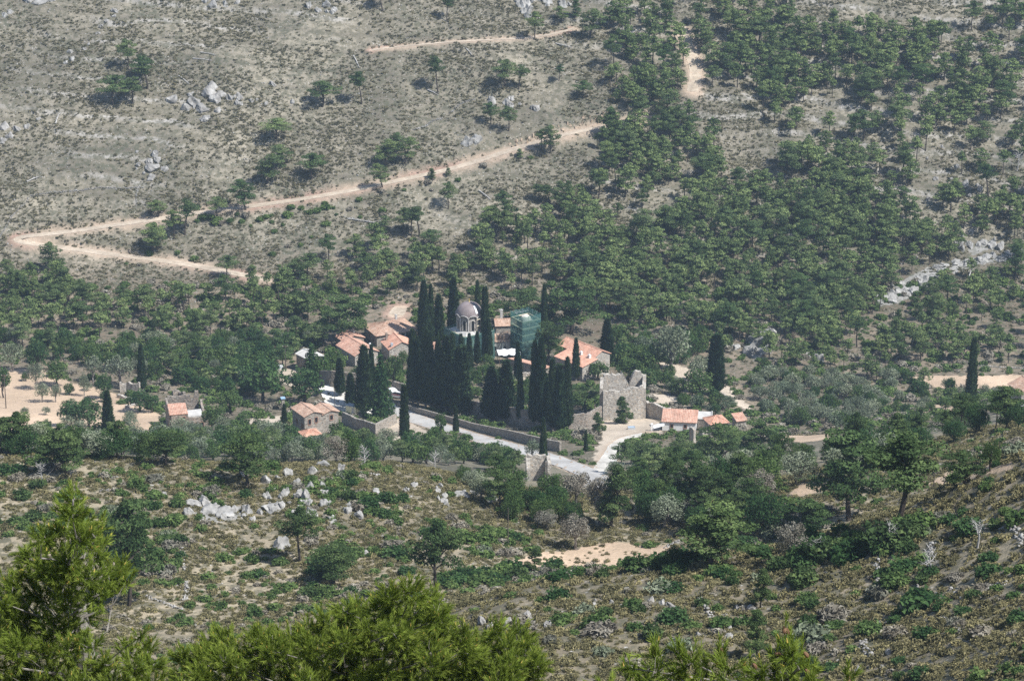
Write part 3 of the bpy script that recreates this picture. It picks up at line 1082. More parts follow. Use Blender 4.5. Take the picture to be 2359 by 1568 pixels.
pk.build('scaffold', M['plank'], ch)
# yellow scaffold bay against the right side of the drum
sc2 = MB()
for z in (DB + 1.9, DB + 3.8):
    for k in range(5):
        t = math.radians(-95 + 18 * k)
        t2 = math.radians(-95 + 18 * (k + 1))
        sc2.tube([(4.3 * math.cos(t), 4.3 * math.sin(t), z), (4.3 * math.cos(t2), 4.3 * math.sin(t2), z)], .13, 5)
for k in range(6):
    t = math.radians(-95 + 18 * k)
    sc2.tube([(4.35 * math.cos(t), 4.35 * math.sin(t), DB - 1), (4.35 * math.cos(t), 4.35 * math.sin(t), DB + 4.4)], .06, 5)
sc2.build('drum_scaffold', M['plank'], ch)

# --- domed, red-roofed narthex between the church and the tower
P = G(1160, 818, 560)
nx = thing('narthex', 'low pink-roofed narthex with small arched windows between church and bell tower', 'chapel', P, math.radians(8))
MB().box(-5, 0, -4, 5.5, 6, 4.2).build('wall', M['plaster_warm'], nx)
r = MB(); r.hexa([(-5.3, -.3, 4.203), (5.8, -.3, 4.203), (5.8, 6.3, 4.203), (-5.3, 6.3, 4.203)], [(-5.2, -.2, 4.5), (5.7, -.2, 4.5), (5.7, 6.2, 4.5), (-5.2, 6.2, 4.5)])
rf = r.build('roof', M['tile_old'], nx)
for i, x in enumerate((-3.0, 0.4, 3.7)):
    d = MB(); d.lathe([(1.75, 4.4), (1.75, 4.9), (1.5, 5.5), (.9, 6.05), (.25, 6.3), (.05, 6.35)], 12, x, 2.2)
    d.build('small_dome', M['tile_old'], rf)
for x in (-2.4, 0.3, 2.8):
    window(nx, 'f', x, 1.5, .55, 1.3, 10, 6, 'frame_pale')
MB().box(-0.6, -0.35, -1, -0.25, 0, 3.6).build('buttress', M['plaster'], nx)
# --- long rubble-roofed wing behind it, with a pale chimney
stone_house('monastery_wing', 'long wing with rubble-strewn old tile roof and pale chimney behind the narthex', 'building', (1142, 790), 6, 11, 5.5, 5.2, 'gable_x', 1.1, 'stone', 'tile_old',
            windows=(('f', 3, 2.2, .8, 1.1), ('f', 7.5, 2.2, .8, 1.1)), chimneys=((2.0, 4.0, 5.4, 8.6, .35, 'concrete'),))

# --- white tarpaulin shelter in the court
P = G(1172, 836, 560)
tp = thing('tarpaulin_shelter', 'white crumpled tarpaulin stretched over the court between narthex and bell tower', 'tarpaulin', P, math.radians(10))
n = 9
vs = [(-3.2 + 6.4 * i / n, -1.8 + 3.6 * j / n, 3.1 + .5 * j / n + .25 * math.sin(i * 1.9 + j) * math.cos(j * 1.3)) for i in range(n + 1) for j in range(n + 1)]
sm = MB(); sm.add(vs, [[i * (n + 1) + j, (i + 1) * (n + 1) + j, (i + 1) * (n + 1) + j + 1, i * (n + 1) + j + 1] for i in range(n) for j in range(n)])
sm.build('sheet', M['white'], tp)
for x, y in ((-3, -1.6), (3, -1.6), (-3, 1.6), (3, 1.6)): MB().tube([(x, y, -1), (x, y, 3.2)], .06, 5).build('post', M['wood'], tp)

# --- bell tower under green netting
P = G(1203, 832, 560)
bt = thing('bell_tower', 'square domed bell tower inside scaffolding wrapped all over in green netting', 'bell tower', P, math.radians(33))
HT = 13.3
S = 6.3
c0 = S / 2
b = MB(); b.box(c0 - 1.75, c0 - 1.75, -3, c0 + 1.75, c0 + 1.75, 10.2)
b.box(c0 - 2.0, c0 - 2.0, 10.203, c0 + 2.0, c0 + 2.0, 10.5)
b.build('wall', M['stone_pale'], bt, (0, 0, -1.7))
b = MB()
for sx in (-1, 1):
    for sy in (-1, 1):
        b.box(c0 + sx * 1.55 - .28, c0 + sy * 1.55 - .28, 10.503, c0 + sx * 1.55 + .28, c0 + sy * 1.55 + .28, 12.2)
for k in (-.55, .0, .55):
    for s in (-1.55, 1.55):
        b.tube([(c0 + k * 1.2, c0 + s, 10.503), (c0 + k * 1.2, c0 + s, 12.2)], .12, 6); b.tube([(c0 + s, c0 + k * 1.2, 10.503), (c0 + s, c0 + k * 1.2, 12.2)], .12, 6)
b.box(c0 - 1.95, c0 - 1.95, 12.203, c0 + 1.95, c0 + 1.95, 12.6)
b.build('belfry', M['stone_pale'], bt, (0, 0, -1.7))
b = MB(); b.lathe([(1.65, 12.603), (1.65, 12.9), (1.5, 13.4), (1.15, 13.9), (.6, 14.2), (.1, 14.35)], 20, c0, c0)
b.build('small_dome', M['plaster_warm'], bt, (0, 0, -1.7))
for (z, hh) in ((8.0, 1.5),):
    for k in (-.75, 0, .75):
        for fc in ('f', 'l'):
            m_ = MB(); mp_ = MB()
            if fc == 'f':
                m_.box(c0 + k - .26, c0 - 1.83, z, c0 + k - .18, c0 - 1.7, z + hh); m_.box(c0 + k + .18, c0 - 1.83, z, c0 + k + .26, c0 - 1.7, z + hh); m_.box(c0 + k - .26, c0 - 1.83, z + hh + .002, c0 + k + .26, c0 - 1.7, z + hh + .12)
                mp_.box(c0 + k - .178, c0 - 1.77, z, c0 + k + .178, c0 - 1.7, z + hh)
            else:
                m_.box(c0 - 1.83, c0 + k - .26, z, c0 - 1.7, c0 + k - .18, z + hh); m_.box(c0 - 1.83, c0 + k + .18, z, c0 - 1.7, c0 + k + .26, z + hh); m_.box(c0 - 1.83, c0 + k - .26, z + hh + .002, c0 - 1.7, c0 + k + .26, z + hh + .12)
                mp_.box(c0 - 1.77, c0 + k - .178, z, c0 - 1.7, c0 + k + .178, z + hh)
            wo = m_.build('window', M['frame_pale'], bt, (0, 0, -1.7))
            mp_.build('pane', M['pane'], wo)
sc = MB()
lev = [1.0, 3.1, 5.2, 7.3, 9.4, 11.4]
xs_ = [0.08, 2.1, 4.2, S - .08]
for x in xs_:
    for y in xs_:
        if x in (xs_[0], xs_[-1]) or y in (xs_[0], xs_[-1]):
            sc.tube([(x, y, -2), (x, y, HT)], .035, 5)
for z in lev:
    for (ax, ay, bx, by) in ((0.06, 0.06, S - .06, 0.06), (S - .06, 0.06, S - .06, S - .06), (S - .06, S - .06, .06, S - .06), (.06, S - .06, .06, .06)):
        sc.tube([(ax, ay, z + 1), (bx, by, z + 1)], .03, 5)
sc.build('scaffold_pole', M['metal'], bt)
for z in lev:
    pk = MB()
    pk.box(.02, .02, z, S - .02, .36, z + .30); pk.box(.02, .363, z + .001, .36, S - .363, z + .301)
    pk.box(.02, S - .36, z, S - .02, S - .02, z + .16); pk.box(S - .36, .363, z + .001, S - .02, S - .363, z + .161)
    pk.build('scaffold_deck', M['plank'], bt)
nb_ = MB()
for (p, q) in (((0, 0), (S, 0)), ((S, 0), (S, S)), ((S, S), (0, S)), ((0, S), (0, 0))):
    n = 12; mrows = 14
    vs = []
    nx_, ny_ = (q[1] - p[1]) / S, -(q[0] - p[0]) / S
    for i in range(n + 1):
        f = i / n
        for k in range(mrows + 1):
            z = -0.5 + (HT + .5) * k / mrows + (0.18 * math.sin(i * 1.7 + p[0]) if k == mrows else 0)
            o_ = 0.07 + 0.06 * math.sin(i * 2.3 + k * 1.1 + p[1]) * math.sin(k * 1.7)
            if i in (0, n): o_ = 0.0
            vs.append((p[0] + (q[0] - p[0]) * f + nx_ * o_, p[1] + (q[1] - p[1]) * f + ny_ * o_, z))
    w_ = mrows + 1
    nb_.add(vs, [[i * w_ + k, (i + 1) * w_ + k, (i + 1) * w_ + k + 1, i * w_ + k + 1] for i in range(n) for k in range(mrows)])
nb_.build('netting', M['net'], bt)

# --- the other buildings
h = stone_house('hip_roofed_house', 'broad hip-roofed stone house with pale old tiles and a dark columned porch', 'house', (868, 799), 24, 12.5, 10, 3.4, 'hip', 1.9, 'stone', 'tile_old', .45,
                windows=(('l', 2.5, 1.2, .8, 1.0), ('l', 5.5, 1.2, .8, 1.0)), chimneys=((8.5, 6.2, 4.4, 6.4, .28, 'concrete'),))
pb = MB()
for x in (5.6, 7.2, 8.8, 10.4): pb.box(x - .14, -.13, 0, x + .14, .1, 3.25)
pb.build('porch_column', M['plaster'], h)
MB().box(5.75, -.012, .1, 10.25, .05, 2.9).build('porch_shade_panel', M['pane'], h)  # flat dark panel standing in for the shade behind the porch columns

stone_house('gabled_house', 'orange-roofed stone house with a gable end, front one of the pair left of the cypresses', 'house', (818, 846), 32, 7.4, 10.5, 3.5, 'gable_y', 1.7, 'stone_pale', 'tile',
            windows=(('f', 1.8, 1.3, .75, 1.1), ('f', 5.4, 1.3, .75, 1.1), ('l', 4, 1.5, .7, 1.0)), chimneys=((5.6, 1.2, 4.2, 5.6, .25, 'plaster'),))
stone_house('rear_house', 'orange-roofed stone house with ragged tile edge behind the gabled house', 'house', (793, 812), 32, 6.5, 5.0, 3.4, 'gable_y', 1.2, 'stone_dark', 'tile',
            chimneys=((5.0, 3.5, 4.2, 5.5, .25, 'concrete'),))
stone_house('terrace_house', 'orange-roofed stone house with wide gable wall and brown chimney above the walled garden', 'house', (897, 833), 20, 7.6, 7.5, 3.7, 'gable_y', 1.9, 'stone_pale', 'tile_new',
            windows=(('f', 1.6, .8, .55, .8), ('f', 4.2, .8, .9, 1.0), ('f', 6.3, 1.6, .6, .8)), chimneys=((1.2, 6.3, 4.2, 6.2, .28, 'stone_dark'), (1.0, .8, 3.9, 5.0, .3, 'metal')))
stone_house('low_annex', 'low annex with narrow orange roof and white wall beside the leading cypresses', 'annex', (1003, 826), 20, 5.0, 4.0, 2.6, 'shed_y', .7, 'plaster', 'tile')
stone_house('small_annex', 'small white-walled annex half hidden behind the cypresses in front of the church', 'annex', (1058, 826), 20, 3.0, 3.0, 3.0, 'flat', 0, 'plaster', 'concrete')
stone_house('court_range', 'long low building with narrow pinkish roof below the netted bell tower', 'building', (1270, 866), 143, 12.5, 3.2, 2.6, 'shed_y', .7, 'stone', 'tile')
# right-hand house: low wing in front of a taller block
lw = stone_house('guest_wing', 'lower orange-roofed stone wing with two white chimneys right of the bell tower', 'house', (1341, 878), 41, 5.2, 11.4, 4.2, 'shed_x', 1.0, 'stone_pale', 'tile_new',
                 windows=(('l', 2.5, 1.6, .8, 1.1), ('l', 5.0, 1.6, .8, 1.1), ('l', 7.6, 1.6, .8, 1.1), ('l', 10.0, 1.6, .8, 1.1)), chimneys=((4.6, 2.2, 4.8, 6.0, .35, 'plaster'), (4.6, 5.6, 4.8, 6.0, .3, 'plaster')))
pl_ = lw.location
hi_ = stone_house('guest_house', 'taller orange gabled stone house adjoining the lower wing right of the bell tower', 'house', (1341, 878), 41, 6.2, 14.5, 5.2, 'gable_y', 1.5, 'stone_pale', 'tile_new')
hi_.location = Vector(pl_) + Vector((math.cos(math.radians(41)) * 5.25 - math.sin(math.radians(41)) * 1.2, math.sin(math.radians(41)) * 5.25 + math.cos(math.radians(41)) * 1.2, 0))
# hut by the road sign
stone_house('stone_hut', 'grey stone hut with low pale roof beside the road sign and pole', 'hut', (713, 862), 38, 5.0, 6.5, 4.3, 'gable_y', .7, 'stone_dark', 'concrete')
# front-left two-part house
f1 = stone_house('arched_window_house', 'stone house with worn pink tiles and brick-framed windows below the car park', 'house', (702, 1000), 30, 5.2, 7.0, 4.8, 'gable_y', .9, 'stone', 'tile_old',
                 windows=(('f', 1.4, 2.4, .75, 1.4), ('f', 3.3, 2.6, .75, 1.4), ('l', 1.3, 1.2, .8, 1.2), ('l', 4.3, 1.6, .8, 1.2)))
f2 = stone_house('side_house', 'lower stone house part with sagging tile roof joined to the arched-window house', 'house', (702, 1000), 30, 4.4, 5.6, 3.9, 'gable_y', .7, 'stone', 'tile_old', windows=(('f', 2.4, 2.0, .8, 1.3),))
f2.location = Vector(f1.location) + Vector((math.cos(math.radians(30)) * 5.21, math.sin(math.radians(30)) * 5.21, 0.5))
stone_house('orange_roofed_shed', 'little orange-roofed shed with white wall below the arched-window house', 'shed', (703, 1024), 25, 4.0, 3.4, 2.0, 'hip', .9, 'plaster', 'tile_new')
# white house and its orange neighbours at the right
stone_house('white_house', 'white-washed cottage with old red tiles and two small dark windows', 'cottage', (1525, 991), -7, 8.6, 5.4, 2.5, 'shed_y', 1.2, 'plaster', 'tile', .3,
            windows=(('f', 2.4, .9, .7, .9), ('f', 5.9, .9, .7, .9)))
stone_house('flat_roofed_annex', 'flat grey-roofed annex wedged between white cottage and orange-roofed hut', 'annex', (1606, 985), -5, 3.6, 5.0, 2.4, 'flat', 0, 'stone_dark', 'concrete')
stone_house('orange_roofed_hut', 'bright orange hip-roofed stone hut right of the flat-roofed annex', 'hut', (1636, 996), 18, 4.8, 4.6, 2.2, 'hip', 1.2, 'stone', 'tile_new')
stone_house('far_hut', 'tiny stone hut with faded orange roof half hidden among the pines', 'hut', (1697, 985), 20, 2.6, 3.0, 1.8, 'shed_y', .8, 'stone', 'tile')
stone_house('edge_house', 'stone house with pale orange roof cut off by the right picture edge', 'house', (2350, 946), 20, 7, 6, 4.6, 'gable_y', 1.4, 'stone', 'tile_old')
ce = stone_house('cistern', 'low flat-topped stone cistern with pale concrete lid below the edge house', 'cistern', (2320, 957), 12, 7.0, 4.2, .7, 'flat', 0, 'stone', 'concrete')

# --- roofless house among the far-left olives: walls of one thing, tiled part of the roof kept
P = G(393, 990, 560)
rh = thing('roofless_house', 'half-ruined stone house in the olive terraces, left part tiled, right part roofless', 'ruined house', P, 0)
ya = math.radians(12)
e1 = Vector((math.cos(ya), math.sin(ya), 0)); e2 = Vector((-math.sin(ya), math.cos(ya), 0))


def local_wall(parent, a, b, hf, mat, th=.6, jag=.35, seed=1, base=-3):
    p0 = Vector(parent.location) + e1 * a[0] + e2 * a[1]; p1 = Vector(parent.location) + e1 * b[0] + e2 * b[1]
    return ruin_wall([p0, p1], th, hf, mat, 'wall', parent=parent, jag=jag, seed=seed, base=base)


local_wall(rh, (.3, 0), (8.7, 0), lambda t: 4.2 if t < .52 else 3.0, 'stone_dark', jag=.1, seed=3)
local_wall(rh, (0, .3), (0, 9.4), lambda t: 4.3 + 1.2 * t, 'stone_dark', jag=.3, seed=4)
local_wall(rh, (.3, 9.4), (8.7, 9.4), lambda t: 5.6 if t < .75 else (4.4 if t < .85 else 6.8), 'stone_dark', jag=.7, seed=5)
local_wall(rh, (8.9, 0), (8.9, 9.4), lambda t: 3.0 + 1.6 * t, 'stone_dark', jag=.5, seed=6)
r = MB()
q = lambda a, b, z: tuple(e1 * a + e2 * b + Vector((0, 0, z)))
roof_slab(r, q(-.2, -.35, 4.15), q(4.6, -.35, 4.15), q(4.5, 4.9, 5.2), q(-.2, 5.1, 5.2))
r.build('roof', M['tile'], rh)
r = MB(); r.hexa([q(4.7, .3, 3.0), q(8.5, .3, 3.0), q(8.5, 4.2, 3.0), q(4.7, 4.2, 3.0)], [q(4.7, .3, 3.3), q(8.5, .3, 3.3), q(8.4, 4.2, 3.6), q(4.7, 4.2, 3.5)])
r.build('floor_slab', M['concrete'], rh)
for (a, z, w_, hh, nm) in ((3.0, 2.6, .85, .9, 'window'), (2.4, 0.0, .9, 1.9, 'door'), (7.6, .6, .9, 1.1, 'window')):
    fr = MB(); pn_ = MB()
    for (s0, s1, z0, z1, d) in ((a - .12, a, z, z + hh, .46), (a + w_, a + w_ + .12, z, z + hh, .46), (a - .12, a + w_ + .12, z + hh + .002, z + hh + .13, .46)):
        fr.hexa([q(s0, -d, z0), q(s1, -d, z0), q(s1, -.2, z0), q(s0, -.2, z0)], [q(s0, -d, z1), q(s1, -d, z1), q(s1, -.2, z1), q(s0, -.2, z1)])
    pn_.hexa([q(a, -.41, z), q(a + w_, -.41, z), q(a + w_, -.2, z), q(a, -.2, z)], [q(a, -.41, z + hh), q(a + w_, -.41, z + hh), q(a + w_, -.2, z + hh), q(a, -.2, z + hh)])
    wo = fr.build(nm, M['frame'], rh); pn_.build('pane' if nm == 'window' else 'door_leaf', M['pane'] if nm == 'window' else M['wood'], wo)

# --- the big ruined tower on the right
P = G(1384, 968, 560)
rt = thing('ruined_tower', 'tall roofless rubble tower with jagged broken top above the track', 'ruined tower', P, 0)
ya = math.radians(9); e1 = Vector((math.cos(ya), math.sin(ya), 0)); e2 = Vector((.05, 1, 0))
local_wall(rt, (.4, 0), (11.2, 0), lambda t: 8.5 - .3 * math.sin(t * 5) + .5 * sstep(np.array(t), .88, .97), 'stone_pale', 1.0, .45, 11)
local_wall(rt, (0, .4), (0, 8.5), lambda t: 8.9, 'stone_pale', 1.0, .4, 12)
local_wall(rt, (.4, 8.5), (11.2, 8.5), lambda t: 8.7 + .9 * math.exp(-((t - .30) / .24) ** 4) + 1.3 * math.exp(-((t - .80) / .12) ** 2) - 2.0 * math.exp(-((t - .63) / .05) ** 2), 'stone_pale', 1.4, 1.3, 13)
local_wall(rt, (11.4, 0), (11.4, 8.5), lambda t: 8.6 - 1.5 * math.exp(-((t - .5) / .2) ** 2) + .8 * (t > .75), 'stone_pale', 1.0, .6, 14)

# --- free-standing walls
def wall_thing(name, label, px, th, h0, h1, mat, jag=.25, seed=1, base=-2.5, cat='stone wall', ymin=560, group=None):
    return ruin_wall(ground_line(px, ymin), th, lambda t: h0 + (h1 - h0) * t, mat, name, label, cat, jag=jag, seed=seed, base=base, group=group)


ruin_wall(ground_line([(1474, 958), (1502, 963), (1531, 968), (1560, 970), (1585, 968)]), .9, lambda t: 4.9 - 2.2 * t, 'stone_pale', 'ruined_curtain_wall', 'crumbling pale rubble wall stepping down from the ruined tower to the white cottage', 'ruin wall', jag=.6, seed=21)
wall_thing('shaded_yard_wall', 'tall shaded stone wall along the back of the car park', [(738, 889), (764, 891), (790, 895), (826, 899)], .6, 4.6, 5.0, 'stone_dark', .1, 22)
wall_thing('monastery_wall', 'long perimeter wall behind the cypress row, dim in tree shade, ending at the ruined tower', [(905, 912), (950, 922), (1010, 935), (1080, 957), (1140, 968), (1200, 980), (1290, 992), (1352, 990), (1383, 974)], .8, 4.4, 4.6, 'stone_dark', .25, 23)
wall_thing('roadside_retaining_wall', 'low retaining wall running along the upper edge of the paved road', [(917, 938), (960, 951), (1020, 969), (1095, 992), (1176, 1011), (1262, 1035), (1293, 1041)], .6, 1.4, 2.7, 'stone', .06, 24)
wall_thing('terrace_retaining_wall', 'stepped stone retaining wall of the terrace under the fir and the cream kiosk', [(790, 972), (820, 986), (866, 999), (890, 986), (912, 974)], .7, 3.0, 2.6, 'stone', .15, 25)
wall_thing('car_park_parapet', 'low rough parapet at the front left of the car park', [(733, 928), (756, 938), (778, 949)], .5, .9, 1.0, 'stone_pale', .1, 26)
wall_thing('court_ruin_wall', 'pale broken wall with bright ground before it, between the cypresses below the tower', [(1176, 870), (1196, 869), (1226, 870)], .7, 2.0, 1.6, 'stone_pale', .4, 27)
wall_thing('garden_wall', 'rough stone wall running down beside the slender fir at the far right of the gardens', [(1640, 905), (1665, 915), (1690, 926)], .6, 1.4, 1.0, 'stone', .2, 28)
wall_thing('olive_terrace_ruin', 'broken pale rubble wall at the foot of the lone upper cypress on the left', [(276, 903), (292, 902), (306, 904), (326, 906)], .7, 2.6, 3.0, 'stone_pale', .9, 29, cat='ruin wall')
wall_thing('field_terrace_wall', 'tumbled grey terrace wall between the dark shrubs and the roofless house', [(272, 915), (300, 921), (312, 932), (290, 940)], .9, .9, .6, 'stone_pale', .4, 30)
wall_thing('brown_ruin_stub', 'stub of brown rubble wall standing behind the roofless house', [(398, 922), (412, 920), (428, 924)], .9, 3.0, 2.4, 'stone_dark', .9, 31, cat='ruin wall')
wall_thing('cottage_ruin_wall', 'tall thin ruined wall standing in front of the orange hip-roofed hut', [(1589, 1019), (1601, 1020)], .8, 4.2, 3.2, 'stone_pale', .9, 32, cat='ruin wall')
wall_thing('cottage_rubble_wall', 'collapsed rubble wall heap beside the tall ruin in front of the hut', [(1614, 1008), (1630, 1007), (1652, 1008)], 1.4, 2.2, 1.4, 'stone_pale', .8, 33, cat='ruin wall')
# ruined arch stub by the road bend
rs = thing('ruined_shelter', 'roofless stub of a tan stone shelter open to the front below the paved road', 'ruin', G(1236, 1122, 560), 0)
ya = math.radians(5); e1 = Vector((math.cos(ya), math.sin(ya), 0)); e2 = Vector((-math.sin(ya), math.cos(ya), 0))
local_wall(rs, (-1.6, 2.6), (2.4, 2.6), lambda t: 4.4, 'stone_pale', .9, .8, 41)
local_wall(rs, (2.5, -.4), (2.5, 2.6), lambda t: 3.6 + .8 * t, 'stone_pale', .8, .5, 42)
local_wall(rs, (-1.6, .6), (-1.6, 2.6), lambda t: 2.8 + 1.6 * t, 'stone_pale', .9, .8, 43)

# --- small man-made things
P = Vector(G(812, 952, 560)); P.z = plz_z + .1
k = thing('kiosk', 'small cream-painted flat-roofed cabin at the edge of the car park', 'kiosk', P, math.radians(-28))
b = MB().box(-1.55, -1.0, -1.2, 1.55, 1.0, 2.25); b.build('wall', M['cream'], k)
b = MB().box(-1.65, -1.1, 2.253, 1.65, 1.1, 2.36); b.build('roof', M['metal'], k)
b = MB().box(.35, -1.03, .02, 1.15, -.98, 1.95); dd = b.build('door', M['concrete'], k)
MB().box(.45, -1.075, .95, .53, -1.031, 1.05).build('handle', M['metal'], dd)

P = G(646, 856, 560)
s = thing('notice_board', 'white notice board on two posts beside the road left of the stone hut', 'sign', P, math.radians(8))
MB().box(-.75, -.04, .7, .75, .04, 2.1).build('board', M['white'], s)
for x in (-.62, .62): MB().box(x - .05, .042, -.8, x + .05, .12, 2.0).build('post', M['metal'], s)
for i, (x, w_) in enumerate(((-.1, .9), (.05, 1.1), (-.15, .8))):
    MB().box(x - w_ / 2, -.055, 1.8 - i * .3, x + w_ / 2, -.041, 1.86 - i * .3).build('text_line', M['blue'], s)


def utility_pole(px, vtop, label, r=.12, cross=True, group='utility poles'):
    P = G(*px, 200)
    H = top_h(px[0], vtop, P)
    o = thing('utility_pole', label, 'utility pole', P, 0, group)
    MB().tube([(0, 0, -1), (0, 0, H)], [r * 1.25, r * .85], 8).build('shaft', M['pole'], o)
    if cross:
        a = MB().box(-.8, -.06, H - .55, .8, .06, H - .42)
        ao = a.build('crossarm', M['wood'], o)
        for x in (-.7, 0, .7):
            MB().tube([(x, 0, H - .43), (x, 0, H - .18)], [.05, .035], 6).build('insulator', M['white'], ao)
    return o, H


p1, h1 = utility_pole((658, 855), 794, 'dark wooden utility pole standing in front of the stone hut')
p2, h2 = utility_pole((14, 940), 861, 'grey utility pole at the left picture edge in the tan olive field')
p3, h3 = utility_pole((664, 812), 752, 'utility pole rising out of the scrub up-slope of the stone hut')
utility_pole((632, 873), 847, 'short post beside the pale road end near the notice board', .1, False)
utility_pole((771, 934), 893, 'thin dark lamp pole in the bright car park', .07, False)
utility_pole((1170, 1256), 1170, 'thin dark pole standing alone on the grassy slope below the ruined shelter', .07, False)
utility_pole((2150, 1121), 1074, 'slim leaning-shadow pole in the pine gap on the right-hand spur', .07, False)
utility_pole((1815, 968), 926, 'thin pole among the silvery olives on the right', .08, False)
utility_pole((1681, 905), 879, 'short pole on the tan path right of the dark double cypress', .08, False)
utility_pole((1589, 1024), 984, 'dark gate post pole in front of the ruined wall by the white cottage', .13, False)


def cable(A, B, sag, label):
    A, B = Vector(A), Vector(B)
    pts = [A.lerp(B, t) - Vector((0, 0, sag * 4 * t * (1 - t))) for t in [i / 24 for i in range(25)]]
    o = MB().tube([p - A for p in pts], .016, 4).build('overhead_cable', M['cable'], None, tuple(A))
    tag(o, label, 'cable', 'overhead cables')


c2, c3 = Vector(p2.location), Vector(p3.location)
for dx, nm in ((-.7, 'lower'), (.7, 'upper')):
    cable(c2 + Vector((dx, 0, h2 - .2)), c3 + Vector((dx, 0, h3 - .2)), 2.5, 'thin %s overhead cable sagging across the left wood behind the lone cypress' % nm)

# white garden pillar posts, trough, parasol, vehicle
P = G(652, 944, 560)
o = thing('stone_pillar', 'tall square pillar with pale green cap beside the arched-window house', 'pillar', P, .3)
MB().box(-.4, -.4, -1, .4, .4, 3.3).build('shaft', M['stone'], o); MB().box(-.6, -.6, 3.303, .6, .6, 3.6).build('cap', M['blue'], o)
P = G(1392, 856, 560)
o = thing('chimney_pillar', 'pale free-standing masonry pillar at the corner of the orange guest house', 'pillar', P, .3)
MB().box(-.35, -.35, -1, .35, .35, 2.4).build('shaft', M['plaster_warm'], o); MB().box(-.48, -.48, 2.403, .48, .48, 2.6).build('cap', M['plaster'], o)
P = G(1501, 992, 560)
o = thing('white_gate_pillar', 'white-washed gate pillar with sloping white awning beside the white cottage', 'pillar', P, 0)
MB().box(-.3, -.3, -.6, .3, .3, 2.0).build('shaft', M['plaster'], o)
a = MB(); a.hexa([(.4, -.8, .9), (3.2, -.4, 1.6), (3.2, 1.2, 1.9), (.4, .8, 1.2)], [(.4, -.8, .98), (3.2, -.4, 1.68), (3.2, 1.2, 1.98), (.4, .8, 1.28)]); a.build('awning', M['white'], o)
P = G(1454, 988, 560)
o = thing('water_trough', 'pale blue-grey water trough on the bare yard below the ruined tower', 'trough', P, .1)
b = MB(); b.box(-.95, -.5, -.2, .95, -.38, .7); b.box(-.95, .38, -.2, .95, .5, .7); b.box(-.95, -.377, -.2, -.83, .377, .7); b.box(.83, -.377, -.2, .95, .377, .7); b.box(-.827, -.377, -.2, .827, .377, .3)
b.build('basin', M['metal'], o)
MB().box(-.82, -.37, .55, .82, .37, .56).build('water', M['blue'], o)
P = G(903, 915, 560)
o = thing('parasol', 'white sun umbrella at the monastery gate beside the tall fir', 'parasol', P, 0)
MB().tube([(0, 0, -.5), (0, 0, 2.9)], .05, 6).build('pole', M['metal'], o)
MB().lathe([(1.5, 2.15), (1.1, 2.5), (.5, 2.8), (.06, 2.95)], 8).build('canopy', M['white'], o)


def van(P, yaw, label):
    o = thing('parked_van', label, 'van', P, yaw)
    L, W, Hh = 4.6, 1.8, 2.0
    prof = [(-2.3, .35), (-2.3, 1.1), (-2.22, 1.95), (.7, 2.0), (1.45, 1.25), (2.2, 1.02), (2.3, .7), (2.3, .35)]
    n = len(prof)
    vs = [(x, -W / 2, z) for x, z in prof] + [(x, W / 2, z) for x, z in prof]
    b = MB(); b.add(vs, [list(range(n)), list(range(2 * n - 1, n - 1, -1))] + [[i, i + n, (i + 1) % n + n, (i + 1) % n] for i in range(n)])
    b.build('body', M['white'], o)
    for sy in (-1, 1):
        y = sy * (W / 2 + .006)
        MB().box(-1.9, min(y, y - sy * .02), 1.3, .6, max(y, y - sy * .02), 1.75).build('window', M['pane'], o)
        MB().box(-2.2, min(y, y - sy * .02), .98, 1.9, max(y, y - sy * .02), 1.2).build('stripe', M['red'], o)
        for x in (-1.5, 1.45):
            wv = MB(); wv.tube([(x, sy * (W / 2 - .2), .33), (x, sy * (W / 2 + .03), .33)], .33, 14); wo = wv.build('wheel', M['rubber'], o)
            MB().tube([(x, sy * (W / 2 + .031), .33), (x, sy * (W / 2 + .045), .33)], .19, 10).build('rim', M['metal'], wo)
        MB().box(2.285, sy * .62 - .14, .72, 2.315, sy * .62 + .14, .9).build('headlight', M['metal'], o)
    MB().add([(.78, -.8, 1.94), (.78, .8, 1.94), (1.46, .8, 1.27), (1.46, -.8, 1.27)], [[0, 3, 2, 1]]).build('windscreen', M['pane'], o)
    return o


P = Vector(G(914, 916, 560)); P.z += .12
van(P, math.radians(155), 'white van with red side stripe parked at the monastery gate')

# ------------------------------------------------------------------ plants: one mesh of each kind, then copies
def unit(v):
    return v / (np.linalg.norm(v, axis=1)[:, None] + 1e-9)


def leaves(C, Rr, n, size, rg, up=0.35, out=0.8, shell=0.55, asp=1.5, ctint=None):
    """C (k,3) clump centres, Rr (k,3) radii -> leaf-sized triangles through the clumps' volume"""
    k = len(C)
    nn = np.full(k, n) if np.isscalar(n) else np.asarray(n)
    idx = np.repeat(np.arange(k), nn)
    m = len(idx)
    d = unit(rg.normal(size=(m, 3)))
    r = (shell + (1 - shell) * rg.random(m))[:, None]
    p = C[idx] + d * r * Rr[idx]
    nrm = unit(out * d + np.array([0, 0, up]) + 0.75 * rg.normal(size=(m, 3)))
    t = unit(np.cross(nrm, rg.normal(size=(m, 3))))
    b = np.cross(nrm, t)
    s = (size * (0.6 + 0.8 * rg.random(m)))[:, None]
    V = np.stack([p - t * s * 0.5 * asp, p + t * s * 0.5 * asp + b * s * 0.1, p + b * s], 1).reshape(-1, 3)
    F = np.arange(3 * m).reshape(-1, 3)
    ct = rg.random(k) if ctint is None else ctint
    ti = np.clip(0.5 + 0.34 * (ct[idx] - 0.5) * 2 + 0.22 * (rg.random(m) - 0.5) * 2, 0, 1)
    return V, F, np.repeat(ti, 3)


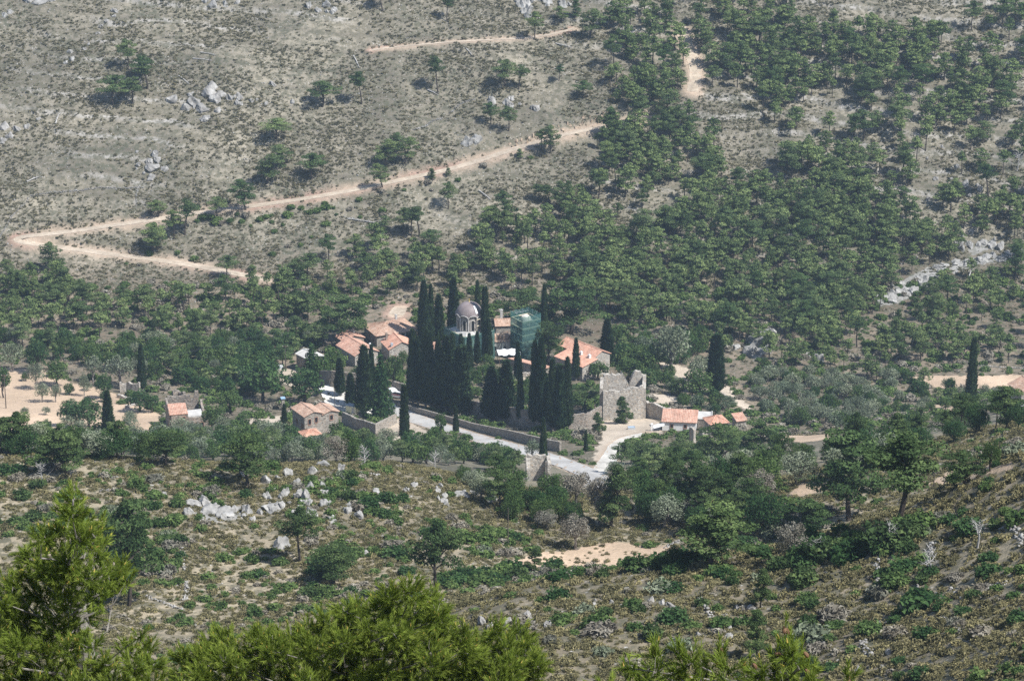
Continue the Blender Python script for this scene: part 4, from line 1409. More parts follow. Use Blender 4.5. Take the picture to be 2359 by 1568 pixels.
def trunk_mb(pts, radii, limbs, n=6):
    mb = MB()
    mb.tube(pts, list(radii), n)
    for a, b, r in limbs:
        a = Vector(a); b = Vector(b)
        m = a.lerp(b, .5) + Vector((0, 0, .12 * (b - a).length))
        mb.tube([a, m, b], [r, r * .7, r * .3], 4, False)
    return mb


def proto_pine(seed, style, n_leaf, size, matname):
    """H = 10 m tall, crown about 6.5 m across"""
    rg = np.random.default_rng(seed)
    H = 10.0
    lean = rg.normal(size=2) * 0.6
    def axis(z):
        f = z / H
        return np.array([lean[0] * f + .25 * math.sin(f * 5 + seed), lean[1] * f + .25 * math.cos(f * 4 + seed), z])
    C, R, L = [], [], []
    if style == 'umbrella': z0, k = 5.0, 14
    elif style == 'cone': z0, k = 1.6, 22
    elif style == 'tall': z0, k = 6.2, 10
    else: z0, k = 3.2, 18
    for i in range(k):
        f = (i + .5) / k
        z = z0 + (H - .5 - z0) * f
        if style == 'umbrella': env = 3.3 * math.sqrt(max(.05, 1 - (max(0, f - .35) / .68) ** 2)) * (0.7 + .3 * min(1, f * 4))
        elif style == 'cone': env = 2.9 * (1 - f) ** .8 + .2
        elif style == 'tall': env = 2.1 * math.sqrt(max(.06, 1 - (abs(f - .45) / .6) ** 2))
        else: env = 3.2 * math.sqrt(max(.06, 1 - (abs(f - .38) / .66) ** 2))
        a = i * 2.399 + rg.normal() * .5
        rr = env * (.45 + .55 * rg.random())
        ax = axis(z)
        c = ax + np.array([math.cos(a) * rr, math.sin(a) * rr, rg.normal() * .3])
        C.append(c)
        s = (.75 + .6 * rg.random()) * (1.0 if style != 'cone' else .85)
        R.append((s * 1.4, s * 1.4, s * (.42 if style != 'cone' else .55)))
        st = axis(max(.8, z - .35 * rr - .4))
        L.append((tuple(st), tuple(c), .075 + .05 * rg.random()))
    for z in np.linspace(z0 + .8, H - .6, 4):
        C.append(axis(z)); R.append((.9, .9, .6))
    C.append(axis(H - .4)); R.append((.7, .7, .6))
    C = np.array(C); R = np.array(R)
    V, F, t = leaves(C, R, n_leaf, size, rg, up=.45)
    crown = mesh_from("pine_crown", V, F, M[matname], tint=t)
    zs = [-.8, 0, 1.5, 3.5, 5.5, 7.5, 9.2]
    tr = trunk_mb([axis(z) for z in zs], [.34, .26, .22, .19, .15, .10, .05], L)
    return crown, mesh_from("pine_trunk", np.array(tr.v), tr.f, M['bark'])


def proto_broad(seed, n_leaf, size, matname, kind='round'):
    """H = 6 m, crown about 6 m across"""
    rg = np.random.default_rng(seed)
    C, R, L = [], [], []
    k = 20 if kind != 'olive' else 17
    for i in range(k):
        th = i * 2.399 + rg.normal() * .3
        f = (i + .5) / k
        zz = 1 - 1.55 * f if kind != 'olive' else 1 - 1.4 * f
        rr = math.sqrt(max(.05, 1 - zz * zz)) * (.75 + .35 * rg.random())
        c = np.array([math.cos(th) * rr * 2.2, math.sin(th) * rr * 2.2, 3.6 + zz * 1.7 + rg.normal() * .25])
        C.append(c); s = .75 + .5 * rg.random()
        R.append((s * 1.15, s * 1.15, s * .95))
        if i % 2 == 0: L.append(((rg.normal() * .1, rg.normal() * .1, 1.2 + rg.random()), tuple(c), .09))
    C.append(np.array([0, 0, 3.6])); R.append((1.7, 1.7, 1.4))
    V, F, t = leaves(np.array(C), np.array(R), n_leaf, size, rg, up=.3, asp=1.3)
    crown = mesh_from("crown", V, F, M[matname], tint=t)
    bend = rg.normal(size=2) * .3
    tr = trunk_mb([(0, 0, -.8), (0, 0, 0), (bend[0], bend[1], 1.2), (bend[0] * .4, bend[1], 2.6), (0, 0, 3.8)], [.36, .28, .22, .16, .06], L)
    return crown, mesh_from("trunk", np.array(tr.v), tr.f, M['bark_pale' if kind == 'olive' else 'bark'])


def proto_cypress(seed, n, split=False):
    """H = 20 m column, about 3 m across; flame-like tufts on a dark solid core"""
    rg = np.random.default_rng(seed)
    H = 20.0
    z = rg.random(n) ** 0.9 * (H - 1.6) + 1.5
    f = (z - 1.5) / (H - 1.5)
    def env(f): return 1.5 * np.minimum(1, (f / .10 + .25) ** .6) * np.clip(1 - f, 0, 1) ** .62 * (1 + 0.0 * f) + .05
    th = rg.random(n) * 2 * math.pi
    lump = 1 + .34 * fbm(th * 2.2 + seed * 7, z * .55, seed, 2) + .12 * fbm(th * 5, z * 1.6, seed + 3, 2)
    r = env(f) * lump * (.88 + .22 * rg.random(n))
    p = np.stack([np.cos(th) * r, np.sin(th) * r, z], 1)
    if split:
        p[:, 0] += .55 * np.sign(np.cos(th)) * (f > .45) * (f - .45)
    out = np.stack([np.cos(th), np.sin(th), np.zeros(n)], 1)
    upv = unit(np.stack([out[:, 0] * .25, out[:, 1] * .25, np.ones(n)], 1) + .28 * rg.normal(size=(n, 3)))
    side = unit(np.cross(upv, out) + .6 * rg.normal(size=(n, 3)) * .5)
    s = (.34 * (.6 + .8 * rg.random(n)))[:, None]
    V = np.stack([p - side * s * .5, p + side * s * .5, p + upv * s * 2.1 + out * s * .25], 1).reshape(-1, 3)
    F = np.arange(3 * n).reshape(-1, 3)
    ti = np.clip(.45 + .5 * fbm(th * 2.2 + seed * 7, z * .55, seed, 2) + .25 * (rg.random(n) - .5), 0, 1)
    # solid core added to block light, tinted dark as the crown's inner shade
    nr, nz = 14, 26
    cv = []
    for j in range(nz + 1):
        ff = j / nz
        zz = 1.5 + ff * (H - 1.7)
        for i in range(nr):
            t = 2 * math.pi * i / nr
            lm = 1 + .34 * float(fbm(np.array([t * 2.2 + seed * 7]), np.array([zz * .55]), seed, 2)[0])
            rr = float(env(np.array([ff]))[0]) * lm * .86
            xo = .55 * np.sign(math.cos(t)) * (ff > .45) * (ff - .45) if split else 0
            cv.append((math.cos(t) * rr + xo, math.sin(t) * rr, zz))
    cf = []
    for j in range(nz):
        for i in range(nr):
            a = j * nr + i; b = j * nr + (i + 1) % nr
            cf += [[a, b, b + nr], [a, b + nr, a + nr]]
    cf += [[0, i + 1, i] for i in range(1, nr - 1)]
    V2 = np.concatenate([V, np.array(cv)]); F2 = np.concatenate([F, np.array(cf) + len(V)])
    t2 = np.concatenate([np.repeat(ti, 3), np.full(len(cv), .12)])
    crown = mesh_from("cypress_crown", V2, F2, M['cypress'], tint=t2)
    tr = MB().tube([(0, 0, -1.5), (0, 0, 0), (0, 0, 2.2), (0, 0, 8)], [.36, .30, .24, .1], 8)
    return crown, mesh_from("cypress_trunk", np.array(tr.v), tr.f, M['bark_pale'])


def proto_fir(seed):
    """H = 14 m, conical, with drooping layered boughs; about 6 m across"""
    rg = np.random.default_rng(seed)
    C, R = [], []
    H = 14.0
    for j in range(16):
        f = j / 15
        z = 1.3 + f * (H - 2)
        rad = 2.9 * (1 - f) ** .85 + .1
        nb = max(3, int(9 * (1 - f) + 3))
        for i in range(nb):
            a = i / nb * 2 * math.pi + j * .7 + rg.normal() * .12
            for q in (.55, .95):
                rr = rad * q * (.9 + .25 * rg.random())
                C.append((math.cos(a) * rr, math.sin(a) * rr, z - .22 * rr + rg.normal() * .1)); R.append((.62, .62, .26))
    C.append((0, 0, H - .4)); R.append((.2, .2, .6))
    V, F, t = leaves(np.array(C), np.array(R), 16, .32, rg, up=.5, shell=.3)
    nr = 10
    cv = []; cf = []
    for j in range(9):
        ff = j / 8; rr = 1.9 * (1 - ff) ** .9 + .04
        for i in range(nr): cv.append((math.cos(2 * math.pi * i / nr) * rr, math.sin(2 * math.pi * i / nr) * rr, 1.2 + ff * (H - 1.8)))
    for j in range(8):
        for i in range(nr):
            a = j * nr + i; b = j * nr + (i + 1) % nr
            cf += [[a, b, b + nr], [a, b + nr, a + nr]]
    V2 = np.concatenate([V, np.array(cv)]); F2 = np.concatenate([F, np.array(cf) + len(V)])
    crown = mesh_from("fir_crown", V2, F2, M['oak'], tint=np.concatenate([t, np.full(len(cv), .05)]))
    tr = MB().tube([(0, 0, -1.5), (0, 0, 0), (0, 0, 10)], [.34, .28, .06], 8)
    return crown, mesh_from("fir_trunk", np.array(tr.v), tr.f, M['bark'])


def proto_bush(seed, n_leaf, size, matname, k=9, flat=.75, up=.35, asp=1.4):
    """about 2 m across and 1.4 m high, sitting on the ground"""
    rg = np.random.default_rng(seed)
    C, R = [], []
    for i in range(k):
        a = i * 2.399; rr = .75 * math.sqrt((i + .4) / k)
        hh = (.75 + .3 * rg.random()) * (1 - .55 * (rr / .85) ** 2)
        C.append((math.cos(a) * rr, math.sin(a) * rr, hh * flat)); s = .32 + .18 * rg.random()
        R.append((s, s, s * .95))
        C.append((math.cos(a) * rr * .9, math.sin(a) * rr * .9, hh * flat * .4)); R.append((s, s, s))
    V, F, t = leaves(np.array(C), np.array(R), n_leaf, size, rg, up=up, asp=asp)
    return mesh_from("bush", V, F, M[matname], tint=t)


PINE_FAR = [proto_pine(100 + i, st, 190, .235, 'pine') for i, st in enumerate(['umbrella', 'round', 'round', 'umbrella', 'tall', 'cone', 'umbrella', 'tall', 'round'])]
PINE_NEAR = [proto_pine(130 + i, st, 260, .22, 'pine_near') for i, st in enumerate(['round', 'umbrella', 'round', 'cone'])]
BROAD = [proto_broad(150 + i, 80, .30, m) for i, m in enumerate(['broad', 'broad', 'oak', 'oak'])]
OLIVE = [proto_broad(160 + i, 80, .26, 'olive', 'olive') for i in range(3)]
BROAD_NEAR = [proto_broad(170 + i, 190, .19, m, kd) for i, (m, kd) in enumerate([('broad', 'round'), ('oak', 'round'), ('olive', 'olive'), ('shrub_grey', 'olive')])]
CYP = [proto_cypress(200 + i, 3600, i == 3) for i in range(4)]
FIR = proto_fir(220)
BUSH = [proto_bush(240 + i, 60, .17, m, 9, fl) for i, (m, fl) in enumerate([('broad', .8), ('oak', .8), ('pine_near', 1.0), ('oak', .65), ('broad', .6)])]
BUSH_GREY = [proto_bush(250 + i, 60, .14, m, 9, .6, .1, 2.6) for i, m in enumerate(['shrub_grey', 'shrub_grey', 'olive'])]
INST = {}


def plant(kind, label, cat, P, proto, h, wscale, H0, rz=None, group=None, parts=('crown', 'trunk'), W0=None):
    o = thing(kind, label, cat, P, random.uniform(0, 6.28) if rz is None else rz, group)
    o.scale = (wscale, wscale, h / H0)
    for nm, me in zip(parts, proto):
        link(nm, me, o)
    return o


def mpp(P):                       # metres per photograph pixel at a point
    return (P[1] * CP - (P[2] - CAMZ) * SP) / FPX


# ------------------------------------------------------------------ pines standing alone (base column, base row, top row, crown width), in pixels
EXCL = []
PINES = [
    ('wind-bent pine, uppermost of the clump on the bare upper-left hillside', 296, 162, 90, 46, 0),
    ('slender pine with bare trunk in the middle of the upper-left hillside clump', 320, 184, 131, 45, 4),
    ('pine with long pale trunk, lower right of the upper-left hillside clump', 338, 206, 141, 45, 4),
    ('broad dark pine with long blue shadow, lower left of the upper-left clump', 260, 240, 173, 72, 0),
    ('dark low pine joined to the broad pine of the upper-left clump', 307, 240, 180, 56, 3),
    ('dark flat-topped pine right of the grey boulder outcrop', 741, 248, 190, 70, 3),
    ('bushy pine with wide shadow, highest of the line climbing from the dirt road', 639, 320, 272, 72, 0),
    ('pine partly behind another, midway up the line climbing from the road', 646, 381, 330, 55, 1),
    ('dense pine just below the middle of the line climbing from the road', 617, 423, 354, 62, 1),
    ('light-crowned pine with leaning trunk above the road cutting', 719, 410, 352, 62, 0),
    ('very dark dense pine standing right on the edge of the dirt road', 564, 483, 416, 60, 1),
    ('small umbrella pine below the dirt road, left of the dark roadside pine', 498, 500, 454, 48, 0),
    ('small pine on the upper edge of the dirt road toward the hairpin', 364, 501, 461, 42, 0),
    ('pine between the two arms of the hairpin, left one of a close pair', 399, 552, 486, 46, 3),
    ('tallest pine between the two arms of the hairpin', 428, 540, 465, 46, 4),
    ('flat wide pine on the bank above the lower hairpin arm', 350, 582, 514, 60, 0),
    ('darker pine tucked against the flat wide pine above the lower hairpin arm', 362, 582, 525, 44, 1),
    ('bushy pine just below the lower hairpin arm at far left', 112, 620, 555, 50, 1),
    ('thin pine right below the bushy pine at far left', 138, 645, 596, 40, 4),
    ('lone small pine near the left picture edge below the hairpin', 17, 642, 596, 36, 0),
    ('umbrella pine with round shadow below the lower hairpin arm', 524, 640, 587, 48, 0),
    ('narrow upright pine at the right end of the lower hairpin arm', 578, 671, 610, 40, 5),
    ('pale leaning pine beside a round dark one above the left wood', 709, 642, 582, 52, 0),
    ('round dark bushy pine touching the pale leaning pine above the left wood', 673, 644, 600, 58, 2),
    ('solitary pine on the grey slope well left of the cypress tops', 758, 603, 538, 42, 0),
    ('thin-stemmed pine standing alone at the upper edge of the left wood', 279, 715, 657, 36, 0),
    ('pine left of the thin-stemmed lone pine at the edge of the left wood', 236, 713, 671, 36, 1),
    ('small crooked pine, leftmost of three at the left wood edge', 211, 712, 674, 30, 0),
    ('pine cut by the top edge of the picture above the upper track', 879, 25, -25, 34, 4),
    ('thin pine with bare stem near the top edge above the upper track', 1030, 49, -8, 28, 4),
    ('forked pine standing on the upper track', 1233, 93, 26, 42, 0),
    ('small pine above the upper track end, left of two', 1294, 54, 15, 32, 2),
    ('upright pine above the upper track end, right of two', 1323, 44, -2, 30, 5),
    ('wide dark pine at the right end of the upper track', 1359, 86, 19, 58, 1),
    ('tall bare-stemmed pine with tiny crown on the mid hillside, left one', 831, 241, 167, 34, 4),
    ('tall bare-stemmed pine with long trunk on the mid hillside, right one', 1007, 214, 134, 36, 4),
    ('large bushy pine with broad blue shadow high on the mid hillside', 1160, 203, 139, 62, 0),
    ('slim pine touching the large bushy pine high on the mid hillside', 1196, 206, 153, 32, 4),
    ('tiny slim pine alone on the hillside above the road', 1288, 187, 150, 20, 4),
    ('round pine casting a round shadow above the road cutting', 1344, 226, 185, 46, 0),
    ('grey-green pine in front of pale boulders, left of two', 1129, 287, 236, 38, 0),
    ('grey-green pine in front of pale boulders, right of two', 1172, 303, 245, 42, 0),
    ('slim pine below the road, left of a pair by the bright cutting', 1246, 350, 299, 26, 4),
    ('taller pine below the road, right of a pair by the bright cutting', 1267, 354, 286, 44, 1),
    ('pine at the upper road edge under the dark clump', 879, 432, 377, 42, 1),
    ('dark pine at the left of the clump above the road', 886, 384, 323, 56, 2),
    ('dark pine at the right of the clump above the road', 934, 377, 316, 48, 1),
    ('pine at the back of the dark clump above the road', 913, 352, 303, 40, 1),
    ('young cone-shaped pine on the lower road edge', 996, 415, 388, 26, 5),
    ('very small bushy pine on the road edge right of the young cone-shaped one', 1032, 405, 386, 18, 5),
    ('small bushy pine on the bank below the road bend', 1195, 365, 343, 22, 5),
    ('pine with leaning trunk on the bare slope above the monastery wood', 1031, 481, 420, 42, 0),
    ('curved-trunk pine at the upper edge of the central wood', 1161, 500, 439, 40, 0),
    ('slim pine, left of twins at the upper edge of the central wood', 1243, 466, 427, 30, 4),
    ('slim pine, right of twins at the upper edge of the central wood', 1264, 469, 428, 32, 4),
    ('thin pine right of the twins at the upper edge of the central wood', 1362, 442, 391, 26, 4),
    ('tall thin pine with dark stem beside the thin one, upper central wood', 1378, 464, 398, 30, 4),
    ('slanting pine left of the bare patch in the upper wood', 1416, 416, 364, 28, 4),
    ('first pine of the four in a row casting one wide shadow on the slope', 887, 533, 497, 32, 0),
    ('second pine of the four in a row casting one wide shadow', 930, 542, 477, 42, 0),
    ('third pine of the four in a row casting one wide shadow', 948, 542, 484, 34, 4),
    ('fourth, darkest pine of the four in a row casting one wide shadow', 964, 545, 477, 42, 4),
    ('spreading pine below and right of the row of four', 996, 570, 528, 50, 0),
    ('pine left of the pair above the brown clearing', 821, 599, 542, 46, 1),
    ('left pine of the pair over the brown clearing', 838, 623, 579, 42, 0),
    ('middle pine over the brown clearing', 877, 623, 579, 42, 0),
    ('right-hand pine over the brown clearing', 898, 618, 581, 40, 0),
    ('tall dark pine standing over the upper dirt road at the top right', 1615, 60, 10, 34, 4),
    ('pine at the inner bend of the dirt road, upper right', 1640, 200, 150, 40, 0),
    ('pine on the spur just right of the descending dirt road', 1585, 318, 270, 40, 4),
    ('tall thin pine alone on the pale spur right of the road', 1850, 500, 440, 34, 4),
    ('umbrella pine on the open slope at the right', 2340, 600, 552, 50, 0),
    ('dark pine alone on the grey slope at the right edge', 2262, 330, 282, 52, 2),
]
PA = gp([p[1] for p in PINES], [p[2] for p in PINES], 560)
pine_used = []
for (lab, u, v, vt, wd_, st), P in zip(PINES, PA):
    if np.isnan(P[0]): continue
    h = max(2.0, top_h(u, vt, P)); k = mpp(P)
    w0 = 4.6 if st == 4 else 6.8
    plant('pine_tree', lab, 'pine tree', P, PINE_FAR[st], h, wd_ * k / w0, 10.0, group='single pines on the open hillside')
    pine_used.append((u, v))

# ---- large trees near the buildings and on the near slopes
BIG = [  # label, kind, base u, v, top v, width px, prototype
    ('big very dark pine behind the hip-roofed house', 'pine', 792, 790, 684, 125, PINE_NEAR[0]),
    ('huge dark spreading pine behind and right of the bell tower', 'pine', 1312, 770, 640, 150, PINE_NEAR[0]),
    ('large pine between the church dome and the bell tower, behind them', 'pine', 1212, 762, 668, 110, PINE_NEAR[2]),
    ('rounded pine rising just right of the bell tower', 'pine', 1266, 842, 742, 72, PINE_NEAR[2]),
    ('pine leaning against the front wall of the ruined tower', 'pine', 1436, 976, 912, 44, PINE_NEAR[3]),
    ('low wide pine inside the wall left of the ruined tower', 'pine', 1350, 950, 890, 72, PINE_NEAR[1]),
    ('slender light pine outside the shaded wall end by the ruined tower', 'pine', 1378, 1003, 948, 36, PINE_NEAR[3]),
    ('big pine with thick visible trunk on the right-hand spur', 'pine', 2065, 1207, 1008, 210, PINE_NEAR[1]),
    ('full dark pine left of the thick-trunked pine on the right-hand spur', 'pine', 1958, 1195, 1000, 180, PINE_NEAR[0]),
    ('wide dark pine at the right of the tan field', 'pine', 1640, 1302, 1168, 175, PINE_NEAR[0]),
    ('tall airy pine with straight trunk above the tan field', 'pine', 1410, 1217, 1068, 96, PINE_NEAR[3]),
    ('tall pine with long dark bare trunk left of the tan field', 'pine', 1003, 1387, 1203, 120, PINE_NEAR[1]),
    ('pine standing alone on the brow below the roofless house', 'pine', 570, 1117, 1000, 110, PINE_NEAR[2]),
    ('windswept pine with curved trunk below the white rocks', 'pine', 688, 1293, 1168, 88, PINE_NEAR[1]),
    ('dark pine with scorched trunk behind the big left foreground pine', 'pine', 296, 1396, 1152, 150, PINE_NEAR[0]),
    ('small bright pine at the edge of the tan field', 'pine', 1230, 1318, 1262, 46, PINE_NEAR[3]),
    ('young cone-shaped pine on the terraced slope lower right', 'pine', 1752, 1400, 1306, 58, PINE_NEAR[3]),
    ('bright young pine low on the terraced slope, beneath the cone-shaped one', 'pine', 1742, 1512, 1408, 66, PINE_NEAR[3]),
    ('dense dark pine high on the right spur, left of two', 'pine', 2180, 1045, 958, 84, PINE_NEAR[2]),
    ('airy pine high on the right spur, right of two', 'pine', 2243, 1045, 968, 72, PINE_NEAR[1]),
    ('leaning pine group tree below the two high spur pines', 'pine', 2216, 1118, 1042, 96, PINE_NEAR[2]),
    ('rounded pine near the right picture edge on the spur', 'pine', 2333, 1048, 995, 70, PINE_NEAR[0]),
    ('bushy pine at the foot of the tan clearing on the right', 'pine', 1868, 1235, 1150, 110, PINE_NEAR[0]),
    ('pine in front of the orange hip-roofed hut', 'pine', 1655, 1075, 978, 95, PINE_NEAR[2]),
    ('pine at the right of the far orange hut', 'pine', 1745, 1075, 972, 100, PINE_NEAR[0]),
    ('dark pine beside the far-left tan slope, above the near brow', 'pine', 150, 1095, 990, 120, PINE_NEAR[0]),
    ('pine among olives above the near brow, left of the lone brow pine', 'pine', 385, 1072, 992, 90, PINE_NEAR[2]),
    ('round dark pine on the slope left of the tall bare-trunk pine', 'pine', 770, 1342, 1255, 104, PINE_NEAR[2]),
    ('round evergreen left of the big left cypress in the tan field', 'oak', 205, 985, 930, 76, BROAD[2]),
    ('wide dark evergreen beside the left cypress in the tan field', 'oak', 165, 982, 930, 70, BROAD[3]),
    ('large dark evergreen oak left of the car park', 'oak', 605, 925, 838, 118, BROAD[2]),
    ('second large evergreen right against the car park', 'oak', 700, 930, 858, 104, BROAD[3]),
    ('bright green broadleaf tree in the garden above the yard wall', 'broad', 768, 870, 815, 70, BROAD[0]),
    ('yellow-green tree left of the bright garden tree above the yard wall', 'broad', 740, 884, 828, 56, BROAD[1]),
    ('rounded green tree right of the tall fir at the gate', 'broad', 905, 892, 828, 54, BROAD[0]),
    ('green tree with visible stem in front of the car park wall ruin', 'broad', 530, 955, 905, 70, BROAD[1]),
    ('open-crowned tree in front of the roofless house', 'broad', 492, 995, 940, 62, BROAD[1]),
    ('bright round tree in the gardens right of the ruined tower', 'broad', 1605, 918, 862, 84, BROAD[0]),
    ('pale green tree by the orange guest house', 'broad', 1378, 876, 838, 56, BROAD[1]),
    ('broad green tree behind the ruined tower', 'broad', 1450, 880, 832, 74, BROAD[0]),
    ('green tree on the slope below the guest house lawn', 'broad', 1500, 862, 806, 80, BROAD[1]),
    ('light olive tree on the path in the right gardens', 'olive', 1545, 862, 762, 100, OLIVE[0]),
    ('grey olive right of the path olive', 'olive', 1610, 880, 828, 64, OLIVE[1]),
    ('round grey olive alone on the tan field by the dry terrace', 'olive', 1325, 1265, 1195, 82, BROAD_NEAR[3]),
    ('bare grey twiggy tree above the tan field', 'olive', 1328, 1165, 1098, 88, BROAD_NEAR[3]),
    ('grey tree beside the tall airy pine', 'olive', 1380, 1205, 1108, 78, BROAD_NEAR[3]),
    ('small dark tree with bare stem at the right end of the tan field', 'oak', 1552, 1308, 1262, 50, BROAD_NEAR[1]),
    ('grey twiggy tree among dark pines right of the tan field', 'olive', 1820, 1290, 1215, 90, BROAD_NEAR[3]),
    ('slanting light-green tree on the right spur', 'broad', 2280, 1085, 1022, 50, BROAD_NEAR[0]),
    ('small olive with dark stem in the middle of the left tan field', 'olive', 194, 912, 868, 30, OLIVE[0]),
    ('olive with forked stem in the left tan field', 'olive', 99, 926, 888, 40, OLIVE[1]),
    ('lean small olive beside the forked one in the left tan field', 'olive', 129, 926, 890, 32, OLIVE[2]),
    ('silver olive at the upper left of the tan field', 'olive', 84, 898, 842, 46, OLIVE[0]),
    ('full green tree next to the silver olive in the tan field', 'broad', 132, 890, 838, 62, BROAD[0]),
    ('large silver olive behind the tan field', 'olive', 275, 890, 828, 76, OLIVE[1]),
    ('silver olive left of the large silver one behind the tan field', 'olive', 215, 880, 826, 50, OLIVE[2]),
    ('silvery olive at the far upper left above the tan field', 'olive', 30, 856, 798, 70, OLIVE[0]),
    ('dark yellowish evergreen right of the far-left olive', 'oak', 88, 858, 790, 60, BROAD[2]),
    ('thin-leaved tree with leaning trunk at the left picture edge', 'broad', 8, 916, 852, 46, BROAD[1]),
    ('dark thick evergreen in the tan field below the broken wall', 'oak', 240, 918, 868, 46, BROAD[3]),
    ('dark evergreen shrub tree left of the roofless house', 'oak', 322, 948, 905, 70, BROAD[2]),
    ('dark evergreen close to the roofless house wall', 'oak', 350, 950, 912, 40, BROAD[3]),
    ('small leafy tree by the paved road below the cypress row', 'broad', 1015, 1006, 955, 30, BROAD[1]),
    ('thin pale tree beside the lone roadside cypress', 'olive', 1225, 1060, 1018, 44, OLIVE[2]),
]
KIND = {'pine': ('pine_tree', 'pine tree', 10.0, 6.8), 'oak': ('evergreen_tree', 'tree', 6.0, 6.6), 'broad': ('broadleaf_tree', 'tree', 6.0, 6.6), 'olive': ('olive_tree', 'olive tree', 6.0, 6.6)}
for (lab, kd, u, v, vt, wd_, pr) in BIG:
    P = G(u, v, 150 if v > 1070 else 560)
    if math.isnan(P.x): P = G(u, v, 150)
    nm, cat, H0_, w0 = KIND[kd]
    h = max(1.5, top_h(u, vt, P)) * (1.12 if kd != 'pine' else 1.0)
    plant(nm, lab, cat, P, pr, h, wd_ * mpp(P) / w0, H0_)
    EXCL.append((P.x, P.y, wd_ * mpp(P) * .42))

# ------------------------------------------------------------------ cypresses
CYPS = [  # label, base u, base v, top v, width, proto
    ('tall cypress with pointed top, leftmost of the group behind the cypress row', 977, 800, 648, 32, 0),
    ('slim cypress tip showing between the two tall ones left of the dome', 993, 795, 656, 20, 1),
    ('stout cypress between the slim tip and the dome', 1011, 792, 680, 30, 2),
    ('tall cypress immediately left of and behind the dome', 1045, 768, 640, 30, 1),
    ('slender cypress peeking out right behind the dome', 1100, 772, 648, 19, 0),
    ('tall cypress in front of the church just right of the dome', 1117, 828, 663, 23, 3),
    ('shorter cypress pressed against the tall one right of the dome', 1125, 830, 733, 20, 1),
    ('small pointed cypress below the netted church front', 1099, 842, 765, 18, 2),
    ('narrow cypress standing free in front of the netted church', 1081, 860, 769, 19, 0),
    ('pointed cypress before the left corner of the church netting', 1062, 866, 770, 20, 1),
    ('lonely tall cypress behind the right side of the bell tower', 1253, 790, 657, 22, 0),
    ('first cypress at the left end of the dark roadside row', 951, 930, 760, 30, 1),
    ('second cypress from the left in the roadside row', 963, 932, 778, 26, 2),
    ('thick third cypress from the left in the roadside row', 980, 938, 757, 32, 0),
    ('fourth cypress from the left in the roadside row, a little thinner', 992, 941, 767, 26, 1),
    ('fifth cypress from the left in the roadside row', 1010, 944, 775, 28, 2),
    ('broad sixth cypress from the left in the roadside row', 1028, 948, 776, 42, 0),
    ('seventh cypress from the left in the roadside row, with thin tip', 1043, 950, 770, 26, 1),
    ('bushy wide cypress at the right end of the left roadside row', 1062, 958, 800, 52, 3),
    ('squat wide cypress, left of the middle pair below the bell tower', 1132, 968, 845, 46, 2),
    ('taller cypress, right of the middle pair below the bell tower', 1166, 972, 832, 46, 0),
    ('slim cypress rising behind the middle pair', 1192, 880, 787, 18, 1),
    ('thin straight cypress with bare white trunk right of the middle pair', 1198, 979, 825, 18, 2),
    ('left cypress of the tall group before the ruined tower', 1231, 984, 787, 28, 1),
    ('tallest cypress of the group before the ruined tower', 1246, 986, 780, 32, 0),
    ('dense cypress right of the tallest in the group before the ruined tower', 1272, 993, 828, 30, 2),
    ('lower wide cypress with bare trunk foot in the group before the ruined tower', 1288, 999, 842, 34, 3),
    ('rightmost cypress of the group before the ruined tower', 1306, 992, 825, 28, 1),
    ('spindle cypress in front of the orange guest house', 1326, 876, 780, 20, 0),
    ('thick dark cypress behind the guest house on the right', 1397, 842, 735, 34, 2),
    ('lone spindle cypress beside the paved road in front of the retaining wall', 1251, 1070, 963, 19, 0),
    ('small thin cypress on the bank between road and gravel track', 1349, 1043, 990, 10, 1),
    ('tiny cypress on the right side of the gravel track', 1423, 1057, 1027, 7, 2),
    ('wide ragged double-topped cypress in the right-hand gardens', 1647, 908, 772, 46, 3),
    ('small cypress with clear stem in the bright car park', 783, 911, 825, 26, 2),
    ('dark rounded cypress in the car park behind the kiosk', 808, 934, 860, 28, 2),
    ('large broad cypress in the car park left of the layered fir', 839, 957, 798, 42, 0),
    ('slim cypress behind the broad one in the car park', 857, 940, 795, 20, 1),
    ('twin-stemmed cypress below the road in front of the terrace', 932, 1020, 888, 24, 3),
    ('short cypress on the lower bank of the paved road', 1050, 1005, 936, 15, 1),
    ('slim ivy-dark cypress at the corner of the arched-window house', 655, 976, 930, 14, 2),
    ('lone upper cypress with straight sides beside the left overhead cables', 328, 902, 793, 21, 2),
    ('big isolated cypress in the tan field at the left', 252, 1021, 901, 32, 0),
    ('small pointed cypress near the left picture edge', 21, 1040, 974, 15, 1),
    ('very tall isolated cypress at the far right of the valley', 2234, 948, 779, 28, 1),
]
for (lab, u, v, vt, wd_, pr) in CYPS:
    P = G(u, v, 560)
    h = top_h(u, vt, P)
    plant('cypress_tree', lab, 'cypress', P, CYP[pr], h, wd_ * .92 * mpp(P) / 2.9, 20.0, group='cypresses round the monastery')
    EXCL.append((P.x, P.y, wd_ * mpp(P) * .4))
for (lab, u, v, vt, wd_) in (('layered conical fir beside the broad cypress on the car park terrace', 878, 964, 813, 66), ('conical fir in front of the stone hut and yard wall', 719, 880, 790, 56)):
    P = G(u, v, 560); h = top_h(u, vt, P)
    plant('fir_tree', lab, 'fir tree', P, FIR, h, wd_ * mpp(P) / 6.0, 14.0)
    EXCL.append((P.x, P.y, 2.5))

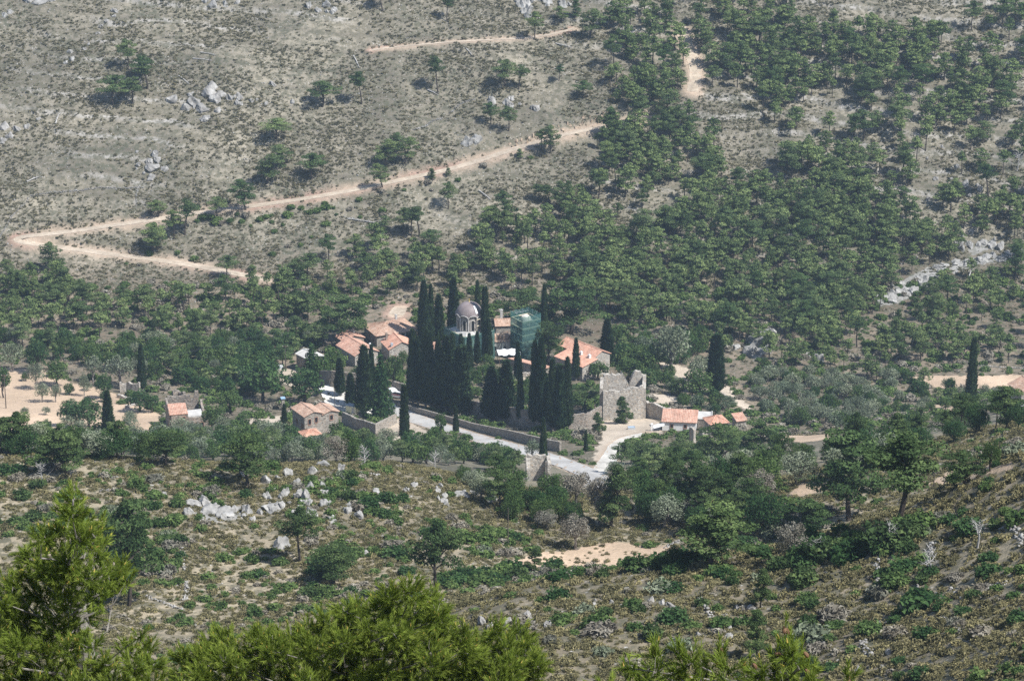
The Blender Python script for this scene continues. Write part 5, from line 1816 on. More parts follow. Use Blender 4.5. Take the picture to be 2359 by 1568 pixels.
# ------------------------------------------------------------------ what is already taken
bpy.context.view_layer.update()
OCC = set()
for o in list(SC.objects):
    if o.type != 'MESH' or o.get('kind') == 'structure': continue
    root = o
    while root.parent: root = root.parent
    if root.get('category') in ('pine tree', 'tree', 'olive tree', 'cypress', 'fir tree', 'cable', 'utility pole'): continue
    mw = o.matrix_world
    co = np.array([mw @ v.co for v in o.data.vertices])
    if o.name.startswith('wall') and o.parent is not None and len(co) < 30:
        lo, hi = co.min(0), co.max(0)
        c = (lo + hi) / 2
        ax = [mw @ Vector(v.co) for v in o.data.vertices]
        fx = np.linspace(0, 1, 14)
        base = co[:, :2]
        ctr = base.mean(0)
        for p in base:
            for t in fx:
                for q in base:
                    m_ = p * (1 - t) + q * t
                    OCC.add((int(m_[0] // 1.5), int(m_[1] // 1.5)))
    else:
        for p in co: OCC.add((int(p[0] // 1.5), int(p[1] // 1.5)))
OCC2 = set()
for (a, b) in OCC:
    for da in (-1, 0, 1):
        for db in (-1, 0, 1): OCC2.add((a + da, b + db))


def free(x, y, r=0.0):
    if (int(x // 1.5), int(y // 1.5)) in OCC2: return False
    for (a, b, q) in EXCL:
        if (x - a) ** 2 + (y - b) ** 2 < (q + r * .3) ** 2: return False
    return True


def scatter(n, smax, y0, y1, rg, dens, need=.5):
    y = np.sqrt(rg.random(n) * (y1 ** 2 - y0 ** 2) + y0 ** 2); s = (rg.random(n) * 2 - 1) * smax
    x = s * y
    ok = (grid_val(gcol[..., 3], x, y) > need * (.5 + rg.random(n))) & (dens(x, y) > rg.random(n))
    x, y = x[ok], y[ok]
    return x, y, gz(x, y)



in_plaza = [(cx_ + (p[0] - cx_) * 1.05, cy_ + (p[1] - cy_) * 1.05) for p in plz]


def sample_zone(poly, su, sv, rg, jit=.9):
    us = [p[0] for p in poly]; vs = [p[1] for p in poly]
    pts = []
    v = min(vs); row = 0
    while v < max(vs):
        u = min(us) + (row % 2) * su / 2
        while u < max(us):
            pts.append((u + (rg.random() - .5) * su * jit, v + (rg.random() - .5) * sv * jit)); u += su
        v += sv; row += 1
    pts = np.array(pts)
    pts = pts[in_poly(pts[:, 0], pts[:, 1], poly)]
    P = gp(pts[:, 0], pts[:, 1], 150)
    ok = ~np.isnan(P[:, 0])
    pts, P = pts[ok], P[ok]
    rmv = grid_val(roadmask, P[:, 0], P[:, 1])
    keep = (rmv < .1) & ~in_poly(P[:, 0], P[:, 1], in_plaza)
    return pts[keep], P[keep]


# (label phrase, polygon, spacing u, spacing v, skip share, min h, max h (m), kind)
PZONES = [
    ('green pine in the wood above the church dome', [(930, 600), (1060, 560), (1200, 545), (1330, 560), (1330, 660), (1150, 668), (960, 660)], 38, 24, .15, 6, 9.5),
    ('pine in the upper central wood below the road', [(1060, 590), (1150, 520), (1260, 470), (1390, 440), (1500, 430), (1520, 560), (1330, 570), (1200, 545)], 36, 25, .18, 6.5, 10),
    ('pine in the dense wood behind the guest house', [(1330, 560), (1520, 560), (1700, 570), (1700, 690), (1700, 770), (1540, 765), (1420, 740), (1320, 690)], 33, 21, .10, 6, 9.5),
    ('pine in the dense mid-slope wood on the right', [(1520, 430), (1640, 440), (1700, 430), (1860, 460), (1990, 520), (2020, 640), (1700, 570), (1520, 560)], 36, 24, .16, 6.5, 10),
    ('pine in the lower right wood above the cliff', [(1700, 570), (2020, 640), (2040, 700), (1960, 780), (1860, 830), (1780, 760), (1700, 770)], 34, 22, .10, 6, 10),
    ('pine in the wood left of the white limestone slabs', [(1860, 460), (2000, 500), (2120, 560), (2160, 600), (2020, 690), (1990, 600)], 36, 24, .12, 6.5, 10),
    ('pine above the white limestone slabs at the right', [(2000, 500), (2080, 520), (2200, 560), (2240, 590), (2170, 610), (2120, 560)], 38, 22, .25, 6, 9),
    ('pine on the slope right of the white limestone slabs', [(2170, 640), (2358, 640), (2400, 700), (2400, 790), (2240, 770), (2110, 760), (2040, 720), (2150, 690)], 42, 27, .30, 6, 10),
    ('pine in the wood behind the far-right tall cypress', [(1960, 780), (2110, 760), (2260, 790), (2240, 850), (2100, 850), (1900, 850)], 42, 25, .25, 6, 9.5),
    ('pine in the high wood at the top right, left part', [(1620, 170), (1680, 110), (1800, 80), (1870, 90), (1880, 210), (1830, 330), (1720, 240)], 37, 25, .12, 7, 10.5),
    ('pine in the high wood at the top right, middle part', [(1870, 90), (2000, 85), (2100, 70), (2160, 90), (2140, 240), (1990, 260), (1880, 210)], 38, 25, .18, 7, 10.5),
    ('pine in the sparse right part of the high wood', [(2160, 90), (2240, 110), (2400, 120), (2400, 240), (2200, 270), (2130, 300), (2140, 240)], 46, 30, .30, 7, 10.5),
    ('pine on the clearing edge of the high right wood', [(1990, 270), (2180, 270), (2140, 400), (2060, 450), (1960, 410), (1880, 330)], 52, 33, .40, 7, 10.5),
    ('pine in the gully wood below the high right wood', [(1830, 330), (1880, 330), (1970, 410), (2060, 470), (2160, 520), (2000, 500), (1860, 440), (1800, 400)], 36, 24, .12, 7, 10.5),
    ('pine on the crest left of the descending dirt road', [(1400, 60), (1450, 10), (1530, 20), (1570, 120), (1590, 180), (1500, 170), (1410, 160)], 40, 25, .16, 7, 10.5),
    ('pine at the top edge right of the descending dirt road', [(1450, -20), (1800, -20), (1830, 60), (1700, 110), (1620, 130), (1590, 60), (1540, 20)], 46, 30, .28, 7, 10.5),
    ('pine in the wood at the road bend', [(1380, 190), (1450, 180), (1570, 190), (1570, 250), (1480, 255), (1400, 250)], 36, 23, .20, 6.5, 10),
    ('pine in the wood just below the road bend', [(1430, 295), (1540, 275), (1600, 300), (1680, 350), (1660, 440), (1500, 430), (1400, 400), (1360, 350)], 38, 25, .20, 6.5, 10.5),
    ('pine near the right edge of the picture, below the high wood', [(2180, 250), (2400, 220), (2400, 330), (2280, 360), (2180, 330)], 60, 40, .35, 7, 10.5),
    ('pine on the right-hand slope above the ridge of white rock', [(2160, 470), (2400, 430), (2400, 575), (2280, 545), (2200, 560)], 46, 26, .22, 6.5, 10),
    ('pine at the top right corner of the picture', [(2200, 20), (2400, 0), (2400, 120), (2260, 110)], 56, 30, .35, 7, 11),
    ('pine on the pale open slope in the right part of the hillside', [(2060, 420), (2180, 330), (2300, 380), (2400, 340), (2400, 440), (2160, 480)], 66, 40, .45, 6.5, 10),
    ('pine in the valley wood between guest house and gully cliff', [(1400, 735), (1560, 755), (1720, 765), (1820, 800), (1900, 830), (2060, 850), (2060, 880), (1900, 870), (1760, 850), (1690, 805), (1560, 780)], 40, 22, .10, 5, 8),
    ('pine on the slope just above the far-right cypress field', [(2100, 790), (2400, 780), (2400, 845), (2260, 845), (2110, 830)], 46, 24, .25, 5, 8.5),
    ('pine in the left wood below the dirt road hairpin', [(-60, 660), (30, 660), (120, 650), (230, 725), (210, 780), (60, 790), (-60, 790)], 37, 23, .10, 6.5, 9.5),
    ('pine in the middle of the left wood', [(230, 725), (340, 700), (440, 690), (560, 680), (560, 770), (380, 790), (210, 780)], 40, 25, .22, 6.5, 9.5),
    ('pine at the right end of the left wood', [(560, 680), (640, 660), (730, 650), (800, 690), (740, 740), (620, 760), (560, 770)], 38, 23, .18, 6, 9),
    ('pine beside the brown clearing above the hip-roofed house', [(730, 640), (830, 625), (930, 635), (1010, 610), (960, 690), (830, 690)], 44, 27, .38, 6, 9),
    ('pine around the wood gap uphill of the cypress tops', [(770, 580), (860, 560), (1040, 530), (1070, 590), (960, 620), (850, 610)], 56, 32, .42, 6.5, 9.5),
]
rg = np.random.default_rng(42)
cand = []
for zi, (lab, poly, su, sv, skip, h0, h1) in enumerate(PZONES):
    pts, P = sample_zone(poly, su * .78, sv * .80, rg)
    for (u, v), p in zip(pts, P):
        gap = float(fbm(np.array([p[0] / 17]), np.array([p[1] / 17]), 91, 3)[0])
        if rg.random() < skip + .04 or gap < -.40 or not free(p[0], p[1], 1.0): continue
        if any(abs(u - a) < 16 and abs(v - b) < 9 for a, b in pine_used): continue
        h = (h0 + (h1 - h0) * rg.random()) * (.62 + .5 * rg.random() ** .7)
        st = rg.choice(9, p=[.17, .14, .13, .12, .09, .06, .13, .06, .10])
        cand.append((h / mpp(p), lab, p, h, int(st), .74 + .5 * rg.random()))
cand.sort(key=lambda c: -c[0])
N_IND = 300 - sum(1 for o in SC.objects if o.get('category') == 'pine tree') - 84
for sz, lab, p, h, st, wv in cand[:N_IND]:
    plant('pine_tree', lab, 'pine tree', tuple(p), PINE_FAR[st], h, h / 10 * wv, 10.0, group=lab.replace('pine', 'pines', 1))


def arrays(me):
    V = np.empty(len(me.vertices) * 3, np.float32); me.vertices.foreach_get("co", V)
    n = len(me.polygons)
    lt = np.empty(n, np.int32); me.polygons.foreach_get("loop_total", lt)
    vi = np.empty(len(me.loops), np.int32); me.loops.foreach_get("vertex_index", vi)
    t = np.full(len(me.vertices), .5, np.float32)
    if "tint" in me.attributes: me.attributes["tint"].data.foreach_get("value", t)
    return V.reshape(-1, 3), lt, vi, t


def merged(name, protos, items, label, cat, mat, kind='stuff', keep=1.0):
    """items: (proto index, x, y, z, rz, sx, sz, tint shift); triangle protos only -> ONE mesh"""
    arr = [arrays(m) for m in protos]
    Vs, Fs, Ts = [], [], []
    off = 0
    by = {}
    for it in items: by.setdefault(it[0], []).append(it)
    for k, its in by.items():
        V, lt, vi, t = arr[k]
        A = np.array([i[1:] for i in its], np.float32)
        c, s = np.cos(A[:, 3]), np.sin(A[:, 3])
        X = V[None, :, 0] * A[:, None, 4]; Y = V[None, :, 1] * A[:, None, 4]; Zz = V[None, :, 2] * A[:, None, 5]
        W = np.stack([X * c[:, None] - Y * s[:, None] + A[:, None, 0], X * s[:, None] + Y * c[:, None] + A[:, None, 1], Zz + A[:, None, 2]], -1)
        n = len(V)
        F = vi.reshape(-1, 3)[None] + (np.arange(len(its)) * n)[:, None, None] + off
        Vs.append(W.reshape(-1, 3)); Fs.append(F.reshape(-1, 3)); Ts.append(np.clip(t[None] + A[:, None, 6], 0, 1).ravel())
        off += n * len(its)
    if not Vs: return None
    me = mesh_from(name, np.concatenate(Vs), np.concatenate(Fs).astype(np.int32), mat, tint=np.concatenate(Ts))
    o = link(name, me)
    return tag(o, label, cat, None, kind)


PINE_LOD = [proto_pine(300 + i, st, 62, .40, 'pine')[0] for i, st in enumerate(['umbrella', 'round', 'round', 'umbrella', 'tall', 'cone', 'umbrella', 'tall', 'round'])]
TR_LOD = []
for i in range(3):
    mb = MB(); mb.tube([(0, 0, -.8), (.1 * i, .1, 3), (.2, -.1 * i, 7)], [.26, .2, .1], 5, False)
    vv = np.array(mb.v); ff = np.array([t for f in mb.f for t in ([f[0], f[1], f[2]], [f[0], f[2], f[3]])], np.int32)
    TR_LOD.append(mesh_from("tr", vv, ff, None, tint=np.full(len(vv), .2)))
rest = cand[N_IND:]


def small_pines(rest):
  merged('pine_wood', PINE_LOD, [(st, p[0], p[1], p[2], rg.random() * 6.28, h / 10 * wv, h / 10, (rg.random() - .5) * .45) for sz, lab, p, h, st, wv in rest],
       'farther small pines of the wood filling the opposite slope', 'pine wood', M['pine'])
  merged('pine_wood_trunks', TR_LOD, [(int(rg.integers(3)), p[0], p[1], p[2], rg.random() * 6.28, h / 10, h / 10, 0) for sz, lab, p, h, st, wv in rest],
       'thin dark trunks under the farther small pines of the wood', 'tree trunks', M['bark'])

# ------------------------------------------------------------------ broadleaf trees, olives and shrubs
BZONES = [  # label, polygon, su, sv, skip, (kind weights: pine, oak, broad, olive, bush-green, bush-grey), height range
    ('bushy tree in the thicket left of the stone hut', [(0, 775), (200, 790), (420, 790), (650, 780), (780, 770), (780, 800), (660, 830), (640, 890), (560, 920), (480, 905), (360, 880), (300, 870), (150, 840), (40, 830)], 34, 20, .12, (.22, .25, .41, .12), (3.2, 6.0)),
    ('leafy garden tree on the slope right of the guest house', [(1400, 770), (1560, 775), (1690, 800), (1640, 860), (1560, 880), (1480, 880), (1420, 830)], 36, 21, .12, (.10, .2, .6, .1), (3.2, 6.0)),
    ('green tree between the ruined tower and the double cypress', [(1480, 870), (1560, 880), (1640, 880), (1700, 930), (1660, 965), (1600, 955), (1500, 920)], 36, 20, .15, (.08, .2, .6, .12), (2.8, 5.0)),
    ('tree in the monastery garden behind the cypress row', [(1080, 850), (1180, 850), (1240, 860), (1300, 900), (1360, 930), (1340, 970), (1240, 960), (1100, 930)], 38, 24, .25, (.05, .35, .5, .1), (2.5, 4.5)),
    ('tree between the monastery houses and the yard wall', [(730, 830), (800, 850), (900, 850), (940, 830), (935, 880), (860, 885), (760, 880)], 34, 22, .25, (0, .4, .6, 0), (2.5, 4.5)),
    ('silvery olive in the grove at the right of the gardens', [(1740, 850), (1900, 860), (2020, 890), (2040, 960), (1960, 995), (1820, 985), (1740, 940)], 38, 22, .10, (.02, .08, .12, .78), (3.2, 5.5)),
    ('tree or olive behind the right spur near the tan field', [(2000, 850), (2100, 870), (2230, 905), (2400, 900), (2400, 950), (2240, 960), (2120, 970), (2040, 960)], 44, 24, .30, (.12, .25, .2, .43), (2.8, 5.0)),
    ('tree in the belt along the near brow left of the car park', [(-60, 1040), (100, 1015), (260, 1020), (420, 1000), (640, 1000), (700, 1030), (800, 1010), (900, 1030), (900, 1068), (600, 1068), (300, 1060), (-60, 1050)], 34, 15, .08, (.16, .2, .28, .36), (3.2, 5.5)),
    ('tree in the belt along the near brow below the paved road', [(900, 1035), (1000, 1035), (1090, 1040), (1180, 1070), (1220, 1100), (1080, 1080), (900, 1066)], 34, 15, .08, (.22, .2, .28, .30), (3.2, 5.5)),
    ('tree in the dark wood right of the road bend', [(1395, 1105), (1440, 1068), (1560, 1062), (1690, 1055), (1720, 1075), (1560, 1115), (1410, 1120)], 38, 17, .10, (.34, .22, .14, .30), (3.6, 6.2)),
    ('tree among the pines above the tan field', [(1440, 1130), (1560, 1112), (1720, 1080), (1880, 1060), (1900, 1090), (1800, 1140), (1760, 1230), (1560, 1240), (1480, 1200)], 62, 28, .20, (.34, .20, .14, .32), (3.4, 6)),
    ('olive or shrub tree standing in the left tan field', [(0, 850), (90, 850), (260, 900), (360, 950), (330, 1000), (100, 1010), (0, 1020)], 74, 34, .45, (0, .3, .15, .55), (2.2, 4.0)),
    ('tree on the back of the right-hand spur', [(1900, 1050), (2000, 1010), (2100, 985), (2240, 965), (2358, 950), (2400, 985), (2280, 1000), (2120, 1040), (2000, 1090), (1900, 1130)], 60, 24, .22, (.45, .28, .12, .15), (3.4, 6)),
    ('tree right of the pale boulders on the near slope', [(1040, 1090), (1200, 1120), (1330, 1170), (1340, 1230), (1200, 1210), (1120, 1170), (1040, 1130)], 54, 26, .22, (.2, .25, .35, .2), (2.6, 4.6)),
]
trees = []
for lab, poly, su, sv, skip, wts, hr in BZONES:
    pts, P = sample_zone(poly, su * .70, sv * .72, rg)
    for (u, v), p in zip(pts, P):
        if rg.random() < skip or not free(p[0], p[1], 1.0): continue
        if grid_val(gcol[..., 3], p[0], p[1]) < .5 and 'field' not in lab and rg.random() < .8: continue
        kd = ['pine', 'oak', 'broad', 'olive'][rg.choice(4, p=wts)]
        h = hr[0] + (hr[1] - hr[0]) * rg.random()
        trees.append((h / mpp(p), lab, kd, p, h))
near_sw = {'pine': lambda: PINE_NEAR[int(rg.integers(4))], 'oak': lambda: BROAD_NEAR[1], 'broad': lambda: BROAD_NEAR[0], 'olive': lambda: BROAD_NEAR[2 if rg.random() < .6 else 3]}
far_sw = {'pine': lambda: PINE_FAR[int(rg.integers(4))], 'oak': lambda: BROAD[2 + int(rg.integers(2))], 'broad': lambda: BROAD[int(rg.integers(2))], 'olive': lambda: OLIVE[int(rg.integers(3))]}
trees.sort(key=lambda c: -c[0])
n_pine = 0
for sz, lab, kd, p, h in trees:
    if kd == 'pine':
        n_pine += 1
        if n_pine > 80:
            rest.append((sz, lab, p, h * 1.2, int(rg.integers(4)), .9 + .3 * rg.random())); continue
    nm, cat, H0_, w0 = KIND[kd]
    pr = near_sw[kd]() if p[1] < 600 else far_sw[kd]()
    if kd == 'pine': h *= 1.3
    phr = {'pine': 'pine', 'oak': 'dark evergreen tree', 'broad': 'green leafy tree', 'olive': 'grey-green olive'}[kd]
    where = lab
    for cut in (' in the ', ' on the ', ' between ', ' behind ', ' among ', ' right of '):
        if cut in lab:
            where = lab[lab.index(cut):]; break
    l2 = phr + where
    wv = h / (10.0 if kd == 'pine' else 6.0) * (.85 + .4 * rg.random())
    plant(nm, l2, cat, (p[0], p[1], p[2] - (.25 * h if kd in ('broad', 'oak') else .1 * h if kd == 'olive' else 0)), pr, h * (1.25 if kd in ('broad', 'oak') else 1), wv, H0_, group=l2 + 's')

small_pines(rest)
NEAR_ROCKS = [(702, 1145), (700, 1190), (766, 1198), (664, 1090), (684, 1140), (628, 1170), (520, 1185), (482, 1178), (446, 1160), (645, 1250), (748, 1160), (742, 1070), (800, 1176), (824, 1188), (952, 1118), (1062, 1142), (1130, 1155), (838, 1276), (655, 1145), (730, 1150), (600, 1140), (560, 1190), (700, 1225)]
SZONES = [
    ('shrub on the open near slope left of the white rocks', [(-60, 1085), (120, 1075), (380, 1085), (470, 1110), (430, 1210), (420, 1330), (300, 1330), (230, 1230), (-60, 1230)], 44, 24, .22, (.6, 1.8)),
    ('shrub among the white rocks on the near slope', [(470, 1085), (700, 1075), (900, 1085), (900, 1190), (780, 1230), (560, 1230), (440, 1190)], 36, 20, .12, (.7, 1.9)),
    ('shrub on the grassy slope below the white rocks', [(430, 1230), (780, 1240), (880, 1300), (900, 1450), (760, 1420), (560, 1460), (420, 1460), (380, 1380)], 62, 40, .42, (.5, 1.5)),
    ('shrub in the hollow left of the bare-trunk pine', [(700, 1290), (900, 1250), (960, 1270), (960, 1400), (840, 1400), (720, 1370)], 42, 28, .15, (.8, 1.9)),
    ('shrub on the brown slope around the lone thin pole', [(900, 1090), (1060, 1130), (1180, 1180), (1250, 1230), (1180, 1300), (1060, 1290), (960, 1230), (900, 1200)], 48, 27, .30, (.6, 1.6)),
    ('bush in the dense hedge along the near edge of the tan field', [(1010, 1330), (1180, 1312), (1400, 1300), (1590, 1296), (1720, 1290), (1720, 1330), (1500, 1330), (1200, 1352), (1030, 1385)], 36, 14, .08, (.9, 1.9)),
    ('bush between the hedge and the foreground pine', [(1050, 1380), (1200, 1350), (1440, 1340), (1640, 1350), (1640, 1500), (1440, 1520), (1240, 1500), (1100, 1440)], 68, 42, .32, (.6, 1.6)),
    ('bush on the terraced slope at lower right', [(1640, 1340), (1900, 1290), (2080, 1250), (2150, 1330), (2100, 1480), (1960, 1560), (1720, 1560), (1650, 1500)], 84, 54, .40, (.6, 1.7)),
    ('bush under the big pines of the right spur', [(1560, 1300), (1760, 1230), (1900, 1200), (2060, 1215), (2150, 1180), (2120, 1240), (1960, 1290), (1760, 1320)], 42, 20, .12, (.8, 2.0)),
    ('bush on the upper part of the right spur', [(2130, 1120), (2240, 1060), (2400, 1030), (2420, 1250), (2280, 1260), (2150, 1250)], 74, 44, .40, (.6, 1.6)),
    ('bush in the lower right corner slope', [(2100, 1330), (2240, 1270), (2420, 1260), (2420, 1600), (2000, 1600), (2080, 1480)], 76, 50, .40, (.5, 1.4)),
    ('shrub along the bank between road and gravel track', [(1300, 1020), (1370, 1012), (1390, 1040), (1370, 1075), (1320, 1060), (1290, 1045)], 26, 13, .2, (.8, 1.9)),
    ('shrub on the terrace below the roadside wall', [(880, 960), (980, 985), (1100, 1020), (1200, 1045), (1180, 1068), (1000, 1030), (880, 1010)], 34, 14, .25, (.7, 1.6)),
    ('shrub around the old stone houses below the car park', [(540, 950), (660, 930), (800, 985), (860, 1010), (760, 1020), (600, 1000)], 34, 17, .3, (.7, 1.7)),
    ('shrub in the far-left olive terraces', [(-40, 930), (60, 925), (280, 900), (330, 960), (250, 1010), (40, 1000)], 70, 30, .6, (.7, 1.6)),
    ('shrub on the yard below the white cottage', [(1440, 1015), (1600, 1005), (1700, 1000), (1700, 1030), (1450, 1040)], 34, 14, .25, (.8, 1.8)),
    ('small bush on the bank below the dirt road', [(440, 505), (640, 480), (800, 455), (1000, 415), (1240, 345), (1260, 360), (1000, 440), (800, 480), (640, 505), (440, 525)], 46, 16, .45, (.8, 1.8)),
    ('small bush scattered over the slope below the road', [(60, 570), (300, 610), (640, 660), (900, 500), (1000, 460), (700, 490), (420, 560), (200, 560)], 60, 36, .45, (.7, 1.5)),
]
sh = []
for lab, poly, su, sv, skip, hr in SZONES:
    pts, P = sample_zone(poly, su * .60, sv * .60, rg)
    for (u, v), p in zip(pts, P):
        if rg.random() < skip or not free(p[0], p[1], .5): continue
        if grid_val(gcol[..., 3], p[0], p[1]) < .3 and rg.random() < .6: continue
        if any(abs(u - a) < 24 and -6 < v - b < 34 for a, b in NEAR_ROCKS): continue
        cl = float(fbm(np.array([p[0] / 10]), np.array([p[1] / 10]), 33, 2)[0])
        if cl < -.12 and rg.random() < .75: continue
        h = (hr[0] + (hr[1] - hr[0]) * rg.random() ** 1.4) * 1.1 * (1 + .7 * max(0, cl))
        grey = rg.random() < .22
        sh.append((h / mpp(p), lab, grey, p, h))
sh.sort(key=lambda c: -c[0])
N_SH = 295
for sz, lab, grey, p, h in sh[:N_SH]:
    me = BUSH_GREY[int(rg.integers(3))] if grey else BUSH[int(rg.integers(5))]
    s = h / 1.4 * (.9 + .5 * rg.random())
    o = link('shrub', me, None, (p[0], p[1], p[2] - .05), (0, 0, rg.random() * 6.28), (s, s, h / 1.4))
    l2 = ('grey twiggy ' if grey else 'green ') + lab
    tag(o, l2, 'shrub', l2.replace('shrub', 'shrubs').replace('bush ', 'bushes '))
mats = {False: M['broad'], True: M['shrub_grey']}
vx, vy, vz = scatter(7000, .19, 690, 868, np.random.default_rng(5), lambda x, y: np.clip(.6 + .9 * fbm(x / 14, y / 14, 55, 3), .1, 1))
for a, b, c in zip(vx, vy, vz):
    if free(a, b, 1.0) and not in_poly(a, b, in_plaza) and grid_val(gcol[..., 3], a, b) > .6: sh.append((0, '', rg.random() < .22, (a, b, c), .8 + 1.7 * rg.random() ** 1.5))
vx, vy, vz = scatter(15000, .28, 195, 440, np.random.default_rng(6), lambda x, y: np.clip(.40 + 1.7 * fbm(x / 12, y / 12, 56, 3), .02, .9) * np.where(y > 385, 1, .5))
for a, b, c in zip(vx, vy, vz):
    if free(a, b, .5) and grid_val(gcol[..., 3], a, b) > .6 and (b > 330 or rg.random() < .3): sh.append((0, '', rg.random() < (.25 if b > 330 else .5), (a, b, c), .4 + .9 * rg.random() ** 2))
for grey in (False, True):
    its = [(int(rg.integers(3)), p[0], p[1], p[2] - .05, rg.random() * 6.28, h / 1.4 * (.9 + .5 * rg.random()), h / 1.4, (rg.random() - .5) * .3) for sz, lab, g, p, h in sh[N_SH:] if g == grey]
    merged('shrubbery', [proto_bush(270 + i, 26, .27, 'oak') for i in range(3)], its,
           'smaller grey twiggy shrubs spread over the slopes' if grey else 'smaller green shrubs spread over the slopes', 'shrubs', mats[grey])

# ------------------------------------------------------------------ low scrub and stones, uncountable
TUFT = [proto_bush(280 + i, 5, .34, 'scrub', 4, .5, .5, 1.8) for i in range(4)]
TUFT_N = [proto_bush(285 + i, 12, .24, 'scrub_near', 5, .5, .4, 1.8) for i in range(4)]


rs_ = np.random.default_rng(77)
x, y, z = scatter(120000, .185, 850, 1045, rs_, lambda x, y: np.clip(.62 + 1.5 * fbm(x / 13, y / 13, 71, 4), .12, 1))
si = .26 + .62 * rs_.random(len(x)) ** 2.6
merged('scrub', TUFT, [(int(rs_.integers(4)), a, b, c - .04, rs_.random() * 6.28, s, s * (.7 + .5 * rs_.random()), (rs_.random() - .5) * .55) for a, b, c, s in zip(x, y, z, si)],
       'low grey-green cushion scrub over the whole opposite hillside', 'scrub', M['scrub'])
x, y, z = scatter(126000, .29, 190, 470, rs_, lambda x, y: np.clip(.88 + 1.3 * fbm(x / 9, y / 9, 72, 3), .35, 1), .25)
si = .24 + .46 * rs_.random(len(x)) ** 1.8
merged('scrub', TUFT_N, [(int(rs_.integers(4)), a, b, c - .03, rs_.random() * 6.28, s, s * (.7 + .5 * rs_.random()), (rs_.random() - .5) * .6) for a, b, c, s in zip(x, y, z, si)],
       'low dry cushion scrub over the near slopes', 'scrub', M['scrub_near'])
x, y, z = scatter(9000, .19, 690, 852, rs_, lambda x, y: np.full(len(x), .7))
si = .35 + .5 * rs_.random(len(x)) ** 2
merged('undergrowth', TUFT, [(int(rs_.integers(4)), a, b, c - .04, rs_.random() * 6.28, s, s, (rs_.random() - .5) * .6) for a, b, c, s in zip(x, y, z, si) if free(a, b)],
       'undergrowth between the trees of the valley floor', 'undergrowth', M['scrub'])


def proto_rock(seed, sub=1, mat='rock', jag=.32):
    import bmesh
    bm = bmesh.new()
    bmesh.ops.create_icosphere(bm, subdivisions=sub, radius=1.0)
    rg2 = np.random.default_rng(seed)
    planes = [(unit(rg2.normal(size=(1, 3)))[0], .55 + .35 * rg2.random()) for _ in range(9 if sub < 3 else 17)]
    ph = rg2.random(3) * 50
    for v in bm.verts:
        p = np.array(v.co)
        for nrm, d in planes:
            q = float(p @ nrm)
            if q > d: p = p - nrm * (q - d) * .92
        if sub >= 3:
            p = p * (1 + .55 * float(fbm(np.array([p[0] * 1.6 + ph[0] + p[2]]), np.array([p[1] * 1.6 + ph[1] - p[2]]), seed, 3)[0]))
        p = p * (1 + jag * .5 * (rg2.random() - .5))
        p[2] = p[2] * .8
        v.co = p
    bmesh.ops.triangulate(bm, faces=bm.faces[:])
    me = bpy.data.meshes.new("rock")
    bm.to_mesh(me); bm.free()
    me.materials.append(M[mat])
    return me


STONE = [proto_rock(400 + i, 1, 'rock', .3) for i in range(5)]
x, y, z = scatter(22000, .185, 850, 1045, rs_, lambda x, y: np.clip(.25 + 1.9 * fbm(x / 16, y / 16, 73, 3) - .3 * (x > 40), .04, .9))
si = .09 + .36 * rs_.random(len(x)) ** 4
merged('rubble', STONE, [(int(rs_.integers(5)), a, b, c + .02, rs_.random() * 6.28, s, s * .8, 0) for a, b, c, s in zip(x, y, z, si)],
       'loose pale stones strewn over the opposite hillside', 'stones', M['rock'])
x, y, z = scatter(2600, .19, 240, 470, rs_, lambda x, y: np.clip(.15 + 1.6 * fbm(x / 12, y / 12, 74, 3), .03, .8), .2)
si = .07 + .22 * rs_.random(len(x)) ** 3
merged('rubble', STONE, [(int(rs_.integers(5)), a, b, c + .01, rs_.random() * 6.28, s, s * .8, 0) for a, b, c, s in zip(x, y, z, si)],
       'loose pale stones strewn over the near slopes', 'stones', M['rock'])

# ------------------------------------------------------------------ boulders and outcrops
ROCK = [proto_rock(420 + i, 3, 'rock', .16) for i in range(6)]
ROCKW = [proto_rock(430 + i, 3, 'rock_white', .16) for i in range(5)]
ROCKT = [proto_rock(440 + i, 3, 'rock_tan', .18) for i in range(3)]


def boulders(label, lst, protos, group, flat=.9, ymin=150, cat='boulder', nm='boulder'):
    for k, (u, v, w_, h_) in enumerate(lst):
        P = G(u, v, ymin)
        if math.isnan(P.x): continue
        q = mpp(P)
        sx, sz = w_ * q / 2, h_ * q / 1.2
        o = link(nm, protos[(k + int(u)) % len(protos)], None, (P.x, P.y + sx * .5, P.z + sz * .02), (rg.normal() * .12, rg.normal() * .12, rg.random() * 6.28), (sx * 1.05, sx * (.85 + .3 * rg.random()), sz))
        tag(o, label[k] if isinstance(label, list) else label, cat, group)


def cluster(c, n, spread, wr, seed):
    g = np.random.default_rng(seed)
    return [(c[0] + g.normal() * spread[0], c[1] + g.normal() * spread[1], *(2 * [wr[0] + (wr[1] - wr[0]) * g.random()])) for _ in range(n)]


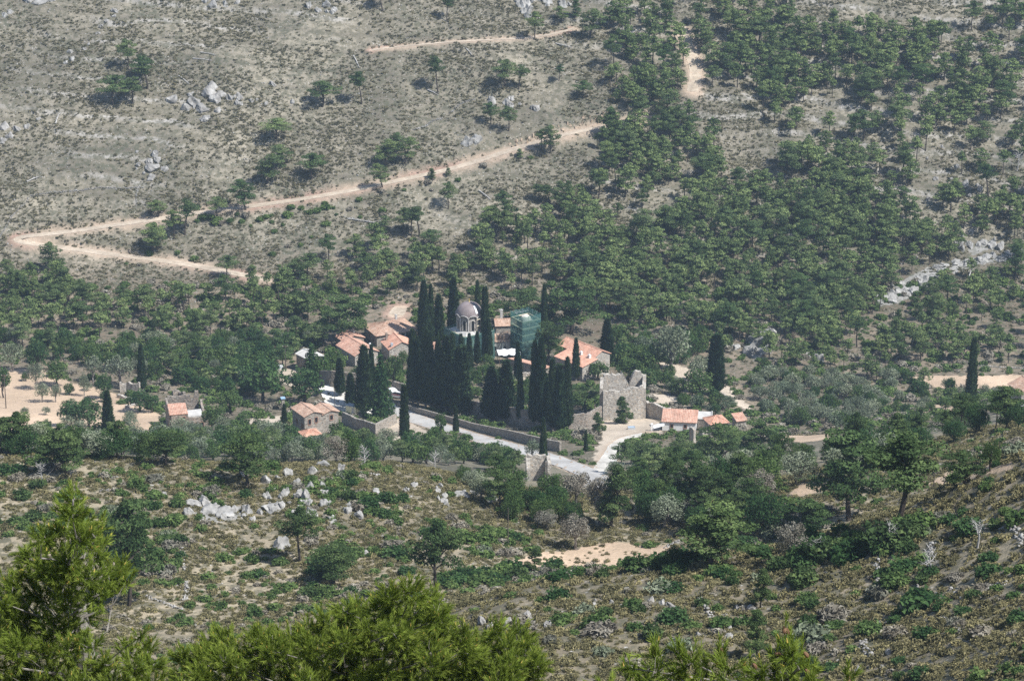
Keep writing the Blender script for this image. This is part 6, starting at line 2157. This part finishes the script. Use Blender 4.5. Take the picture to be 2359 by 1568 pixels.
boulders('pale boulder of the large outcrop on the upper-left hillside', [(478, 222, 44, 34), (448, 242, 36, 26), (462, 260, 42, 28), (496, 235, 34, 26), (430, 255, 30, 24), (475, 278, 26, 18), (510, 222, 28, 20), (440, 220, 20, 14), (500, 258, 24, 16), (485, 205, 30, 22)], ROCK, 'boulders of the upper-left outcrop', ymin=700)
boulders(['split rounded boulder left of the large outcrop'], [(396, 238, 34, 30)], ROCK, None, ymin=700)
boulders('white rock in the scatter right of the large outcrop', cluster((560, 235), 12, (34, 14), (9, 22), 3), ROCK, 'rocks right of the large outcrop', ymin=700)
boulders('white rock on the rib running up the far upper-left hillside', [(150 + i * 14 + rg.normal() * 6, 150 - i * 14 + rg.normal() * 5, 10 + 9 * rg.random(), 8 + 7 * rg.random()) for i in range(10)], ROCK, 'rocks on the upper-left rib', ymin=700)
boulders('grey rock at the left picture edge of the far hillside', [(8, 295, 26, 20), (40, 302, 24, 18), (20, 318, 26, 20), (62, 295, 18, 14), (6, 330, 22, 18), (88, 276, 14, 10)], ROCK, 'rocks at the left edge', ymin=700)
boulders('white crag at the top left edge of the picture', [(90, 6, 50, 20), (70, 2, 40, 18), (120, 2, 44, 16), (12, 40, 20, 14), (24, 30, 18, 14)], ROCKW, 'crag rocks at the top left', ymin=700)
boulders('white rock in the band along the top edge', cluster((510, 8), 6, (22, 6), (12, 26), 5) + cluster((735, 16), 9, (28, 9), (10, 24), 6), ROCKW, 'rocks along the top edge', ymin=700)
boulders('white crag rock above the upper track', cluster((1215, 25), 8, (12, 14), (14, 26), 7) + cluster((1280, 10), 7, (22, 6), (12, 24), 8), ROCKW, 'crag rocks above the upper track', ymin=700)
boulders('pale rock on the slope below the upper-left outcrop', cluster((350, 380), 10, (40, 14), (8, 22), 9) + [(350, 388, 34, 18)], ROCK, 'rocks below the upper-left outcrop', ymin=700)
boulders(['big pale boulder above the road, left of two', 'big pale boulder above the road, right of two'], [(1075, 335, 34, 26), (1098, 330, 30, 28)], ROCKW, None, ymin=700)
boulders('grey rock on the knoll above the road', cluster((1185, 245), 12, (48, 8), (10, 26), 10), ROCK, 'rocks on the knoll above the road', ymin=700)
boulders('pale rock on the open right slope', cluster((2230, 400), 14, (50, 40), (8, 20), 11), ROCK, 'rocks on the open right slope', ymin=700)
slab = []
for i in range(46):
    t = rg.random()
    slab.append((2030 + 150 * t + rg.normal() * 8, 695 - 62 * t + rg.normal() * 9, 18 + 18 * rg.random(), 11 + 9 * rg.random()))
boulders('white block of the slanting limestone slabs on the right', slab, ROCKW, 'blocks of the slanting limestone slabs', ymin=650)
boulders('white rock of the ridge above the slanting slabs', [(2200 + 160 * t + rg.normal() * 6, 612 - 24 * t + rg.normal() * 6, 16 + 18 * rg.random(), 9 + 8 * rg.random()) for t in np.linspace(0, 1, 20)] + cluster((2250, 565), 12, (26, 12), (12, 24), 15), ROCKW, 'rocks of the ridge above the slabs', ymin=650)
boulders('grey face of the cliff in the gully on the right', [(1745, 800, 56, 42), (1768, 782, 50, 36), (1725, 815, 40, 32), (1758, 818, 44, 28), (1778, 770, 30, 22), (1735, 790, 36, 30)], ROCKW, 'cliff faces in the gully', ymin=650)
boulders(['rounded grey rock left of the gully cliff', 'bluish pointed rock right of the gully cliff', 'small grey rock between cliff and pointed rock'], [(1693, 806, 26, 24), (1884, 840, 34, 34), (1860, 822, 28, 20)], ROCKW, None, ymin=650)
boulders(['tall upright white boulder among the near rocks', 'rounded white boulder below the upright one', 'smaller white boulder at the right of the rocks', 'white boulder at the top of the near rocks', 'leaning pale boulder left of the upright one',
          'broad flat white boulder in the middle of the near rocks', 'long tilted slab at the left of the near rocks', 'upper tilted slab at the left of the near rocks', 'left end slab of the tilted rocks', 'small white stone on the scrub slope left of the slabs',
          'cracked grey boulder below the near rocks', 'pale boulder right of the upright one', 'white ledge rock near the brow above the rocks', 'small round rock under the broad flat boulder', 'first of two white boulders on the grass right of the rocks',
          'second, larger white boulder on the grass right of the rocks', 'white rock on the brow left of the dark pines', 'broad white rock on the brow below the olives', 'low white rock in front of the broad brow rock', 'pale rock at the right end of the brow rocks',
          'white boulder in the bushes left of the bare-trunk pine'],
         [(702, 1152, 26, 44), (700, 1196, 30, 36), (766, 1202, 30, 20), (664, 1096, 30, 24), (684, 1150, 22, 34), (628, 1178, 56, 30), (520, 1190, 54, 26), (482, 1184, 56, 24), (446, 1166, 46, 20), (376, 1143, 18, 14),
          (645, 1262, 46, 32), (748, 1166, 28, 26), (742, 1074, 36, 18), (580, 1199, 20, 14), (800, 1180, 26, 20), (824, 1194, 34, 24), (952, 1120, 24, 16), (1062, 1146, 44, 22), (1024, 1159, 24, 16), (1130, 1158, 34, 24), (838, 1280, 28, 20)], ROCKW, 'white boulders on the near slope')
boulders('smaller white rock scattered between the near boulders', cluster((655, 1145), 26, (55, 30), (10, 30), 21) + cluster((735, 1150), 18, (34, 28), (10, 28), 22) + cluster((500, 1180), 14, (40, 14), (12, 28), 30) + cluster((1030, 1132), 11, (70, 12), (9, 22), 23), ROCKW, 'smaller rocks between the near boulders')
boulders('dark-shadowed grey rock on the slope behind the foreground pine', cluster((1180, 1440), 9, (60, 12), (12, 30), 24) + cluster((1330, 1400), 6, (40, 30), (10, 22), 25) + cluster((1500, 1390), 5, (30, 10), (12, 26), 26), ROCK, 'rocks behind the foreground pine')
boulders('grey rock on the lower right slope', cluster((2040, 1530), 8, (60, 20), (10, 24), 27) + cluster((1700, 1440), 8, (40, 30), (10, 24), 28) + cluster((2240, 1380), 6, (60, 30), (9, 20), 29), ROCK, 'rocks on the lower right slope')
cut = []
Q = ROADS['dirt_road']['pts']
for i in range(60, len(Q) - 60, 9):
    pass
boulders('tan rock of the bright road cutting', [(1170 + 250 * t + rg.normal() * 6, 338 - 72 * t - 6 + rg.normal() * 5, 5 + 9 * rg.random() ** 2, 5 + 7 * rg.random()) for t in np.linspace(0, 1, 34)], ROCKT, 'rocks of the road cutting', ymin=700)

# ------------------------------------------------------------------ dry-stone walls: piled stones in a line, one thing each
SM = [proto_rock(460 + i, 1, 'rock', .25) for i in range(4)]


def dry_wall(label, px, hpx, dens=1.0, ymin=150, mat='rock'):
    P = gp([p[0] for p in px], [p[1] for p in px], ymin)
    P = P[~np.isnan(P[:, 0])]
    if len(P) < 2: return
    Q = resample(P, .22)
    items = []
    q = mpp(Q[0])
    hh = hpx * q * .6
    lay = max(2, int(hh / .19))
    for p in Q:
        for k in range(lay):
            if rg.random() > dens: continue
            s = .10 + .13 * rg.random() ** 2
            dx, dy = rg.normal() * .16, rg.normal() * .16
            hz = k * .19 * (.75 + .5 * rg.random())
            items.append((int(rg.integers(4)), p[0] + dx, p[1] + dy, float(gz(p[0] + dx, p[1] + dy)) + hz, rg.random() * 6.28, s * 1.15, s, 0))
    o = merged('dry_stone_wall', SM, items, label, 'dry-stone wall', M[mat], kind='thing')
    c = np.mean(Q, 0)
    V = np.empty(len(o.data.vertices) * 3, np.float32); o.data.vertices.foreach_get("co", V)
    V = V.reshape(-1, 3) - c; o.data.vertices.foreach_set("co", V.ravel().astype(np.float32)); o.data.update()
    o.location = c
    del o["kind"]
    o["group"] = 'tumbled dry-stone walls'


DW = [
    ('old grey terrace wall crossing the hillside above the left road arm', [(68, 454), (100, 447), (146, 443), (190, 440), (231, 433), (280, 436), (330, 432)], 7, 700),
    ('short grey wall dropping from the terrace wall above the left road arm', [(318, 434), (313, 452), (314, 476)], 5, 700),
    ('thin tumbled wall climbing at the left picture edge above the hairpin', [(0, 545), (20, 510), (45, 480), (66, 456)], 5, 700),
    ('grey stone ramp wall rising across the middle hillside, lower part', [(952, 300), (985, 288), (1019, 273)], 7, 700),
    ('grey stone ramp wall rising across the middle hillside, upper part', [(1034, 262), (1050, 250), (1062, 240), (1078, 234), (1094, 230)], 8, 700),
    ('thin stone line along the slope left of the row of four pines', [(788, 500), (830, 508), (890, 518)], 4, 700),
    ('winding dry-stone wall in the lower left grass slope', [(336, 1373), (360, 1382), (390, 1394), (420, 1405)], 9, 150),
    ('broken stone line running down the lower left grass slope', [(416, 1261), (424, 1280), (420, 1300), (428, 1317)], 12, 150),
    ('second broken stone line further down the left grass slope', [(430, 1340), (428, 1360), (424, 1384)], 9, 150),
    ('pale low wall along the brow below the cypress terrace', [(784, 1084), (820, 1088), (850, 1091), (875, 1095)], 9, 150),
    ('crumbled wall corner with white stones on the left scrub slope', [(232, 1133), (252, 1129), (280, 1131)], 12, 150),
    ('little stone wall with white boulder end above the left scrub slope', [(244, 1104), (256, 1101), (270, 1098)], 9, 150),
    ('pale stone wall at the right end of the tan field', [(1530, 1262), (1552, 1252), (1574, 1240)], 14, 150),
    ('tumbled wall at the left of the terraced slope lower right', [(1613, 1380), (1625, 1400), (1635, 1418), (1649, 1434)], 12, 150),
    ('dark upright terrace wall line in the middle of the right slope', [(2024, 1281), (2020, 1310), (2022, 1340), (2016, 1380)], 14, 150),
    ('long pale tumbled wall across the lower right slope', [(1995, 1445), (2030, 1438), (2054, 1434), (2090, 1420), (2117, 1407)], 12, 150),
    ('dark bent wall stub below the long tumbled wall', [(1986, 1479), (1996, 1496), (2011, 1519)], 14, 150),
    ('short slanting wall right of the cone-shaped young pine', [(1838, 1330), (1848, 1315), (1856, 1299)], 12, 150),
    ('dark curved wall near the right picture edge', [(2328, 1209), (2338, 1226), (2350, 1244), (2355, 1263)], 16, 150),
    ('bent white wall in the lower right terraces', [(2171, 1425), (2190, 1428), (2205, 1438), (2211, 1461)], 12, 150),
    ('pale terrace edge wall near the right edge, above the lower corner', [(2256, 1357), (2290, 1352), (2319, 1344)], 10, 150),
    ('sloping stone line at the bottom of the right slope', [(1860, 1501), (1890, 1488), (1919, 1470)], 12, 150),
    ('thin stone line climbing the right slope toward the grey shrubs', [(2112, 1357), (2125, 1320), (2138, 1285), (2148, 1249)], 7, 150),
    ('small terrace wall under the two pale shrubs left of the right slope', [(1780, 1292), (1796, 1289), (1815, 1288)], 9, 150),
    ('white stone terrace line behind the far-right tan field', [(2250, 842), (2300, 846), (2358, 848)], 5, 600),
]
for lab, px, hp, ym in DW: dry_wall(lab, px, hp, .95, ym, 'rock')


# ------------------------------------------------------------------ dead wood on the slopes
def fallen(label, a, b, r=.16, ymin=700):
    A, B = G(*a, ymin), G(*b, ymin)
    A.z += .2; B.z += .3
    mb = MB(); d = (B - A)
    mb.tube([(0, 0, 0), tuple(d * .5 + Vector((0, 0, .15))), tuple(d)], [r * 1.3, r, r * .5], 6)
    side = d.cross(Vector((0, 0, 1))).normalized()
    for f, s in ((.6, 1), (.72, -1), (.85, 1), (.5, -1)):
        p = d * f; e = p + d * .16 + side * s * d.length * .16 + Vector((0, 0, .5))
        mb.tube([tuple(p), tuple(e)], [r * .5, r * .2], 4)
    o = mb.build('fallen_trunk', M['dead'], None, tuple(A))
    tag(o, label, 'dead trunk', 'fallen dead trunks on the hillside')


for lab, a, b in [
    ('pale fallen trunk lying below the upper track', (1072, 112), (1088, 130)), ('thin fallen trunk at the left end of the upper track', (814, 130), (828, 158)),
    ('grey fallen trunk above the large outcrop, upper one', (462, 122), (498, 130)), ('grey fallen trunk above the large outcrop, lower one', (444, 136), (488, 142)),
    ('bent fallen trunk left of the large outcrop', (412, 176), (436, 196)), ('fallen trunk on the far-left slope under the terrace', (62, 420), (92, 408)),
    ('pale split trunk standing crooked on the far-left slope', (128, 286), (136, 264)), ('white fallen trunk near the descending road', (1280, 102), (1318, 112)),
    ('fallen forked trunk on the slope above the central wood', (1103, 440), (1130, 462)), ('pale fallen trunk among pines right of the spur', (1790, 398), (1812, 412)),
    ('long fallen trunk in the gap right of the spur pines', (1868, 460), (1925, 476)), ('thin fallen trunk left of the round road pine', (985, 208), (1010, 222)),
    ('fallen trunk in the scrub left of the row of four pines', (800, 505), (880, 518)), ('white leaning dead trunk on the open right slope', (2230, 642), (2238, 622)),
]: fallen(lab, a, b)


def dead_tree(label, u, v, vt, ymin=150, seed=1):
    P = G(u, v, ymin); h = top_h(u, vt, P)
    g = np.random.default_rng(seed)
    mb = MB(); mb.tube([(0, 0, -.4), (.05 * h, 0, h * .4), (0, .03 * h, h * .75), (.04 * h, 0, h)], [.05 * h ** .7, .04 * h ** .7, .025 * h ** .7, .01], 6)
    for k in range(16):
        f = .25 + .7 * g.random(); a = g.random() * 6.28; l = h * (.5 - .25 * f)
        p = Vector((.03 * h, .01 * h, h * f)); e = p + Vector((math.cos(a) * l, math.sin(a) * l, l * .7)); m_ = p.lerp(e, .55) + Vector((0, 0, -.05 * l))
        mb.tube([p, m_, e], [.018 * h ** .7, .012 * h ** .7, .004], 4)
        for q in range(3):
            e2 = m_ + Vector(g.normal(size=3) * l * .4); e2.z = max(e2.z, m_.z)
            mb.tube([m_, e2], [.009 * h ** .7, .004], 3)
    o = mb.build('dead_tree', M['dead'], None, tuple(P))
    tag(o, label, 'dead tree', 'leafless dead trees')


for i, (lab, u, v, vt) in enumerate([
    ('silvery dead tree on the right slope below the big trunk pine', 2045, 1262, 1205), ('spreading dead bush-tree near the right edge of the spur', 2250, 1262, 1195),
    ('dead tree right of the dark terrace wall', 2138, 1325, 1260), ('dead whitish tree above the upper edge of the open right slope', 2402 - 60, 395, 350),
    ('small dead tree left of the big white rocks, near the brow', 95, 1115, 1070), ('grey dead tree in the thicket on the brow below the terrace', 1000, 1080, 1040),
    ('bleached dead tree above the bright gully cliff', 1800, 762, 728), ('small dead tree right of the slanting shed roof house', 838, 1075, 1030),
    ('dead tree among the dark pines right of the tan field', 1880, 1292, 1240)]):
    dead_tree(lab, u, v, vt, 150 if v > 1060 else 650, 60 + i)

# ------------------------------------------------------------------ near pines below the viewpoint
def pix_at(u, v, Y):
    px, dy, dz = ray(u, v)
    t = Y / dy
    return np.array([float(px * t), Y, CAMZ + float(dz * t)])


def fore_pine(label, Ytree, clumps, trunk_px, seed, shoots=46, nl=.125, tips=(), cones=0):
    """clumps: (u, v, radius px, depth offset m); shoots of long needles through every clump, twigs back to the limb, pale bark"""
    g = np.random.default_rng(seed)
    q = 1.0 / FPX * Ytree / CP * .98
    base = pix_at(trunk_px[0], trunk_px[1], Ytree)
    gz0 = float(gz(base[0], Ytree))
    root = thing('pine_tree', label, 'pine tree', (base[0], Ytree, gz0), 0)
    O = np.array([base[0], Ytree, gz0])
    H = base[2] - gz0
    S, D, L = [], [], []
    tw = MB()
    tw.tube([(0, 0, -1.0), (.06, .05, H * .35), (-.05, .08, H * .7), (0, 0, H)], [.20, .15, .075, .012], 8)
    for (u, v, r, off) in clumps:
        c = pix_at(u, v, Ytree + off) - O
        R = r * q
        zb = max(.3, c[2] - .55 * math.hypot(c[0], c[1]) - .25)
        zb = min(zb, H * .97)
        a = Vector((0, 0, zb)); b = Vector(c); m_ = a.lerp(b, .55) + Vector(g.normal(size=3) * .12) + Vector((0, 0, -.14))
        tw.tube([a, m_, b], [.024, .015, .005], 5)
        n = max(6, int(shoots * (R / .3) ** 2))
        d = unit(g.normal(size=(n, 3)))
        p = c + d * (R * (.25 + .75 * g.random(n) ** .6))[:, None]
        outd = unit(d * .75 + np.array([c[0], c[1], 0]) / (np.linalg.norm(c[:2]) + .4) * .35 + np.array([0, 0, .65]) + .45 * g.normal(size=(n, 3)))
        S.append(p); D.append(outd); L.append(.16 + .14 * g.random(n))
        for k in range(min(5, n)):
            tw.tube([b, b.lerp(Vector(p[k]), .6) + Vector((0, 0, -.02)), Vector(p[k]) + Vector(outd[k]) * .1], [.009, .006, .003], 4)
    for (u, v, off, ln) in tips:
        p = pix_at(u, v, Ytree + off) - O
        S.append(p[None]); D.append(np.array([[.05, 0, 1.0]])); L.append(np.array([ln]))
    S = np.concatenate(S); D = np.concatenate(D); L = np.concatenate(L)
    n = len(S); k = 44
    idx = np.repeat(np.arange(n), k); m = len(idx)
    f = np.tile((np.arange(k) + .5) / k, n)
    ax = D[idx]
    pos = S[idx] + ax * (L[idx] * (f - .35))[:, None]
    rad = unit(np.cross(ax, g.normal(size=(m, 3))))
    dirn = unit(ax * (.75 + .35 * f)[:, None] + rad * (.75 - .3 * f)[:, None])
    ln = nl * (.75 + .45 * g.random(m)) * (.8 + .3 * f)
    side = unit(np.cross(dirn, g.normal(size=(m, 3))))
    wdt = .0050 + .0030 * g.random(m)
    V = np.stack([pos - side * wdt[:, None], pos + side * wdt[:, None], pos + dirn * ln[:, None]], 1).reshape(-1, 3)
    F = np.arange(3 * m).reshape(-1, 3)
    zt = (S[:, 2] - S[:, 2].min()) / (np.ptp(S[:, 2]) + 1e-6)
    ti = np.clip(.45 + .28 * (g.random(n) - .5)[idx] + .3 * (f - .4) + .18 * (g.random(m) - .5), 0, 1)
    link('needles', mesh_from("needles", V, F, M['pine_fore'], tint=np.repeat(ti, 3)), root)
    tw.build('branches', M['bark_branch'], root)
    # candles at the shoot ends
    sel = g.random(n) < .10
    cd = MB()
    for p, d_, l_ in zip(S[sel], D[sel], L[sel]):
        a = Vector(p + d_ * l_ * .6); b = a + Vector(unit((d_ + np.array([0, 0, .8]))[None])[0]) * .055
        cd.tube([a, b], [.011, .004], 4)
    if len(cd.v): cd.build('shoot_tips', M['candle'], root)['kind'] = 'stuff'
    for c_ in range(cones):
        j = int(g.integers(n)) if not len(tips) else n - len(tips) + c_ % len(tips)
        p = S[j] + D[j] * .02 + g.normal(size=3) * .035 + np.array([0, 0, -.06])
        cb = MB(); cb.lathe([(.004, -.045), (.020, -.035), (.028, -.01), (.025, .02), (.014, .042), (.003, .05)], 8)
        cb.build('cone', M['cone'], root, tuple(p), (g.normal() * .7, g.normal() * .7, 0))
    return root


M['bark_branch'] = m_noise("pale_branch_bark", (0.10, 0.088, 0.075), (0.30, 0.28, 0.25), 9.0)
M['candle'] = m_plain("shoot_tip", (0.42, 0.30, 0.07), 0.7)
M['cone'] = m_plain("pine_cone", (0.16, 0.09, 0.05), 0.8)
g5 = np.random.default_rng(55)


def fill_outline(outline, vmax, step, r0, r1, dep):
    us = [p[0] for p in outline]; vs = [p[1] for p in outline]
    out = []
    u = us[0]
    while u < us[-1]:
        top = float(np.interp(u, us, vs)) + r0 * .8
        v = top
        while v < vmax:
            r = r0 + (r1 - r0) * g5.random()
            out.append((u + g5.normal() * step * .22, v + g5.normal() * step * .15, r, -dep * (v - top) / max(1, vmax - top) + g5.normal() * dep * .45))
            v += step * .95
        u += step
    return out


# left pine: leader, tiers of boughs to either side
left = []
for (u, v, r) in [(172, 1150, 30), (165, 1185, 34), (190, 1200, 28), (150, 1225, 34), (185, 1245, 36), (205, 1235, 22), (120, 1255, 36), (95, 1240, 26), (80, 1285, 32), (62, 1270, 18), (225, 1215, 20), (228, 1250, 24), (215, 1280, 26),
                  (160, 1290, 40), (110, 1310, 40), (60, 1335, 36), (30, 1350, 30), (150, 1345, 42), (205, 1330, 38), (250, 1325, 34), (280, 1312, 24), (292, 1335, 18), (265, 1355, 28), (225, 1370, 36), (100, 1375, 42), (40, 1395, 40), (0, 1385, 36),
                  (160, 1400, 40), (200, 1410, 32), (60, 1440, 44), (10, 1440, 44), (120, 1450, 44), (175, 1455, 36), (-30, 1470, 44), (40, 1495, 46), (100, 1505, 46), (160, 1500, 40), (205, 1490, 30), (-20, 1530, 46), (60, 1555, 46), (130, 1555, 46), (200, 1545, 40),
                  (240, 1530, 30), (0, 1590, 50), (90, 1610, 50), (180, 1600, 50), (260, 1580, 40), (300, 1500, 26), (322, 1465, 18), (340, 1500, 30), (310, 1540, 36), (352, 1530, 26), (290, 1580, 36), (350, 1580, 36), (-60, 1560, 50), (-60, 1480, 44), (-70, 1620, 50), (30, 1660, 54), (150, 1670, 54), (270, 1650, 50)]:
    off = g5.normal() * .55 - .004 * max(0, v - 1300)
    r *= .80
    left.append((u, v, r, off))
    if r > 30 and g5.random() < .55: left.append((u + g5.normal() * 22, v + g5.normal() * 18, r * .8, -off + .5))
fore_pine('tall bright-needled pine close by, filling the lower left corner', 43.0, left, (168, 1150), 501, 78, .108)
mid = fill_outline([(385, 1580), (420, 1498), (470, 1466), (520, 1458), (580, 1462), (640, 1458), (700, 1436), (760, 1402), (800, 1382), (850, 1392), (890, 1372), (940, 1346), (985, 1366), (1025, 1402), (1055, 1448), (1110, 1462), (1175, 1440), (1205, 1480), (1240, 1540), (1262, 1590)], 1690, 40, 22, 34, 1.6)
fore_pine('broad bright yellow-green pine top close by at the bottom centre', 50.0, mid, (830, 1470), 502, 84, .108)
rt_ = fill_outline([(1405, 1580), (1445, 1532), (1500, 1512), (1560, 1500), (1615, 1512), (1640, 1550), (1660, 1500), (1690, 1560), (1740, 1556), (1785, 1530), (1815, 1490), (1850, 1530), (1890, 1585)], 1680, 38, 16, 26, .8)
tips = [(1808, 1452, 0, .30), (1818, 1478, .02, .26), (1846, 1496, 0, .26), (1790, 1500, 0, .22), (1655, 1496, .1, .24), (1668, 1512, .1, .2), (1725, 1534, .0, .2), (1952, 1546, .2, .2), (1830, 1520, 0, .24), (1860, 1540, 0, .2)]
rt_ += [(1812, 1505, 14, 0), (1838, 1530, 18, 0), (1800, 1540, 20, .1), (1660, 1530, 16, .1), (1950, 1572, 14, .2)]
fore_pine('pine tip with upright shoots and brown cones at the bottom right', 31.0, rt_, (1808, 1490), 503, 64, .105, tips, 12)

# ------------------------------------------------------------------ haze over the valley
hz = bpy.data.materials.new("haze_air")
hz.use_nodes = True
nt = hz.node_tree
nt.nodes.clear()
ho = nt.nodes.new("ShaderNodeOutputMaterial")
pv_ = nt.nodes.new("ShaderNodeVolumePrincipled")
pv_.inputs['Color'].default_value = (0.60, 0.78, 1.0, 1)
pv_.inputs['Density'].default_value = 0.0001
pv_.inputs['Anisotropy'].default_value = 0.25
nt.links.new(pv_.outputs[0], ho.inputs['Volume'])
zmin = float(Z.min()) - 1.0
xm = 0.42 * 1700 + 5
hb = MB().box(-xm, -8, min(zmin, -12), xm, 1712, 312)
tag(hb.build('haze', hz), kind='stuff')
